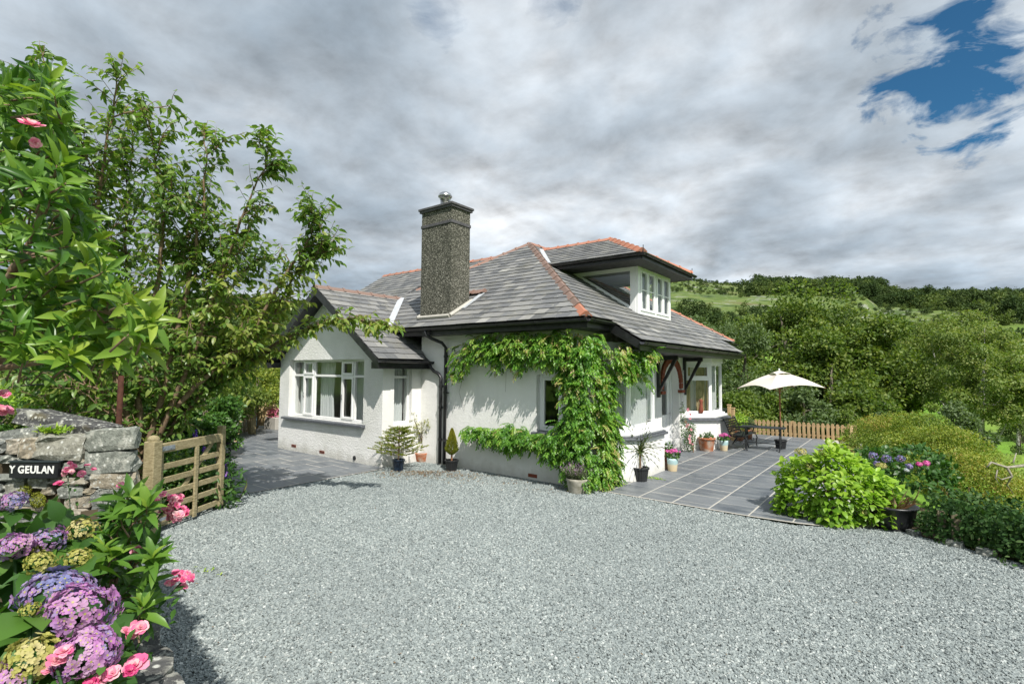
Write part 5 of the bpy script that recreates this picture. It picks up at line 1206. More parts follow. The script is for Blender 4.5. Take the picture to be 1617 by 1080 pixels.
TOCAM = lambda p: unit(np.array([0, 0, CAM_H])-np.array(p))
def near_left():
    r = np.random.default_rng(17)
    # ---- laurel-leaved rhododendron hanging in from the top left
    o = empty('rhododendron', D(-60, 900, 2.2)*np.array([1, 1, 0]), 'tall glossy rhododendron filling the top left edge of the picture', 'shrub'); lv = Leaves(); wd = MB()
    edge = [(118, 105), (200, 108), (300, 130), (400, 175), (450, 200), (520, 252), (560, 235), (590, 110)]
    ys = [e[0] for e in edge]; xs = [e[1] for e in edge]
    for i in range(330):
        y = r.uniform(128, 585); xm = np.interp(y, ys, xs); x = xm*r.uniform(-.15, 1)**1. if r.uniform() < .65 else xm*r.uniform(.75, 1); x -= 18
        dp = r.uniform(1.75, 2.9); p = D(x, y, dp); d = unit(np.array(RW[:, 0])*.55+np.array([0, 0, .45])+TOCAM(p)*.35+r.normal(size=3)*.35)
        whorl(lv, wd, p, d, int(r.integers(6, 9)), r.uniform(.10, .145), r, (.0, .4) if dp > 2.15 else (.1, .65), W=.27)
    for (x, y) in ((205, 478), (238, 505), (222, 545), (190, 520), (165, 470), (150, 540), (200, 500), (110, 560), (75, 545), (120, 500), (95, 450), (140, 430), (60, 500), (175, 560)):
        p = D(x, y, r.uniform(1.75, 2.05)); d = unit(np.array(RW[:, 0])*.9+np.array([0, 0, .4])+TOCAM(p)*.3+r.normal(size=3)*.2); whorl(lv, wd, p, d, 9, .135, r, (.5, .9))
    for pts in ([(-80, 700, 2.2), (-30, 585, 2.1), (60, 572, 2.0), (135, 560, 1.95)], [(-60, 700, 2.4), (-20, 480, 2.3), (50, 380, 2.2), (90, 260, 2.2), (75, 170, 2.2)], [(-60, 640, 2.2), (40, 520, 2.1), (130, 480, 2.0), (190, 500, 1.95)], [(-40, 520, 2.2), (40, 400, 2.15), (120, 420, 2.1)], [(-80, 900, 2.3), (-70, 760, 2.3), (-60, 640, 2.2)]):
        q = [D(*t) for t in pts]; wd.tube(q, [.018-.003*i for i in range(len(q))], 7)
    lv.build('foliage', m['leaf_laurel'], o, 'big', single=295); wd.build('branches', m['twig'], o, smooth=True)['label'] = 'brown branches and leaf stalks'
    # ---- climbing rose blooms that grow through it and over the pier
    o = empty('rose_bush', D(60, 1100, 2.4)*np.array([1, 1, 0])+np.array([0, 0, .7]), 'pink rambling rose scrambling among the hydrangea and over the stone pier', 'rose'); st = MB(); lf = Leaves()
    big = [(50, 197, 1.55, .036), (56, 226, 1.57, .018), (107, 742, 3.9, .036), (129, 748, 3.9, .034), (93, 763, 3.9, .034), (190, 766, 3.6, .028), (88, 1043, 1.35, .024), (100, 1028, 1.36, .023), (78, 1056, 1.36, .02), (160, 1072, 1.4, .024), (178, 1062, 1.4, .024), (205, 1058, 1.45, .021), (142, 1080, 1.38, .022), (212, 1050, 1.47, .035), (213, 995, 1.9, .035), (222, 990, 1.9, .03), (202, 998, 1.9, .03), (2, 648, 2.4, .05), (5, 622, 2.5, .03), (215, 870, 2.3, .03), (200, 858, 2.4, .02)]
    for i, (x, y, dp, R) in enumerate(big):
        p = D(x, y, dp); rose('bloom', o, p, R, TOCAM(p)*.7+np.array([0, 0, .6])+r.normal(size=3)*.3, i, tint=.2 if y in (763, 1080, 1058) else .6)
    def cluster(x, y, dp, n, spread, R):
        c = D(x, y, dp)
        for i in range(n):
            p = c+r.normal(size=3)*spread; rose('bloom', o, p, R*r.uniform(.8, 1.15), TOCAM(p)*.6+np.array([0, 0, .5])+r.normal(size=3)*.35, 100+i+int(x), tint=r.uniform(.3, .9))
    cluster(260, 797, 2.6, 14, .032, .024); cluster(274, 806, 2.6, 12, .026, .024); cluster(288, 917, 2.3, 16, .024, .018); cluster(277, 793, 2.6, 5, .022, .02); cluster(116, 745, 3.9, 8, .05, .024)
    for (x, y, dp) in ((262, 800, 2.6), (288, 917, 2.3), (107, 750, 3.9), (88, 1050, 1.36), (213, 1000, 1.9), (190, 768, 3.6), (178, 1070, 1.4)):
        p = D(x, y, dp); q = D(x*.5+60, y+130, dp*.95); st.tube([q, (p+q)/2+np.array([0, 0, .05]), p], .004, 5)
        for i in range(16): a = p+(q-p)*r.uniform(0, .55)+r.normal(size=3)*.03; lf.add([a], [rdir(1, r)[0]], [[0, 0, 1]+r.normal(size=3)*.5], r.uniform(.03, .05), .025, [r.uniform(.1, .6)])
    lf.build('rose_leaves', m['leaf_hydrangea'], o, 'leaf', kind='stuff'); st.build('stems', m['leaf_hydrangea'], o)
    # ---- lacecap and mophead hydrangea in the bottom left corner
    o = empty('hydrangea', D(40, 1080, 1.8)*np.array([1, 1, 0])+np.array([0, 0, .7]), 'flowering hydrangea with lilac, pink and lemon mopheads in the bottom left corner', 'hydrangea'); lv = Leaves(); wd = MB()
    heads = [(89, 938, 1.62, .098, 'petal_mophead', .12, 150), (127, 962, 1.56, .095, 'petal_mophead', .68, 150), (136, 1029, 1.42, .082, 'petal_mophead', .78, 170), (51, 1040, 1.38, .068, 'petal_lemon', .6, 120), (18, 1074, 1.35, .065, 'petal_mophead', .95, 110),
             (24, 862, 1.95, .064, 'petal_mophead', .7, 110), (78, 852, 2.05, .058, 'petal_mophead', .35, 90), (131, 836, 2.2, .062, 'petal_lemon', .7, 80), (20, 792, 2.3, .058, 'petal_mophead', .3, 90), (64, 888, 1.75, .048, 'petal_lemon', .35, 90), (122, 882, 1.85, .048, 'petal_lemon', .4, 90), (48, 962, 1.5, .027, 'petal_lemon', .2, 60), (38, 868, 2.0, .06, 'petal_lemon', .6, 60), (60, 862, 2.1, .05, 'petal_lemon', .6, 50)]
    for i, (x, y, dp, R, mt, ti, n) in enumerate(heads):
        p = D(x, y, dp); hd = floret_head('flower_head', o, p, R*.84, m[mt], int(n*1.25), 200+i, TOCAM(p)*.5+np.array([0, 0, .85])+np.random.default_rng(i).normal(size=3)*.15, petal=R*.115, eye='petal_lemon' if mt == 'petal_mophead' else None, tint=ti if mt != 'petal_mophead' else np.clip(ti+0.0, 0, 1))
        if mt == 'petal_mophead':
            pass
        core = MB(); core.lathe([(R*.4, -R*.2), (R*.68, .0), (R*.6, R*.18), (R*.35, R*.30), (.01, R*.34)], p, 12); core.build('receptacle', m['leaf_hydrangea'], hd, smooth=True)
        q = D(x*.6+10, min(1150, y+260), dp*.92); wd.tube([q, (p+q)/2+np.array([0, 0, .03]), p-np.array([0, 0, R*.3])], .006, 6)
        for k in range(7):
            th = k*.9+i; d = np.array([math.cos(th), math.sin(th), -.1]); s = r.uniform(.10, .15); lv.add([p-np.array([0, 0, R*.7])-TOCAM(p)*.02], [d+r.normal(size=3)*.2], [[0, 0, 1]+r.normal(size=3)*.25], s, s*.66, [r.uniform(.2, .9)])
    for i in range(330):
        x, y = r.uniform(-30, 175), r.uniform(820, 1110); dp = np.interp(y, [800, 1100], [2.3, 1.5])*r.uniform(1.0, 1.22)
        if x > 60+ (y-800)*.55 and x > 120: continue
        p = D(x, y, dp); s = r.uniform(.10, .16); lv.add([p], [unit(np.array([0, 0, -.15])+rdir(1, r)[0]+TOCAM(p)*.4)], [unit(np.array([0, 0, 1.])+TOCAM(p)*.5+r.normal(size=3)*.35)], s, s*.68, [r.uniform(0, .75)])
    lv.build('foliage', m['leaf_hydrangea'], o, 'big', single=290); wd.build('stems', m['leaf_hydrangea'], o)
    # ---- second rhododendron between hydrangea and gate
    o = empty('rhododendron', D(190, 1050, 2.6)*np.array([1, 1, 0])+np.array([0, 0, .6]), 'low glossy green rhododendron in front of the gate and stone pier', 'shrub'); lv = Leaves(); wd = MB()
    for i in range(92):
        y = r.uniform(785, 1010); x = r.uniform(np.interp(y, [785, 900, 1010], [185, 130, 165]), np.interp(y, [785, 850, 900, 960, 1010], [222, 250, 248, 232, 205])); dp = r.uniform(2.2, 2.8)
        p = D(x, y, dp); d = unit(np.array([0, 0, .8])+TOCAM(p)*.45+np.array(RW[:, 0])*(x-190)/90+r.normal(size=3)*.3); whorl(lv, wd, p, d, 7, r.uniform(.09, .13), r, (.0, .4))
    for (x, y) in ((205, 785), (232, 800), (175, 880), (244, 892), (225, 958), (215, 815), (160, 872), (240, 880)):
        p = D(x, y, 2.15); d = unit(np.array([0, 0, .8])+TOCAM(p)*.5+np.array(RW[:, 0])*.2+r.normal(size=3)*.2); whorl(lv, wd, p, d, 9, .13, r, (.15, .55))
    for i in range(8):
        a = D(185+r.uniform(-20, 20), 1060, 2.6); b_ = D(r.uniform(160, 240), r.uniform(800, 950), 2.5); wd.tube([a, (a+b_)/2+r.normal(size=3)*.04, b_], [.014, .010, .006], 6)
    lv.build('foliage', m['leaf_laurel'], o, 'big', single=290); wd.build('branches', m['twig'], o)
near_left()

def wisteria():
    o = empty('wisteria', (-5.25, 8.3, 0), 'lush wisteria trained up the house corner and along wall and eaves', 'climber'); r = np.random.default_rng(23); lv = Leaves(); wd = MB()
    def pinn(p, d, L, t):
        """one pinnate leaf"""
        k = 9; dd = d.copy(); q = np.array(p, float); side = unit(np.cross(dd, [0, 0, 1.])+1e-4)
        for i in range(k):
            dd = unit(dd+np.array([0, 0, -.10])); q = q+dd*L/k
            for s in ((1, -1) if i < k-1 else (0,)):
                dl = unit(side*s+dd*.55+r.normal(size=3)*.12); sz = .066*r.uniform(.8, 1.15); lv.add([q], [dl+np.array([0, 0, -.25])], [unit(np.array([0, 0, .8])+out*.7+r.normal(size=3)*.3)], sz, sz*.48, [np.clip(t+r.normal()*.12, 0, 1)])
    # masses on the long wall (u=x, z) and round the corner (u=y, z): centre, radii, leaves
    L_ = [(-7.3, 2.72, .45, .28, 80), (-7.85, 2.5, .30, .33, 40), (-8.05, 2.25, .15, .25, 16), (-6.8, 2.72, .5, .28, 95), (-6.2, 2.72, .5, .30, 110), (-5.6, 2.65, .5, .36, 130), (-5.1, 2.5, .38, .5, 120), (-4.85, 2.3, .25, .6, 90), (-5.05, 2.1, .28, .4, 80), (-6.35, 2.35, .2, .16, 16), (-6.9, 2.4, .15, .2, 14),
          (-4.98, 1.6, .24, .5, 120), (-4.95, 1.1, .28, .5, 120), (-5.4, .98, .45, .30, 120), (-5.85, .88, .42, .22, 90), (-6.5, .86, .45, .25, 110), (-7.1, .88, .40, .15, 60), (-7.6, .88, .22, .10, 24), (-4.92, .5, .36, .42, 130), (-5.4, .7, .4, .2, 60), (-4.8, .25, .2, .25, 36)]
    out = np.array([0, -1., 0])
    for (x, z, rx, rz, n) in L_:
        for _ in range(int(n*1.5)):
            a = r.uniform(0, 6.28); q = math.sqrt(r.uniform()); p = np.array([x+rx*q*math.cos(a), 8.6-r.uniform(.02, .42)*(1-.5*q), z+rz*q*math.sin(a)]); d = unit(np.array([r.normal()*.8, -.7, -.35+r.normal()*.45])); yl = r.uniform() < (.10 if z > 2 else .02)
            if -6.12 < p[0] < -5.38 and 1.0 < p[2] < 2.18: continue
            pinn(p, d, r.uniform(.16, .26), .95 if yl else np.clip(.35+.3*(z > 2.4)*r.uniform()+.16*r.normal(), .05, .78))
    out = np.array([1., 0, 0])
    for (y, z, ry, rz, n, xx) in [(8.7, 2.5, .35, .45, 100, -4.75), (9.3, 2.42, .5, .35, 120, -4.35), (9.8, 2.45, .40, .26, 110, -4.12), (10.25, 2.52, .2, .12, 26, -4.08), (8.9, 1.6, .38, .6, 190, -4.65), (9.0, .8, .36, .55, 190, -4.6), (8.95, .3, .36, .3, 90, -4.6), (9.7, 2.1, .15, .25, 20, -4.15)]:
        for _ in range(int(n*1.3)):
            a = r.uniform(0, 6.28); q = math.sqrt(r.uniform()); p = np.array([xx+r.uniform(-.18, .16), y+ry*q*math.cos(a), z+rz*q*math.sin(a)])
            if p[1] > 9.7 and p[2] < 2.2+.9*(p[1]-9.5): continue
            d = unit(np.array([.6, r.normal()*.8, -.35+r.normal()*.45])); yl = r.uniform() < .12
            pinn(p, d, r.uniform(.16, .24), .95 if yl else np.clip(.45+.2*r.normal(), .1, .8))
    for pts, rr in (([(-4.95, 8.52, 0), (-5.0, 8.50, .8), (-4.9, 8.5, 1.6), (-5.0, 8.48, 2.4)], .035), ([(-4.88, 8.50, 0), (-4.85, 8.45, .9), (-4.95, 8.45, 1.7), (-4.85, 8.4, 2.5)], .028), ([(-4.95, 8.5, 2.3), (-6.0, 8.52, 2.75), (-7.2, 8.55, 2.75), (-8.0, 8.56, 2.3), (-8.1, 8.57, 1.9)], .016), ([(-4.95, 8.5, .8), (-6.0, 8.54, .9), (-7.5, 8.56, .9)], .015), ([(-4.9, 8.5, 2.3), (-4.5, 9.2, 2.45), (-4.15, 10.0, 2.45), (-4.1, 10.5, 2.4)], .014), ([(-8.0, 8.57, 2.0), (-8.12, 8.59, 1.7), (-7.95, 8.6, 1.3)], .003), ([(-6.75, 8.58, 2.3), (-6.78, 8.6, 1.75)], .003)):
        wd.tube(pts, [rr*(1-.2*i) for i in range(len(pts))], 7)
    lv.build('foliage', m['leaf_wisteria'], o, 'diamond'); wd.build('stems', m['bark'], o, smooth=True)
wisteria()

def right_side():
    r = np.random.default_rng(31)
    # lime green hydrangea beside the tub
    c = GND(1312, 826); c[2] = 0; c[1] += .42; c[0] += .0
    o = empty('hydrangea', c, 'large lime green hydrangea bush on the terrace corner with fading cream heads', 'hydrangea'); lv = Leaves()
    n = 2900; d = rdir(n, r); d[:, 2] = np.abs(d[:, 2])*1.05-.12; d = unit(d); R = np.array([.76, .66, .90]); bump = 1+.09*np.sin(d[:, 0]*7+1)+.08*np.sin(d[:, 1]*9+d[:, 2]*6)
    rad = r.uniform(.80, 1.0, n)*bump; P = c+np.array([0, 0, .14])+d*R*rad[:, None]; P = P[P[:, 2] > .05]; d = d[:len(P)]; n = len(P); d = unit((P-c)/R)
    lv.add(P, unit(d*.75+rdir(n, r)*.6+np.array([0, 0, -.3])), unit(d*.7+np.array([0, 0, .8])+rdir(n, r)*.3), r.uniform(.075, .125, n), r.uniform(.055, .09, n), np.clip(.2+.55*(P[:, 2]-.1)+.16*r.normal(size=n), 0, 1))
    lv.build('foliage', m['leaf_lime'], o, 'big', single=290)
    st = MB()
    for i in range(26): q = c+d[i*20]*R*.8; st.tube([c+r.normal(size=3)*[.12, .12, 0], (c+q)/2+[0, 0, .12], q], [.009, .007, .005], 5)
    st.build('stems', m['twig'], o)
    for i, (x, y, R_, mt) in enumerate([(1362, 806, .075, 'petal_lemon'), (1375, 818, .07, 'petal_lemon'), (1298, 717, .08, 'petal_lemon'), (1280, 735, .075, 'petal_lemon'), (1305, 745, .05, 'petal_lemon'), (1265, 713, .07, 'petal_lemon'), (1392, 735, .06, 'petal_lemon'), (1335, 730, .05, 'petal_lemon')]):
        dep = 7.35 if y > 790 else 7.9; p = D(x, y, dep); floret_head('flower_head', o, p, R_, m[mt], 90, 400+i, TOCAM(p)*.5+np.array([0, 0, 1.]), petal=.011, tint=.75, flat=.5)
    # blue hydrangea behind it
    c2 = D(1425, 740, 9.6); c2[2] = -.1; o = empty('hydrangea', c2, 'dark leaved hydrangea with blue and white heads behind the lime green one', 'hydrangea'); lv = Leaves(); shell(lv, c2+[0, 0, .35], (.85, .7, .62), 1300, .11, .075, tint=(.0, .5), lo=.7, hemi=True, r=r); lv.build('foliage', m['leaf_hydrangea'], o, 'leaf')
    for i, (x, y, mt, R_) in enumerate([(1379, 719, 'petal_mophead', .06), (1400, 724, 'petal_mophead', .07), (1422, 724, 'petal_mophead', .06), (1436, 736, 'petal_mophead', .045), (1452, 733, 'petal_geranium', .035), (1463, 731, 'petal_geranium', .04), (1385, 732, 'petal_mophead', .045), (1432, 742, 'petal_pale', .03)]):
        p = D(x, y, 8.85); floret_head('flower_head', o, p, R_, m[mt], 50, 420+i, TOCAM(p)+np.array([0, 0, .7]), petal=.013, tint=.1 if mt == 'petal_mophead' else .6)
    # azalea mounds
    for i, (px, dp, z, R_, n, lb) in enumerate([(1432, 13.5, .1, (1.35, 1.2, 1.05), 9500, 'yellow green azalea mound beyond the terrace steps'), (1492, 12.2, -.35, (1.25, 1.1, 1.25), 9500, 'middle bronze tinged azalea mound above the hedge'), (1535, 10.6, -.55, (.95, .95, 1.1), 6500, 'red tinted azalea mound nearest the twisted dead branch'), (1395, 16.5, .0, (1.1, 1.0, .75), 4500, 'far low azalea mound beside the sloping fence rail')]):
        c = D(px, 700, dp); c[2] = z-.35; o = empty('azalea', c, lb, 'shrub', 'azaleas below the terrace'); lv = Leaves(); ta = ((0., .6), (.2, .8), (.45, 1.), (.1, .7))[i]; shell(lv, c+[0, 0, .3], R_, n, .05, .028, tint=ta, lo=.82, hemi=True, r=r)
        for k in range(44): dd = rdir(1, r)[0]; dd[2] = abs(dd[2]); tb = r.uniform(0, .55); shell(lv, c+[0, 0, .3]+dd*np.array(R_)*r.uniform(.9, 1.06), (.30, .30, .14), 150, .055, .032, tint=(tb, tb+.5), r=r)
        lv.build('foliage', m['leaf_azalea'], o); t = MB()
        for k in range(10): dd = rdir(1, r)[0]; dd[2] = abs(dd[2]); t.tube([c-[0, 0, .3], c+dd*np.array(R_)*.85], [.03, .008], 5)
        t.build('stems', m['twig'], o)
    # ivy hedge over old low posts along the drive edge
    o = empty('hedge', (HP0[0]+.2, HP0[1]+.1, 0), 'dark leafy honeysuckle and ivy hedge along the right edge of the drive', 'hedge'); lv = Leaves(); hl = 4.2
    for i in range(80):
        t = r.uniform(.42, hl); w = r.uniform(-.05, .75); p = HP0+HDIR*t+HN*w; h = (.62+.05*math.sin(t*3)+.03*math.sin(t*8))*(1 if w > .1 else .8); c = np.array([p[0], p[1], h-.22-r.uniform(0, .33)*(w < .25)])
        shell(lv, c, (.27, .27, .2), 150, .062, .042, tint=(.0, .8), r=r, lo=.5, drop=.4)
    n = 2600; t = r.uniform(.45, hl, n); p = HP0[None]+HDIR[None]*t[:, None]+HN[None]*(r.uniform(-.10, .12, n))[:, None]; P = np.stack([p[:, 0], p[:, 1], r.uniform(.06, .6, n)], 1)
    lv.add(P, rdir(n, r)+np.array([0, 0, -.5]), rdir(n, r)*.5+np.array([-HN[0], -HN[1], .5]), .065, .045, r.uniform(0, .7, n)); lv.build('foliage', m['leaf_ivy'], o, 'leaf')
    for i, t in enumerate((.62, .78, 1.9)):
        p = HP0+HDIR*t+HN*.02; b = MB(); b.box(p[0]-.045, p[1]-.03, -.05, p[0]+.045, p[1]+.03, .40); tag(b.build('fence_post', m['old_wood'], origin=(p[0], p[1], 0), bevel=.006), ['short grey timber post swallowed by the hedge, nearest the black tub', 'second short timber post in the hedge beside the first', 'third short timber post further along the hedge'][i], 'post', 'old posts in the hedge')
    n = 9; t = 0.05
    for i in range(n):
        t += r.uniform(.22, .5); p = HP0+HDIR*t-HN*.06; s = r.uniform(.07, .15); o2 = stone_obj('stone', (p[0], p[1], s*.3), (s*1.5, s, s*.7), r.uniform(0, 3), 500+i, None, r.uniform(.1, .6))
        tag(o2, 'half buried edging stone under the ivy hedge, %s from the black tub' % ['first', 'second', 'third', 'fourth', 'fifth', 'sixth', 'seventh', 'eighth', 'ninth'][i], 'stone', 'edging stones at the foot of the hedge')
    # planted bank of soil beyond the hedge, following the ground
    V = []; 
    for i in range(13):
        for j in range(9): p = HP0+HDIR*(-1.2+i*.5)+HN*(-.16+j*.45); V.append((p[0], p[1], tz(p[0], p[1])-.045 if j else .0))
    tag(link('planted_bank', rawmesh('planted_bank', V, [(i*9+j, (i+1)*9+j, (i+1)*9+j+1, i*9+j+1) for i in range(12) for j in range(8)], m['earth'], True)), kind='structure')
    o = empty('ground_cover', (HP0[0]+.5, HP0[1]+.6, 0), 'low dark ivy covering the bank behind the black tub', 'ivy'); lv = Leaves(); n = 7000; tt = r.uniform(-.6, 4.6, n); ww = r.uniform(.1, 3.2, n); q = HP0[None]+HDIR[None]*tt[:, None]+HN[None]*ww[:, None]
    lv.add(np.stack([q[:, 0], q[:, 1], terrain(q[:, 0], q[:, 1])+r.uniform(-.02, .16, n)], 1), rdir(n, r), rdir(n, r)*.5+[0, 0, 1], .07, .05, r.uniform(0, .8, n)); lv.build('foliage', m['leaf_ivy'], o, 'leaf')
    # driftwood-like dead branch
    o = empty('dead_branch', D(1580, 760, 9.5), 'twisted bleached dead branch at the right edge above the hedge', 'branch'); b = MB()
    def dq(*a): return [D(x, y, 9.5+z) for x, y, z in a]
    b.tube(dq((1617, 735, .2), (1590, 738, 0), (1565, 730, -.1), (1558, 738, -.1)), [.03, .022, .018, .008], 7); b.tube(dq((1590, 738, 0), (1598, 752, 0), (1590, 765, .1), (1600, 780, .1)), [.022, .018, .013, .006], 7)
    b.tube(dq((1575, 742, 0), (1572, 755, -.1), (1580, 768, 0)), [.012, .009, .005], 6); b.tube(dq((1598, 752, 0), (1582, 757, -.1), (1570, 750, 0)), [.012, .009, .004], 6); b.tube(dq((1600, 730, 0), (1605, 715, .1)), [.016, .006], 6); b.build('limb', m['dead_wood'], o, smooth=True)

def stone_obj(name, c, size, rz, seed, parent, tint, rot=None):
    r = np.random.default_rng(seed); V = []; F = []; n = 3
    idx = {}
    def vid(i, j, k):
        key = (i, j, k)
        if key not in idx:
            p = np.array([i, j, k], float)/n*2-1; q = np.sign(p)*np.abs(p)**.9; l = np.linalg.norm(p); q = q*(1-.16*(max(0, l-1.05)))
            q = q+r.normal(size=3)*.07; idx[key] = len(V); V.append(q*np.array(size)/2)
        return idx[key]
    for a in range(n):
        for b in range(n):
            F += [(vid(a, b, 0), vid(a, b+1, 0), vid(a+1, b+1, 0), vid(a+1, b, 0)), (vid(a, b, n), vid(a+1, b, n), vid(a+1, b+1, n), vid(a, b+1, n)),
                  (vid(a, 0, b), vid(a+1, 0, b), vid(a+1, 0, b+1), vid(a, 0, b+1)), (vid(a, n, b), vid(a, n, b+1), vid(a+1, n, b+1), vid(a+1, n, b)),
                  (vid(0, a, b), vid(0, a, b+1), vid(0, a+1, b+1), vid(0, a+1, b)), (vid(n, a, b), vid(n, a+1, b), vid(n, a+1, b+1), vid(n, a, b+1))]
    me = rawmesh(name, V, F, m['wall_stone'], False, [tint]*len(V)); off = base(parent) if parent is not None else 0
    o = link(name, me, parent, np.array(c)-off); o.rotation_euler = (rot or (0, 0, rz)); return o
right_side()

# ================================================================== STONE PIER, SIGN, GATE
CR = np.array([.793, .609, 0]); CF = np.array([-.609, .791, 0]); CR /= np.linalg.norm(CR); CF = np.array([-CR[1], CR[0], 0])
def pier():
    dep = 5.6; A = D(214, 700, dep)      # right end of the face
    def wp(px, py, back=0.):             # point on the wall face
        p = D(px, py, dep); return p+CF*back
    A0 = wp(214, 675); A0[2] = 0
    o = empty('stone_wall', A0, 'lichen covered dry stone wall end beside the gate carrying the name sign', 'stone wall')
    # dark core
    b = MB(); L = 3.2; zt = 1.28
    SH = unit(CF-CR*.86); P = [A0+CF*.08-CR*.14, A0+SH*.55-CR*.14, A0+SH*.55-CR*L, A0+CF*.08-CR*L]; b.prism([(p[0], p[1], 0) for p in P], (0, 0, zt)); b.build('rubble_core', m['earth'], o)
    ang = math.atan2(CR[1], CR[0]); k = [0]
    def st(x0, y0, x1, y1, tint, th=.34, tilt=0., back=0., nm='stone'):
        """a face stone given by its outline in a 4.5x enlargement"""
        a = wp(x0/4.5, 620+y1/4.5); c = wp(x1/4.5, 620+y0/4.5); w = np.linalg.norm((c-a)[:2])*.975; h = (c[2]-a[2])*.965; mid = (a+c)/2+CF*(th/2-.04+back+random.uniform(-.02, .02)); k[0] += 1
        if x1 > 850: th = min(th, .17); mid = (a+c)/2+CF*(th/2-.04)
        s = stone_obj(nm, mid, (w, th, h), 0, 700+k[0], o, tint); s.rotation_euler = (random.uniform(-.05, .05), tilt+random.uniform(-.03, .03), ang+random.uniform(-.05, .05)); return s
    S = [(615, 255, 962, 415, .55, .5, -.10), (245, 305, 612, 490, .62, .5, .02), (130, 320, 272, 462, .8), (55, 330, 150, 440, .9), (-60, 330, 62, 430, .3), (0, 440, 125, 500, .45), (120, 455, 250, 495, .4), (610, 408, 948, 572, .5), (430, 490, 612, 552, .55), (545, 450, 617, 512, .85),
         (640, 566, 948, 680, .75), (600, 578, 700, 640, .25), (-50, 580, 210, 632, .45), (205, 580, 350, 682, .6), (358, 574, 452, 612, .7), (35, 625, 197, 748, .6), (-80, 640, 40, 700, .3), (-80, 700, 40, 800, .4), (350, 612, 640, 655, .7), (420, 655, 600, 752, .5), (600, 678, 692, 716, .75), (690, 672, 800, 700, .5), (780, 680, 945, 760, .4),
         (462, 695, 660, 822, .85), (650, 690, 895, 850, .35), (295, 665, 378, 730, .8), (130, 740, 300, 800, .3), (110, 808, 425, 842, .75), (115, 835, 335, 912, .3), (333, 835, 442, 917, .95), (433, 815, 628, 922, .9), (625, 850, 800, 930, .45), (-60, 800, 112, 850, .4), (-60, 850, 110, 905, .25), (80, 905, 305, 945, .25), (300, 915, 480, 960, .35), (480, 925, 640, 980, .6),
         (140, 948, 225, 1012, .85), (210, 952, 302, 1042, .8), (-60, 905, 135, 990, .4), (300, 960, 500, 1030, .5), (500, 985, 700, 1060, .45), (640, 935, 900, 1000, .4), (700, 1005, 920, 1080, .55), (-60, 995, 200, 1080, .5), (250, 1045, 500, 1110, .4), (-400, 340, -70, 480, .5), (-400, 480, -70, 600, .4), (-400, 600, -80, 740, .6), (-400, 740, -70, 900, .4), (880, 760, 945, 850, .4), (800, 855, 940, 930, .5)]
    for s in S: st(*s)
    # bigger stones lower down, mostly behind the plants
    for j in range(5):
        for i in range(6): x = -300+i*215+(j % 2)*90; st(x, 1085+j*110, x+205, 1190+j*110, random.uniform(.2, .8))
    # end face of the wall, seen narrowly beside the post
    for j in range(9):
        z = .08+j*.155; p = A0+SH*.30-CR*.12; s = stone_obj('stone', (p[0], p[1], z), (.2, .36, .15), 0, 900+j, o, random.uniform(.3, .8)); s.rotation_euler = (0, 0, ang+.7)
    # leaning slate slab and rough coping behind
    p = wp(60, 668, .42); s = stone_obj('coping_slab', p+[0, 0, -.05], (1.1, .35, .16), 0, 950, o, .02); s.rotation_euler = (0, .2, ang)
    p = wp(20, 690, .35); s = stone_obj('coping_stone', p+[0, 0, -.02], (.7, .45, .22), 0, 951, o, .35); s.rotation_euler = (0, -.15, ang)
    # moss cushion and fern on the stones
    lv = Leaves(); c = wp(62, 788, .0); r = np.random.default_rng(2)
    shell(lv, c-CF*.02, (.22, .05, .07), 1500, .016, .012, tint=(0, 1), r=r, lo=.8); shell(lv, wp(42, 772)-CF*.01, (.10, .05, .05), 500, .014, .012, tint=(0, 1), r=r, lo=.8); tag(lv.build('moss_cushion', m['leaf_gold'], None, origin=c), 'mossy yellow brown cushion on the stone wall under the name sign', 'moss')
    lv = Leaves(); c = wp(66, 683, .12)
    for i in range(60): d = unit(np.array([r.normal()*.9, r.normal()*.6, r.uniform(.1, .9)])); lv.add([c+[0, 0, -.02]+CR*r.normal()*.09], [d], [[0, 0, 1]], .13, .028, [r.uniform(.4, 1)])
    tag(lv.build('fern', m['leaf_lime'], None, 'leaf', origin=c), 'small yellow green fern growing on top of the stone wall', 'fern')
    # name sign
    sa, sb = D(17, 753, 5.515), D(93.5, 729.5, 5.515); w = np.linalg.norm((sb-sa)[:2]); h = sb[2]-sa[2]; sc = (sa+sb)/2
    g = empty('name_sign', (sc[0], sc[1], sc[2]), 'black house name sign reading Y GEULAN in white capitals on the stone wall', 'sign', rz=ang)
    pl = MB(); pl.box(-w/2, -.02, -h/2*1.08, w/2, .02, h/2); pl.build('sign_board', m['sign_plate'], g, bevel=.006, local=True)
    lt = MB(); lt.box(-w/2-.006, -.03, h/2, w/2+.012, .03, h/2+.012); lt.build('top_lip', m['dark_object'], g, local=True)
    cu = bpy.data.curves.new('lettering', 'FONT'); cu.body = 'X'; H_ = h*.49
    spots = [('Y', 22.5), ('G', 36.6), ('E', 46.2), ('U', 55.5), ('L', 64.0), ('A', 73.2), ('N', 83.2)]; par = None
    for ch, px in spots:
        cv = bpy.data.curves.new('letter', 'FONT'); cv.body = ch; cv.size = H_*1.37; cv.extrude = .003; cv.offset = .0026; cv.align_x = 'CENTER'
        t = bpy.data.objects.new('tmp', cv); COL.objects.link(t); bpy.context.view_layer.update(); me = bpy.data.meshes.new_from_object(t.evaluated_get(bpy.context.evaluated_depsgraph_get())); bpy.data.objects.remove(t)
        me.materials.clear(); me.materials.append(m['sign_letter']); q = link('letter', me, g, ((px-55.25)/76.5*w, -.0235, -h*.20)); q.rotation_euler = (math.pi/2, 0, 0); q.scale = (.86, 1, 1)
    bpy.data.curves.remove(cu)
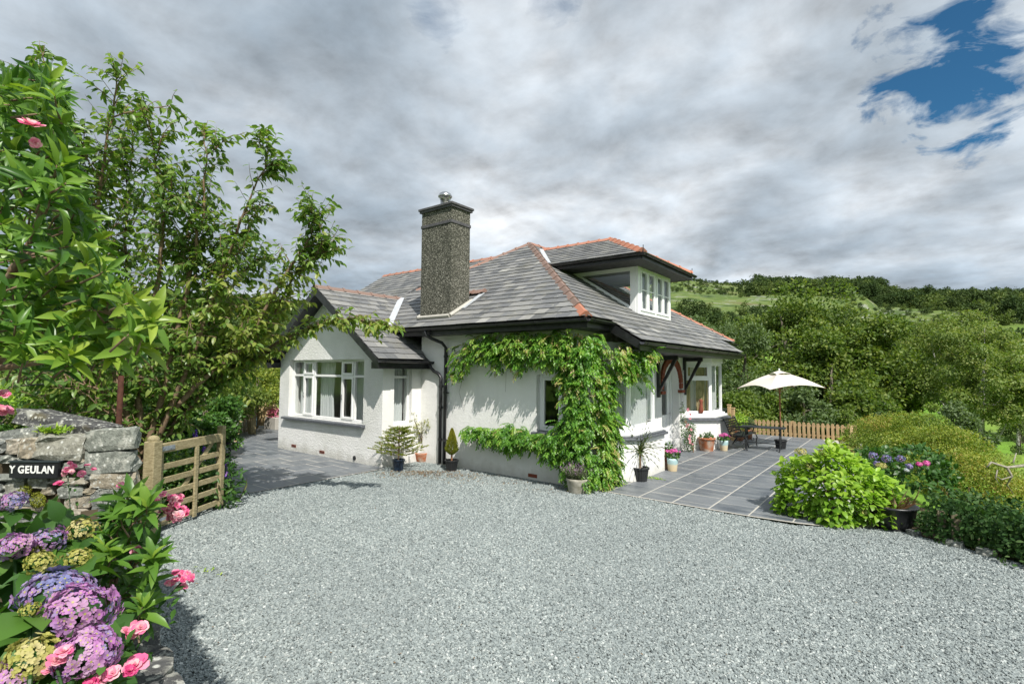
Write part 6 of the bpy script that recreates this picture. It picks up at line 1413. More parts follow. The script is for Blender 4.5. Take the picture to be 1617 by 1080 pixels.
    # rusty post with a scrolled bracket
    p = wp(104, 690, .75); o2 = empty('iron_post', (p[0], p[1], 0), 'rusty iron post with black scrolled bracket rising behind the stone wall', 'post'); b = MB()
    b.tube([(p[0], p[1], 0), (p[0], p[1], 2.1)], .032, 10); b.build('post', m['rust'], o2, smooth=True)
    b = MB(); q = lambda x, y: D(x, y, 6.35)
    b.tube([q(104, 607), q(60, 607), q(14, 611)], .009, 6)
    for cx_, cy_, s in ((44, 603, 1), (30, 608, -1), (18, 606, 1)): b.tube([q(cx_+s*(5-.5*i)*math.cos(i*.6), cy_-(4-.35*i)*math.sin(i*.6)) for i in range(9)], .005, 5)
    b.build('scroll_bracket', m['cast_iron'], o2)
pier()

def low_wall():
    """rubble retaining wall running from the pier towards the camera, soil and plants behind it"""
    A = D(213, 700, 5.3); B = D(250, 900, 2.1); C_ = D(262, 900, 1.3); A[2] = B[2] = C_[2] = 0
    o = empty('retaining_wall', A, 'low rough stone retaining wall under the rhododendron in the bottom left', 'stone wall'); u = unit(B-A); n = np.array([-u[1], u[0], 0]); 
    if n@CR > 0: n = -n
    L = np.linalg.norm(B-A)+.9; b = MB(); P = [A+n*.07, A+u*L+n*.07, A+u*L+n*.4, A+n*.4]; b.prism([tuple(p) for p in P], (0, 0, .80)); b.build('rubble_core', m['earth'], o); ang = math.atan2(u[1], u[0]); i = 0
    for j in range(5):
        t = -.1+.1*(j % 2)
        while t < L: w = random.uniform(.22, .5); p = A+u*(t+w/2)+n*.1; s = stone_obj('stone', (p[0], p[1], .09+j*.178), (w*1.03, .3, .18), 0, 1000+i, o, random.uniform(.1, .7)); s.rotation_euler = (0, random.uniform(-.04, .04), ang+random.uniform(-.06, .06)); t += w; i += 1
    for k, (px, dp, s3) in enumerate(((216, 2.25, (.26, .24, .12)), (245, 2.05, (.20, .22, .12)), (190, 2.1, (.3, .3, .12)))):
        q = D(px, 1075, dp); s = stone_obj('coping_stone', (q[0], q[1], .86), s3, 0, 1200+k, o, .05); s.rotation_euler = (.0, .05, ang+.2)
    soil = MB(); Q = [A+n*.35, A+u*L+n*.35, A+u*L+n*4, A+n*4]; soil.prism([(p[0], p[1], .0) for p in Q], (0, 0, .74)); tag(soil.build('flower_bed', m['earth']), kind='structure')
low_wall()

def gate():
    P0 = np.array([-7.90, 2.55]); P1 = np.array([-8.60, 3.70]); u = (P1-P0)/np.linalg.norm(P1-P0); ang = math.atan2(u[1], u[0]); L = np.linalg.norm(P1-P0)
    pst = MB(); pst.box(-.075, -.075, -.1, .075, .075, 1.24); pst.lathe([(.075, 1.2), (.072, 1.27), (.05, 1.305), (.01, 1.315)], (0, 0, 0), 16)
    o = pst.build('gate_post', m['gate_wood'], local=True, bevel=.012); o.location = (*(P0+np.array([.0, .0])), 0); o.rotation_euler = (0, 0, ang); tag(o, 'square weathered timber post carrying the gate beside the stone wall', 'gate post')
    g = empty('wooden_gate', (P0[0], P0[1], 0), 'open five bar timber gate with diagonal brace beside the drive', 'gate', rz=ang)
    x0, x1 = .085, L-.05
    def bx(name, a, b_, mat='gate_wood', bv=.006): q = MB(); q.box(*a, *b_); return q.build(name, m[mat], g, bevel=bv, local=True)
    bx('top_rail', (x0, -.035, 1.06), (x1, .035, 1.185)); zs = [.87, .685, .50, .315, .12]
    for z in zs: bx('rail', (x0, -.013, z-.04), (x1, .013, z+.04))
    bx('closing_stile', (x1, -.045, .06), (x1+.09, .045, 1.30)); bx('hanging_stile', (x0-.002, -.03, .07), (x0+.07, .03, 1.06)); bx('middle_stile', (L*.55, -.045, .05), (L*.55+.065, -.014, 1.06))
    q = MB(); q.prism([(x0+.05, .014, .12), (x0+.13, .014, .10), (x1-.08, .014, 1.06), (x1-.18, .014, 1.06)], (0, .022, 0)); q.build('brace', m['gate_wood'], g, local=True, bevel=.004)
    bx('hinge_strap', (-.06, -.045, 1.09), (.33, -.036, 1.15), 'galvanised', .002); bx('hinge_strap', (-.06, -.05, .17), (.22, -.042, .21), 'galvanised', .002)
    q = MB(); q.tube([(-.06, -.06, 1.06), (-.06, -.06, 1.19)], .014, 8); q.build('hinge_pin', m['galvanised'], g, local=True)
    q = MB()
    for x in (.12, .25): q.lathe([(.012, 0), (.012, .008)], (x, -.05, 1.12), 6)
    q.build('bolt', m['galvanised'], g, local=True, kind='stuff')
    # bed with grasses, campanula and delphinium behind the gate
    bed = MB(); bed.add([(-8.9, 2.9, .02), (-9.25, 3.9, .03), (-9.6, 4.3, .04), (-11.5, 4.0, .04), (-11.5, 1.5, .04), (-9, 1.0, .04)], [(0, 1, 2, 3, 4, 5)]); tag(bed.build('garden_bed', m['earth']), kind='structure')
    r = np.random.default_rng(77)
    def tuft(c, n, h, mat, label, w=.012, sp=.25, name='grass_tuft', cat='grass'):
        o_ = empty(name, c, label, cat); lv = Leaves()
        for i in range(n): d = unit(np.array([r.normal()*.55, r.normal()*.55, 1.])); lv.add([np.array(c)+[r.normal()*sp, r.normal()*sp, 0]], [d], [rdir(1, r)[0]], h*r.uniform(.6, 1.2), w, [r.uniform(0, 1)])
        lv.build('blades', m[mat], o_, 'leaf'); return o_
    tuft((-9.05, 2.9, 0), 420, .55, 'grass_blade', 'long green grass showing between the lower rails of the gate'); tuft((-9.4, 3.4, 0), 300, .5, 'leaf_spike', 'pale strappy leaves behind the middle of the gate', .02)
    for i, (px, py0, py1, dp, lb) in enumerate([(308, 680, 712, 9.0, 'purple delphinium spire behind the top rail of the gate'), (322, 705, 728, 8.6, 'violet campanula clump behind the gate brace'), (356, 730, 752, 8.2, 'violet flowers peeping past the closing stile of the gate'), (345, 722, 730, 8.4, 'lone violet flower beside the gate end')]):
        top, bot = D(px, py0, dp), D(px, py1, dp); b_ = top.copy(); b_[2] = 0; o_ = empty('purple_flower', b_, lb, 'flower'); st = MB(); st.tube([b_, top], .006, 5); st.build('stem', m['leaf_hydrangea'], o_); lv = Leaves()
        n = 60; q = bot+(top-bot)*r.uniform(0, 1, (n, 1))+rdir(n, r)*.03; lv.add(q, rdir(n, r), rdir(n, r), .03, .03, r.uniform(0, 1, n)); lv.build('petals', m['petal_purple'], o_, 'round')
        lv = Leaves(); shell(lv, (b_[0], b_[1], .35), (.28, .28, .38), 160, .12, .05, tint=(0, .7), r=r); lv.build('leaves', m['leaf_hydrangea'], o_, 'leaf')
    # low planting that fills the foot of the cherry tree
    for i, (px, dp, R_, z, mt, lb) in enumerate([(232, 7.6, .5, .55, 'leaf_hydrangea', 'fern like green plant beside the hinge post'), (270, 8.2, .55, .5, 'leaf_cherry', 'dark green plant behind the near half of the gate'), (305, 8.6, .5, .42, 'leaf_hydrangea', 'green plant behind the far half of the gate'), (330, 9.6, .45, .42, 'leaf_hydrangea', 'plant with orange flowers at the end of the terrace bed')]):
        c = D(px, 700, dp); c[2] = 0; o_ = empty('border_plant', c, lb, 'plant'); lv = Leaves(); shell(lv, c+[0, 0, z], (R_, R_, z), 900, .085, .045, tint=(0, .8), r=r, lo=.3); lv.build('leaves', m[mt], o_, 'leaf')
gate()

# ================================================================== POTS AND TERRACE THINGS
def pot(o, kind, R, h, mat, z=0, lip=True, flute=0):
    b = MB(); c = (o.location[0], o.location[1], z); prof = [(R*.74, 0), (R*.76, .01), (R*.95, h*.84)]
    if lip: prof += [(R*.96, h*.85), (R*1.05, h*.86), (R*1.06, h*.98), (R*1.03, h), (R*.93, h), (R*.90, h*.9)]
    else: prof += [(R, h), (R*.94, h), (R*.9, h*.9)]
    b.lathe(prof, c, 40 if flute else 26, flute=flute, nf=20); p = b.build('pot', m[mat], o, smooth=not flute)
    s = MB(); s.lathe([(R*.1, h*.86), (R*.91, h*.90)], c, 20); s.build('compost', m['compost'], o); return p
def pots():
    r = np.random.default_rng(55)
    # dwarf pine in a navy glazed pot
    c = GND(629, 743); o = empty('potted_pine', c, 'small spruce with spreading branches in a navy glazed pot by the gabled bay', 'potted tree'); pot(o, '', .135, .25, 'navy_glaze'); t = MB(); lv = Leaves(); t.tube([c, c+[0, 0, .5], c+[.02, 0, .98]], [.02, .014, .005], 7)
    for i in range(54):
        z = .30+.62*(i/54); a = i*2.4; Lb = (.56-(z-.3)*.62)*r.uniform(.75, 1.15); d = np.array([math.cos(a), math.sin(a), .12+r.uniform(-.05, .2)]); p0 = c+[0, 0, z]; p1 = p0+d*Lb; t.tube([p0, p1], [.006, .003], 4)
        for k in range(4):
            e = p0+(p1-p0)*(.35+.2*k); sd = unit(d+np.cross(d, [0, 0, 1.])*r.choice([-.8, .8])+r.normal(size=3)*.15); q1 = e+sd*.13
            n = 40; f = r.uniform(0, 1, (n, 1)); lv.add(e+(q1-e)*f, sd+rdir(n, r)*.9+[0, 0, .25], rdir(n, r), .035, .009, r.uniform(0, 1, n)*.6+.4*f[:, 0])
        n = 50; f = r.uniform(.2, 1, (n, 1)); lv.add(p0+(p1-p0)*f, d+rdir(n, r)*.9+[0, 0, .2], rdir(n, r), .038, .010, np.clip(r.uniform(0, .6, n)+.5*f[:, 0]**3, 0, 1))
    t.build('stem', m['twig'], o); lv.build('needles', m['leaf_azalea'], o)
    # acer in a terracotta bowl
    c = GND(672, 728)+np.array([-.05, -.05, 0]); o = empty('potted_acer', c, 'slender pale leaved acer in a wide terracotta bowl behind the pine', 'potted tree'); pot(o, '', .21, .22, 'flowerpot', lip=False); t = MB(); lv = Leaves()
    for i in range(9):
        a = i*.9; top = c+np.array([math.cos(a)*.36*r.uniform(.4, 1), math.sin(a)*.32, 1.0+r.uniform(-.3, .30)]); q = [c+[0, 0, .18], c+(top-c)*np.array([.2, .2, .5])+r.normal(size=3)*.02, c+(top-c)*np.array([.6, .6, .8]), top]; t.tube(q, [.014, .010, .007, .003], 5)
        for k in range(30): f = r.uniform(.35, 1); e = q[1]+(q[3]-q[1])*f+r.normal(size=3)*[.09, .09, .06]; n = 3; lv.add(np.repeat([e], n, 0), rdir(n, r)*[1, 1, .5]+[0, 0, -.1], np.tile([0, 0, 1.], (n, 1))+rdir(n, r)*.4, .055, .02, r.uniform(.2, 1, n))
    for k in range(7): a = r.uniform(0, 6.28); p = c+[.16*math.cos(a), .16*math.sin(a), .25]; shell(lv, p, (.08, .08, .05), 30, .04, .03, r=r)
    t.build('stem', m['twig'], o); lv.build('leaves', m['leaf_gold'], o, 'leaf')
    # golden conifer in ribbed black pot
    c = GND(713, 743); o = empty('potted_conifer', c, 'golden flame shaped dwarf conifer in a ribbed black pot by the downpipe', 'potted conifer'); pot(o, '', .145, .24, 'black_plastic', flute=.025); t = MB(); t.tube([c+[0, 0, .2], c+[0, 0, .45]], .02, 7); t.build('stem', m['pole_wood'], o); lv = Leaves()
    n = 3600; z = r.uniform(0, 1, n); a = r.uniform(0, 6.28, n); rr = .165*np.minimum(1, (z+.05)*4.5)*(1-z)**.75*r.uniform(.6, 1.05, n); P = c+np.stack([rr*np.cos(a), rr*np.sin(a), .34+z*.56], 1); lv.add(P, np.stack([np.cos(a)*.45, np.sin(a)*.45, np.ones(n)], 1)+rdir(n, r)*.3, rdir(n, r), .04, .014, np.clip(z*.7+r.uniform(0, .5, n), 0, 1)); lv.build('foliage', m['leaf_gold'], o)
    # lavender in a stone pot at the corner
    c = GND(912, 777); o = empty('potted_lavender', c, 'bushy lavender with mauve flower spikes in a round stone pot at the house corner', 'potted plant'); pot(o, '', .215, .26, 'stone_pot', lip=False); lv = Leaves(); fl = Leaves(); n = 900
    a = r.uniform(0, 6.28, n); q = np.sqrt(r.uniform(0, 1, n))*.16; d = unit(np.stack([np.cos(a)*q*4, np.sin(a)*q*4, np.ones(n)], 1)+rdir(n, r)*.2); P = c+np.stack([q*np.cos(a), q*np.sin(a), np.full(n, .24)], 1)
    ln = r.uniform(.10, .26, n)
    for k in range(6): f = k/6; lv.add(P+d*ln[:, None]*f, d+rdir(n, r)*.55, rdir(n, r), .05, .008, r.uniform(0, 1, n))
    tip = P+d*ln[:, None]*r.uniform(.9, 1.35, (n, 1)); s = slice(0, 230)
    for k in range(5): fl.add(tip[s]+d[s]*.012*k, rdir(230, r), rdir(230, r), .013, .012, r.uniform(0, 1, 230))
    lv.build('foliage', m['leaf_lavender'], o); fl.build('flower_spikes', m['petal_lilac'], o)
    # small dark pot tucked behind
    c = GND(958, 767); o = empty('plant_pot', c, 'small dark pot half hidden under the wisteria at the corner', 'pot'); pot(o, '', .13, .14, 'black_plastic')
    # cordyline
    c = GND(1011, 760); o = empty('potted_cordyline', c, 'cordyline with long arching spiky leaves in a ribbed black pot by the near bay', 'potted plant'); pot(o, '', .17, .29, 'black_plastic', flute=.025); t = MB(); t.tube([c+[0, 0, .2], c+[.01, 0, .62]], [.022, .018], 8); t.build('stem', m['twig'], o); lv = Leaves(); top = c+[.01, 0, .62]
    for i in range(64):
        a = i*2.4; el = r.uniform(-.25, 1.5) if i > 14 else r.uniform(1.2, 3); d = unit(np.array([math.cos(a), math.sin(a), el])); L_ = r.uniform(.38, .62); K = 5; p = top.copy()+[0, 0, r.uniform(-.12, .05)]; dd = d.copy()
        for k in range(K): w = .036*(1-k/K*.8); lv.add([p], [dd], [np.cross(np.cross(dd, [0, 0, 1.]), dd)+1e-3], L_/K*1.12, w, [np.clip(.5+.4*r.normal(), 0, 1)]); p = p+dd*L_/K; dd = unit(dd+np.array([0, 0, -.16*(1.2-min(1, el/2))]))
    lv.build('leaves', m['leaf_spike'], o)
    # terracotta with white flowers, painted pots with pink geraniums
    def blooms(o, c, z, R_, mat, n, seed, tint=.5, heads=7):
        rr = np.random.default_rng(seed); lf = Leaves(); shell(lf, (c[0], c[1], z), (R_, R_, .07), 130, .05, .045, tint=(.1, .9), r=rr); lf.build('leaves', m['leaf_hydrangea'], o, 'round'); fl = Leaves()
        for h in range(heads):
            a = h*2.4; q = R_*.75*math.sqrt((h+.3)/heads); p = np.array([c[0]+q*math.cos(a), c[1]+q*math.sin(a), z+.06+.05*rr.uniform()]); k = n; P = p+rdir(k, rr)*[.045, .045, .03]; fl.add(P, rdir(k, rr), unit(rdir(k, rr)+[0, 0, .6]), .024, .024, np.clip(tint+rr.normal(size=k)*.25, 0, 1))
        fl.build('flowers', m[mat], o, 'round', kind='stuff')
    c = GND(1055, 743)+np.array([-.12, .22, 0]); o = empty('terracotta_pot', c, 'terracotta pot with white flowers against the near bay wall', 'potted plant'); pot(o, '', .14, .42, 'flowerpot'); blooms(o, c, .5, .15, 'petal_pale', 18, 1)
    c = GND(1062, 744); o = empty('painted_pot', c, 'painted blue and cream pot of pink geraniums beside the front step', 'potted plant'); pot(o, '', .125, .29, 'painted_pot', lip=False); blooms(o, c, .36, .17, 'petal_geranium', 26, 2, heads=9)
    c = GND(1143, 712); o = empty('painted_pot', c, 'painted blue and cream pot of pink geraniums beside the bench', 'potted plant'); pot(o, '', .125, .30, 'painted_pot', lip=False); blooms(o, c, .36, .15, 'petal_geranium', 26, 3, heads=9)
    c = GND(1121, 713)+np.array([-.1, .05, 0]); o = empty('terracotta_pot', c, 'large weathered terracotta pot below the far bay window', 'potted plant'); pot(o, '', .225, .38, 'flowerpot'); blooms(o, c, .42, .18, 'petal_pale', 8, 4, heads=5)
    # climbing rose by the trellis
    c = GND(1095, 715); o = empty('climbing_rose', c, 'climbing rose with pale pink blooms against the wall between arch and far bay', 'rose'); t = MB(); lf = Leaves()
    for i, (dx, z) in enumerate(((-.12, 1.35), (-.05, 1.0), (.1, .8), (.22, .7), (.0, .5))): t.tube([c, c+[-.1+dx*.3, dx, z*.6], c+[-.22+dx*.3, dx*1.6, z]], [.01, .007, .004], 5)
    shell(lf, c+[-.1, .05, .35], (.14, .24, .32), 420, .05, .032, tint=(0, .9), r=r, lo=.3); shell(lf, c+[-.2, -.22, .85], (.08, .12, .55), 240, .05, .032, tint=(0, .8), r=r, lo=.3); shell(lf, c+[-.12, .22, .62], (.10, .16, .18), 140, .05, .03, tint=(0, .9), r=r, lo=.3)
    t.build('stems', m['twig'], o); lf.build('leaves', m['leaf_hydrangea'], o, 'leaf')
    for i in range(13): p = c+np.array([-.02, r.uniform(-.28, .28), r.uniform(.15, 1.25)]); p[0] -= .12*(p[2] > .7); rose('bloom', o, p, .038, TOCAM(p), 600+i, tint=.85)
    # black tub with dry stems beside the lime hydrangea
    c = GND(1408, 833); o = empty('black_tub', c, 'wide black plastic tub with withered bulb leaves beside the hydrangea', 'tub'); b = MB(); b.lathe([(.19, 0), (.22, .02), (.27, .12), (.30, .30), (.325, .31), (.325, .335), (.30, .335), (.285, .29)], c, 34); b.build('tub', m['black_plastic'], o, smooth=True)
    s = MB(); s.lathe([(.02, .285), (.285, .28)], c, 20); s.build('compost', m['compost'], o); lv = Leaves()
    for i in range(34): a = r.uniform(0, 6.28); d = np.array([math.cos(a), math.sin(a), r.uniform(.2, 1.3)]); lv.add([c+[.1*math.cos(a), .1*math.sin(a), .28]], [d], [rdir(1, r)[0]], r.uniform(.14, .30), r.uniform(.02, .06), [r.uniform(0, 1)])
    for i in range(10): lv.add([c+[r.normal()*.08, r.normal()*.08, .28]], [[r.normal()*.5, r.normal()*.5, 1]], [rdir(1, r)[0]], r.uniform(.2, .38), .012, [r.uniform(.5, 1)])
    lv.build('dry_leaves', m['leaf_dry'], o, 'leaf')
    # plants against the far side of the second bay
    for i, (px, py, dp, R_, mt, lb) in enumerate([(1166, 664, 16.6, .30, 'leaf_lime', 'bright lime green potted plant behind the bench back'), (1180, 668, 17.0, .22, 'leaf_willow', 'grey green potted plant next to the bench arm'), (1196, 676, 19.4, .42, 'leaf_gold', 'yellow green shrub at the left end of the picket fence'), (1172, 660, 19.0, .40, 'leaf_azalea', 'golden shrub beneath the balustrade posts')]):
        p = D(px, py, dp); bb = p.copy(); bb[2] = 0; o = empty('terrace_plant', bb, lb, 'plant'); lv = Leaves(); shell(lv, p, (R_, R_, R_*.85), 420, .08, .05, tint=(.1, 1), r=r, lo=.3); lv.build('leaves', m[mt], o, 'leaf')
        if i < 2: q = MB(); q.lathe([(.13, 0), (.17, .3), (.18, .32), (.14, .32)], bb, 18); q.build('pot', m['flowerpot'], o, smooth=True)
        else: q = MB(); q.tube([bb, p], [.02, .01], 6); q.build('stem', m['twig'], o)
pots()

def furniture():
    # parasol
    c = GND(1233, 709); o = empty('parasol', c, 'open cream rectangular parasol on a wooden pole in a black pot', 'parasol')
    zt = 2.23; b = MB(); b.tube([c+[0, 0, .12], c+[0, 0, zt-.06]], .021, 10); b.build('pole', m['pole_wood'], o, smooth=True); b = MB(); b.tube([c+[0, 0, .15], c+[0, 0, .38]], .023, 10); b.build('pole_sleeve', m['white_paint'], o, smooth=True)
    cor = [D(1164, 609.5, 14.2), D(1216, 618.0, 13.3), D(1304, 614.0, 15.2)]; cen = c+[0, 0, 0]
    cor.append(cor[0]+cor[2]-cor[1]); 
    for q in cor: q[2] = 1.76
    cx_ = sum(cor)/4; ap = np.array([c[0], c[1], zt]); K = 8
    cv = MB(); V = []; 
    for i in range(4):
        p, q = cor[i], cor[(i+1) % 4]; mid = (p+q)/2
        V = []
        for a in range(K+1):
            f = .20+.80*a/K
            for s in range(K+1):
                t = s/K; e = p+(q-p)*t; e = e+np.array([0, 0, .10*math.sin(math.pi*t)]); e[:2] += (cx_-mid)[:2]*.06*math.sin(math.pi*t); pt = ap+(e-ap)*f; pt[2] -= .07*math.sin(math.pi*f)*math.sin(math.pi*t); pt[2] += .05*math.sin(math.pi*f); V.append(pt)
        cv.add(V, [(a*(K+1)+s, a*(K+1)+s+1, (a+1)*(K+1)+s+1, (a+1)*(K+1)+s) for a in range(K) for s in range(K)])
        # hem
        cv.add([p, q+0]+[q-[0, 0, .05], p-[0, 0, .05]], []) 
    can = cv.build('canopy', m['canvas'], o, smooth=True)
    vt = MB()
    for i in range(4):
        p, q = cor[i], cor[(i+1) % 4]; V = [ap+[0, 0, .035]]
        for s in range(K+1): t = s/K; e = p+(q-p)*t; pt = ap+(e-ap)*.27; pt[2] += .045+.045*math.sin(math.pi*t); V.append(pt)
        vt.add(V, [(0, s+1, s+2) for s in range(K)])
    vt.build('vent_cap', m['canvas'], o, smooth=True); f = MB(); f.lathe([(.02, 0), (.028, .03), (.01, .06)], ap+[0, 0, .03], 10); f.build('finial', m['white_paint'], o, smooth=True)
    for q in cor: rb = MB(); rb.tube([ap-[0, 0, .05], (ap+q)/2+[0, 0, .0], q+[0, 0, -.01]], .011, 6); rb.build('rib', m['pole_wood'], o); st = MB(); st.tube([c+[0, 0, 1.62], (ap+q)/2-[0, 0, .01]], .009, 6); st.build('strut', m['pole_wood'], o)
    pot(o, '', .165, .27, 'black_plastic')
    # cast iron table with slatted top
    T0 = GND(1205, 711); ang = math.radians(96); t = empty('garden_table', T0+np.array([0, .05, 0]), 'black garden table with slatted top and scrolled cast iron ends', 'table', rz=math.radians(5))
    W_, Ln, h = .66, 1.15, .66
    for i in range(7): b = MB(); y = -W_/2+.02+i*(W_-.04)/7; b.box(-Ln/2, y, h-.02, Ln/2, y+(W_-.04)/7-.012, h); b.build('slat', m['cast_iron'], t, local=True, bevel=.003)
    for x in (-Ln/2+.14, Ln/2-.14):
        b = MB(); y_ = W_/2-.12
        b.tube([(x, -y_, .06), (x, -y_*.9, .6)], .015, 6); b.tube([(x, y_, .06), (x, y_*.9, .6)], .015, 6); b.tube([(x, -W_/2-.05, .01), (x, -y_-.06, .05), (x, -.1, .17), (x, .1, .17), (x, y_+.06, .05), (x, W_/2+.05, .01)], .016, 6); b.tube([(x, -W_/2+.03, h-.035), (x, W_/2-.03, h-.035)], .016, 6); b.tube([(x, 0, .17), (x, 0, .62)], .012, 6)
        def scroll(cy, cz, R_, turns, s, ph): b.tube([(x, cy+s*R_*(1-k/16*.75)*math.cos(ph+k*turns), cz+R_*(1-k/16*.75)*math.sin(ph+k*turns)) for k in range(17)], .009, 5)
        for s in (-1, 1):
            for zz, pp in ((.27, 0), (.40, 1.5), (.53, 0)): scroll(s*.085, zz, .062, .42, s, pp)
        b.build('scroll_end', m['cast_iron'], t, local=True)
    b = MB(); b.tube([(-Ln/2+.14, 0, .2), (Ln/2-.14, 0, .2)], .013, 6); b.build('stretcher', m['cast_iron'], t, local=True)
    # bench: two cast ends and slats
    c = GND(1163, 712); bn = empty('garden_bench', c+np.array([-.18, .75, 0]), 'black slatted garden bench with curled cast iron ends beside the far bay', 'bench', rz=math.radians(90))
    # local x along the bench, local -y is the front
    Lb = 1.22
    for i in range(6): b = MB(); y = -.40+i*.072; b.box(-Lb/2, y, .40+(.012 if i in (0, 5) else 0), Lb/2, y+.055, .42+(.012 if i in (0, 5) else 0)); b.build('seat_slat', m['cast_iron'], bn, local=True, bevel=.003)
    for i in range(6): z = .48+i*.062; y = .04+i*.027+(.02 if i > 4 else 0); b = MB(); b.box(-Lb/2, y, z, Lb/2, y+.016, z+.048); b.build('back_slat', m['cast_iron'], bn, local=True, bevel=.003)
    for x in (-Lb/2+.02, Lb/2-.02):
        b = MB(); b.tube([(x, -.43, .0), (x, -.40, .12), (x, -.43, .28), (x, -.38, .40), (x, -.1, .37), (x, .03, .40), (x, .10, .6), (x, .19, .84), (x, .24, .87), (x, .26, .83)], .018, 7); b.tube([(x, .28, 0), (x, .18, .15), (x, .10, .30), (x, .03, .40)], .018, 7)
        b.tube([(x, .13, .64), (x, -.1, .66), (x, -.34, .65), (x, -.42, .62), (x, -.42, .56), (x, -.37, .55)], .016, 7); b.tube([(x, -.35, .55), (x, -.30, .42)], .012, 6)
        for (cy, cz, R_, s) in ((-.22, .53, .08, 1), (-.05, .53, .07, -1), (-.3, .2, .07, 1), (-.12, .26, .06, -1)): b.tube([(x, cy+s*R_*(1-k/16*.75)*math.cos(k*.42), cz+R_*(1-k/16*.75)*math.sin(k*.42)) for k in range(17)], .008, 5)
        b.build('cast_end', m['cast_iron'], bn, local=True)
    # picket fences
    def picket(x, y, z, h, par, rz=0):
        me = PK; o_ = link('picket', me, par, np.array([x, y, z])-base(par)); o_.rotation_euler = (0, random.uniform(-.012, .012), rz); o_.scale = (1, 1, h/.6); return o_
    w, th = .042, .010; V = [(-w, -th, 0), (w, -th, 0), (w, -th, .55), (w*.7, -th, .585), (0, -th, .6), (-w*.7, -th, .585), (-w, -th, .55)]; V += [(a, th, c_) for a, _, c_ in V]; n = 7
    PK = rawmesh('picket', V, [tuple(range(7)), tuple(range(13, 6, -1))]+[(i, i+7, (i+1) % 7+7, (i+1) % 7) for i in range(7)], m['picket_wood'])
    f = empty('picket_fence', (-3.1, 19.9, 0), 'low rounded top timber picket fence along the far edge of the terrace', 'fence'); x = -4.78; i = 0
    while x < -1.62: picket(x, 19.9+random.uniform(-.004, .004), -.06, .60+random.uniform(-.012, .012), f); x += .138
    for z in (.09, .40): b = MB(); b.box(-4.85, 19.912, z, -1.6, 19.935, z+.06); b.build('rail', m['picket_wood'], f)
    for x in (-4.85, -3.2, -1.58): b = MB(); b.box(x-.035, 19.94, -.3, x+.035, 20.01, .55); b.build('post', m['picket_wood'], f)
    f = empty('picket_fence', (-1.5, 18.5, 0), 'short sloping timber fence run returning towards the camera above the azaleas', 'fence'); a, b_ = np.array([-1.52, 19.85]), np.array([-1.36, 16.6])
    for i in range(15): t = i/14; p = a+(b_-a)*t; picket(p[0]+.05, p[1], -.25-.25*t, .78-.08*t, f, math.radians(90))
    for z in (.50, .1): b = MB(); b.prism([(a[0], a[1], z), (a[0]+.07, a[1], z), (a[0]+.07, a[1], z+.035), (a[0], a[1], z+.035)], (b_[0]-a[0], b_[1]-a[1], -.34)); b.build('rail', m['picket_wood'], f)
    for k, t in enumerate((0., .35, .7, 1.)): p = a+(b_-a)*t; b = MB(); b.box(p[0]+.08, p[1]-.04, -.9, p[0]+.16, p[1]+.04, .56-.34*t); b.build('post', m['picket_wood'], f, bevel=.006)
    # glass balustrade behind the far bay
    for k, (px, dp, lb) in enumerate(((1151.5, 16.9, 'taller square timber balustrade post with a glass panel by the far bay'), (1157.5, 16.6, 'shorter square timber balustrade post in front of the glass panel'))):
        p = D(px, 640+k*5, dp); o_ = empty('balustrade_post', (p[0], p[1], 0), lb, 'post'); b = MB(); b.box(p[0]-.05, p[1]-.05, 0, p[0]+.05, p[1]+.05, p[2]); b.build('post', m['picket_wood'], o_, bevel=.006); b = MB(); b.box(p[0]-.062, p[1]-.062, p[2], p[0]+.062, p[1]+.062, p[2]+.03); b.build('post_cap', m['picket_wood'], o_, bevel=.006)
        if k == 0: b = MB(); b.box(p[0]-1.1, p[1]-.006, .12, p[0]-.055, p[1]+.006, p[2]-.1); b.build('glass_panel', m['glass'], o_)
furniture()

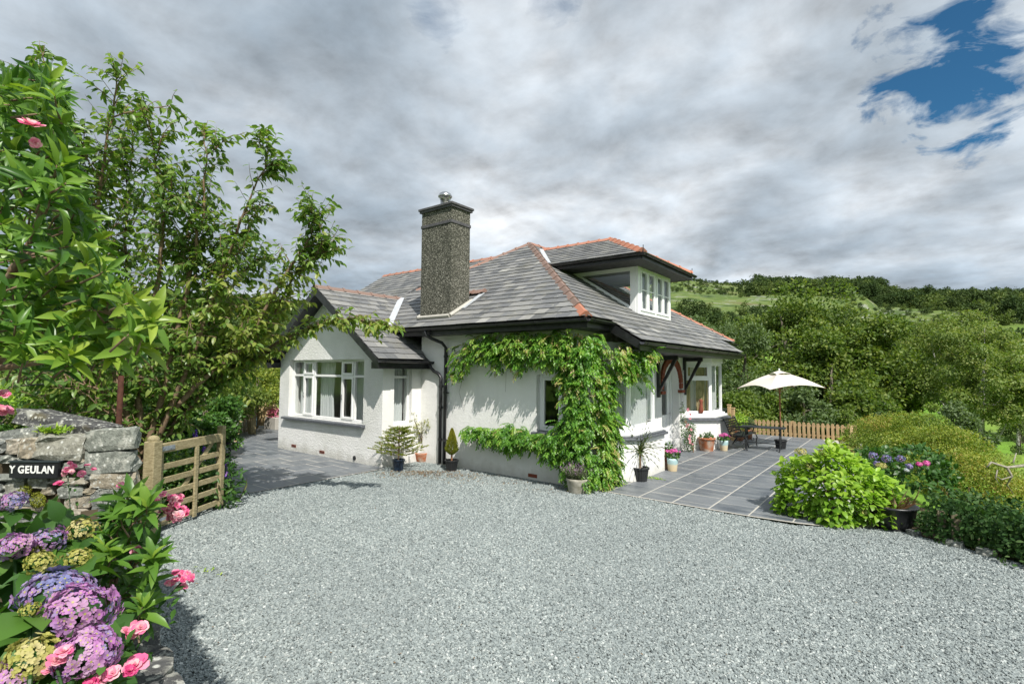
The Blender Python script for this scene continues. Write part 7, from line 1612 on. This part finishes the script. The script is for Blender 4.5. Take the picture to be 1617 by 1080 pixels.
def left_background():
    r = np.random.default_rng(91)
    # outbuilding with a slate roof
    o = empty('outbuilding', (-21.5, 15.5, 0), 'low stone outbuilding with grey slate roof and red ridge left of the gable', 'outbuilding'); b = MB(); b.box(-25, 14.4, 0, -17.2, 17.6, 1.95); b.build('wall', m['room_wall'], o)
    rf = MB(); rf.prism([(-25.2, 14.1, 1.9), (-25.2, 16.0, 3.2), (-25.2, 17.9, 1.9)], (8.3, 0, 0)); rf = rf.build('roof', m['black_paint'], o); off = base(rf)
    s = unit(np.array([0, 1.9, 1.3])); n = np.array([0, -s[2], s[1]]); me = rawmesh('slate', [(-.19, 0, 0), (.19, 0, 0), (.19, .27*s[1], .27*s[2]), (-.19, .27*s[1], .27*s[2])]+[(x, y+n[1]*.015, z+n[2]*.015) for x, y, z in [(-.19, 0, 0), (.19, 0, 0), (.19, .27*s[1], .27*s[2]), (-.19, .27*s[1], .27*s[2])]], [(4, 5, 6, 7), (0, 1, 5, 4), (1, 2, 6, 5), (3, 0, 4, 7)], m['roof_slate'], False, [.97]*8)
    for j in range(9):
        for i in range(21): p = np.array([-25+i*.4+(.2 if j % 2 else 0), 14.08, 1.9])+s*.25*j+n*(.004+.012); link('slate', me, rf, p-off)
    b = MB(); b.tube([(-25.3, 16.0, 3.24), (-16.9, 16.0, 3.24)], .09, 6); b.build('ridge', m['terracotta'], rf)
    b = MB(); b.box(-18.2, 14.36, 0.02, -17.5, 14.42, 1.75); b.build('door', m['dark_object'], o)
    for x in (-18.3, -17.5): b = MB(); b.box(x, 14.33, 0.02, x+.1, 14.40, 1.8); b.build('door_post', m['pale_stone'], o)
    # board fence and trellis
    f = empty('board_fence', D(385, 680, 18.2)*np.array([1, 1, 0]), 'weathered upright board fence beneath the climbers left of the gable', 'fence'); A_, B_ = D(352, 650, 15.8), D(405, 650, 18.8)
    for i in range(11): t = i/10; p = A_+(B_-A_)*t; b = MB(); w = .10; u = unit((B_-A_)*[1, 1, 0]); h = 1.35 if i > 6 else 1.0; b.prism([(p[0]-u[0]*w, p[1]-u[1]*w, 0), (p[0]+u[0]*w, p[1]+u[1]*w, 0), (p[0]+u[0]*w, p[1]+u[1]*w, h), (p[0]-u[0]*w, p[1]-u[1]*w, h)], (u[1]*.03, -u[0]*.03, 0)); b.build('board', m['old_wood'], f)
    p = D(399, 650, 17.3); b = MB(); b.box(p[0]-.09, p[1]-.09, 0, p[0]+.09, p[1]+.09, 1.35); tag(b.build('fence_post', m['gate_wood'], origin=(p[0], p[1], 0), bevel=.01), 'stout square timber post at the end of the board fence', 'post')
    # chimenea barrel with its tray, red flowers
    p = D(419, 672, 19.2); p[2] = 0; o = empty('clay_barrel', p, 'round clay urn with a tan cover standing by the house end of the fence', 'urn'); b = MB(); b.lathe([(.25, .1), (.40, .35), (.44, .6), (.36, .85), (.2, .98), (.16, 1.02)], p, 20); b.build('urn', m['tan_cover'], o, smooth=True)
    b = MB(); b.box(p[0]-.25, p[1]-.65, 0.12, p[0]+.3, p[1]-.45, .48); b.build('bucket', m['blue_plastic'], o, bevel=.03); b = MB(); b.tube([p+[-.35, -.6, 0], p+[-.35, -.6, .8]], .02, 6); b.tube([p+[.38, -.6, 0], p+[.38, -.6, .8]], .02, 6); b.tube([p+[-.35, -.6, .5], p+[.38, -.6, .5]], .02, 6); b.build('stand', m['cast_iron'], o)
    p = D(434, 672, 18.8); p[2] = 0; o = empty('flower_trough', p, 'trough of red flowers beside the clay urn', 'planter'); b = MB(); b.box(p[0]-.4, p[1]-.2, 0, p[0]+.4, p[1]+.2, .45); b.build('trough', m['room_wall'], o, bevel=.02); lv = Leaves(); shell(lv, p+[0, 0, .55], (.45, .25, .18), 300, .06, .05, r=r); lv.build('flowers', m['petal_pink'], o, 'round')
    # wheelbarrow tipped against the trellis
    p = D(342, 672, 13.2); p[2] = 0; o = empty('wheelbarrow', p, 'dark green wheelbarrow with tubular frame parked beside the bed', 'wheelbarrow'); b = MB()
    Wb = [(-.32, -.25, .35), (.32, -.25, .32), (.32, .25, .32), (-.32, .25, .35)]; Wt = [(-.45, -.36, .62), (.50, -.36, .60), (.50, .36, .60), (-.45, .36, .62)]; b.add([p+np.array(q) for q in Wb+Wt], [(0, 1, 2, 3), (0, 4, 5, 1), (1, 5, 6, 2), (2, 6, 7, 3), (3, 7, 4, 0)]); b.build('tray', m['barrow_green'], o)
    for s in (-1, 1): b = MB(); b.tube([p+[.62, s*.05, .2], p+[.2, s*.2, .30], p+[-.4, s*.26, .36], p+[-.85, s*.28, .62]], .016, 6); b.tube([p+[-.25, s*.25, .33], p+[-.3, s*.25, 0]], .016, 6); b.build('frame_tube', m['cast_iron'], o)
    w_ = MB(); w_.tube([p+[.62+.17*math.cos(a), 0, .19+.17*math.sin(a)] for a in np.linspace(0, 2*math.pi, 17)], .035, 8, cap=False); w_.build('wheel', m['black_plastic'], o, smooth=True)
    b = MB(); b.box(p[0]-.2, p[1]-.15, .5, p[0]+.25, p[1]+.15, .85); q = b.build('crate', m['dark_object'], origin=(p[0], p[1], .5), bevel=.02); q.rotation_euler = (0, -.5, .3); tag(q, 'grey bin lying tilted in the wheelbarrow', 'bin')
    for i, (px, mt, lb) in enumerate(((364, 'pale_stone', 'pale board leaning on the fence beside the wheelbarrow'), (371, 'tan_cover', 'tan plank leaning on the fence'))):
        p = D(px, 670, 14.5+i); p[2] = 0; b = MB(); b.box(p[0]-.12, p[1]-.02, .02, p[0]+.12, p[1]+.02, .75-.1*i); q = b.build('leaning_board', m[mt], origin=(p[0], p[1], 0)); q.rotation_euler = (-.15, .12, 0); tag(q, lb, 'board')
    # trees behind the camera, mirrored in the windows
    for i, (x, y, h, w, mt) in enumerate(((-16, -13, 8, 9, 'leaf_oak'), (-7, -17, 9, 10, 'leaf_forest'), (-26, -12, 8, 9, 'leaf_oak'))):
        o = empty('roadside_tree', (x, y, 0), ['oak across the lane, out of view behind the camera', 'dark tree behind the camera across the lane', 'third roadside tree out of view on the left'][i], 'tree'); lv = Leaves(); crown(lv, (x, y, h*.55), (w/2, w/2, h*.5), 30, 150, .45, .34, seed=80+i, clump_r=.34); lv.build('crown', m[mt], o); b = MB(); b.tube([(x, y, -.2), (x, y, h*.6)], [.3, .15], 8); b.build('trunk', m['bark'], o)
left_background()

def litter():
    r = np.random.default_rng(8); lv = Leaves()
    for (cx_, cy_, sx, sy, n) in ((648, 743, 26, 5, 300), (690, 743, 26, 5, 240), (730, 748, 30, 5, 160), (800, 757, 60, 5, 50), (870, 770, 30, 5, 40), (605, 744, 20, 3, 30), (300, 900, 30, 20, 5)):
        for _ in range(n):
            p = GND(cx_+r.normal()*sx, cy_+abs(r.normal())*sy+2); p[2] = .03; lv.add([p], [[r.normal(), r.normal(), .15*r.normal()]], [[r.normal()*.3, r.normal()*.3, 1]], r.uniform(.025, .055), r.uniform(.014, .03), [r.uniform(0, 1)])
    for _ in range(90):
        p = GND(r.uniform(260, 1500), r.uniform(760, 1060)); p[2] = .022
        if p[1] < 8.4: lv.add([p], [[r.normal(), r.normal(), .15*r.normal()]], [[0, 0, 1]], r.uniform(.015, .03), r.uniform(.01, .018), [r.uniform(0, 1)])
    tag(lv.build('fallen_leaves', m['leaf_dry']), kind='stuff')
    # weeds between slabs
    o = None
    for (px, py, n, lb) in ((1035, 757, 60, 'green weeds on the slabs beside the cordyline pot'), (330, 905, 12, 'tiny weed tuft on the gravel'), (980, 765, 40, 'weeds at the foot of the near bay plinth')):
        c = GND(px, py); c[2] = .015; lv = Leaves()
        for _ in range(n): lv.add([c+[r.normal()*.10, r.normal()*.05, 0]], [[r.normal(), r.normal(), .5]], [[0, 0, 1]], .05, .02, [r.uniform(0, 1)])
        tag(lv.build('weed', m['leaf_lime'], None, 'leaf', origin=c), lb, 'weed')
litter()
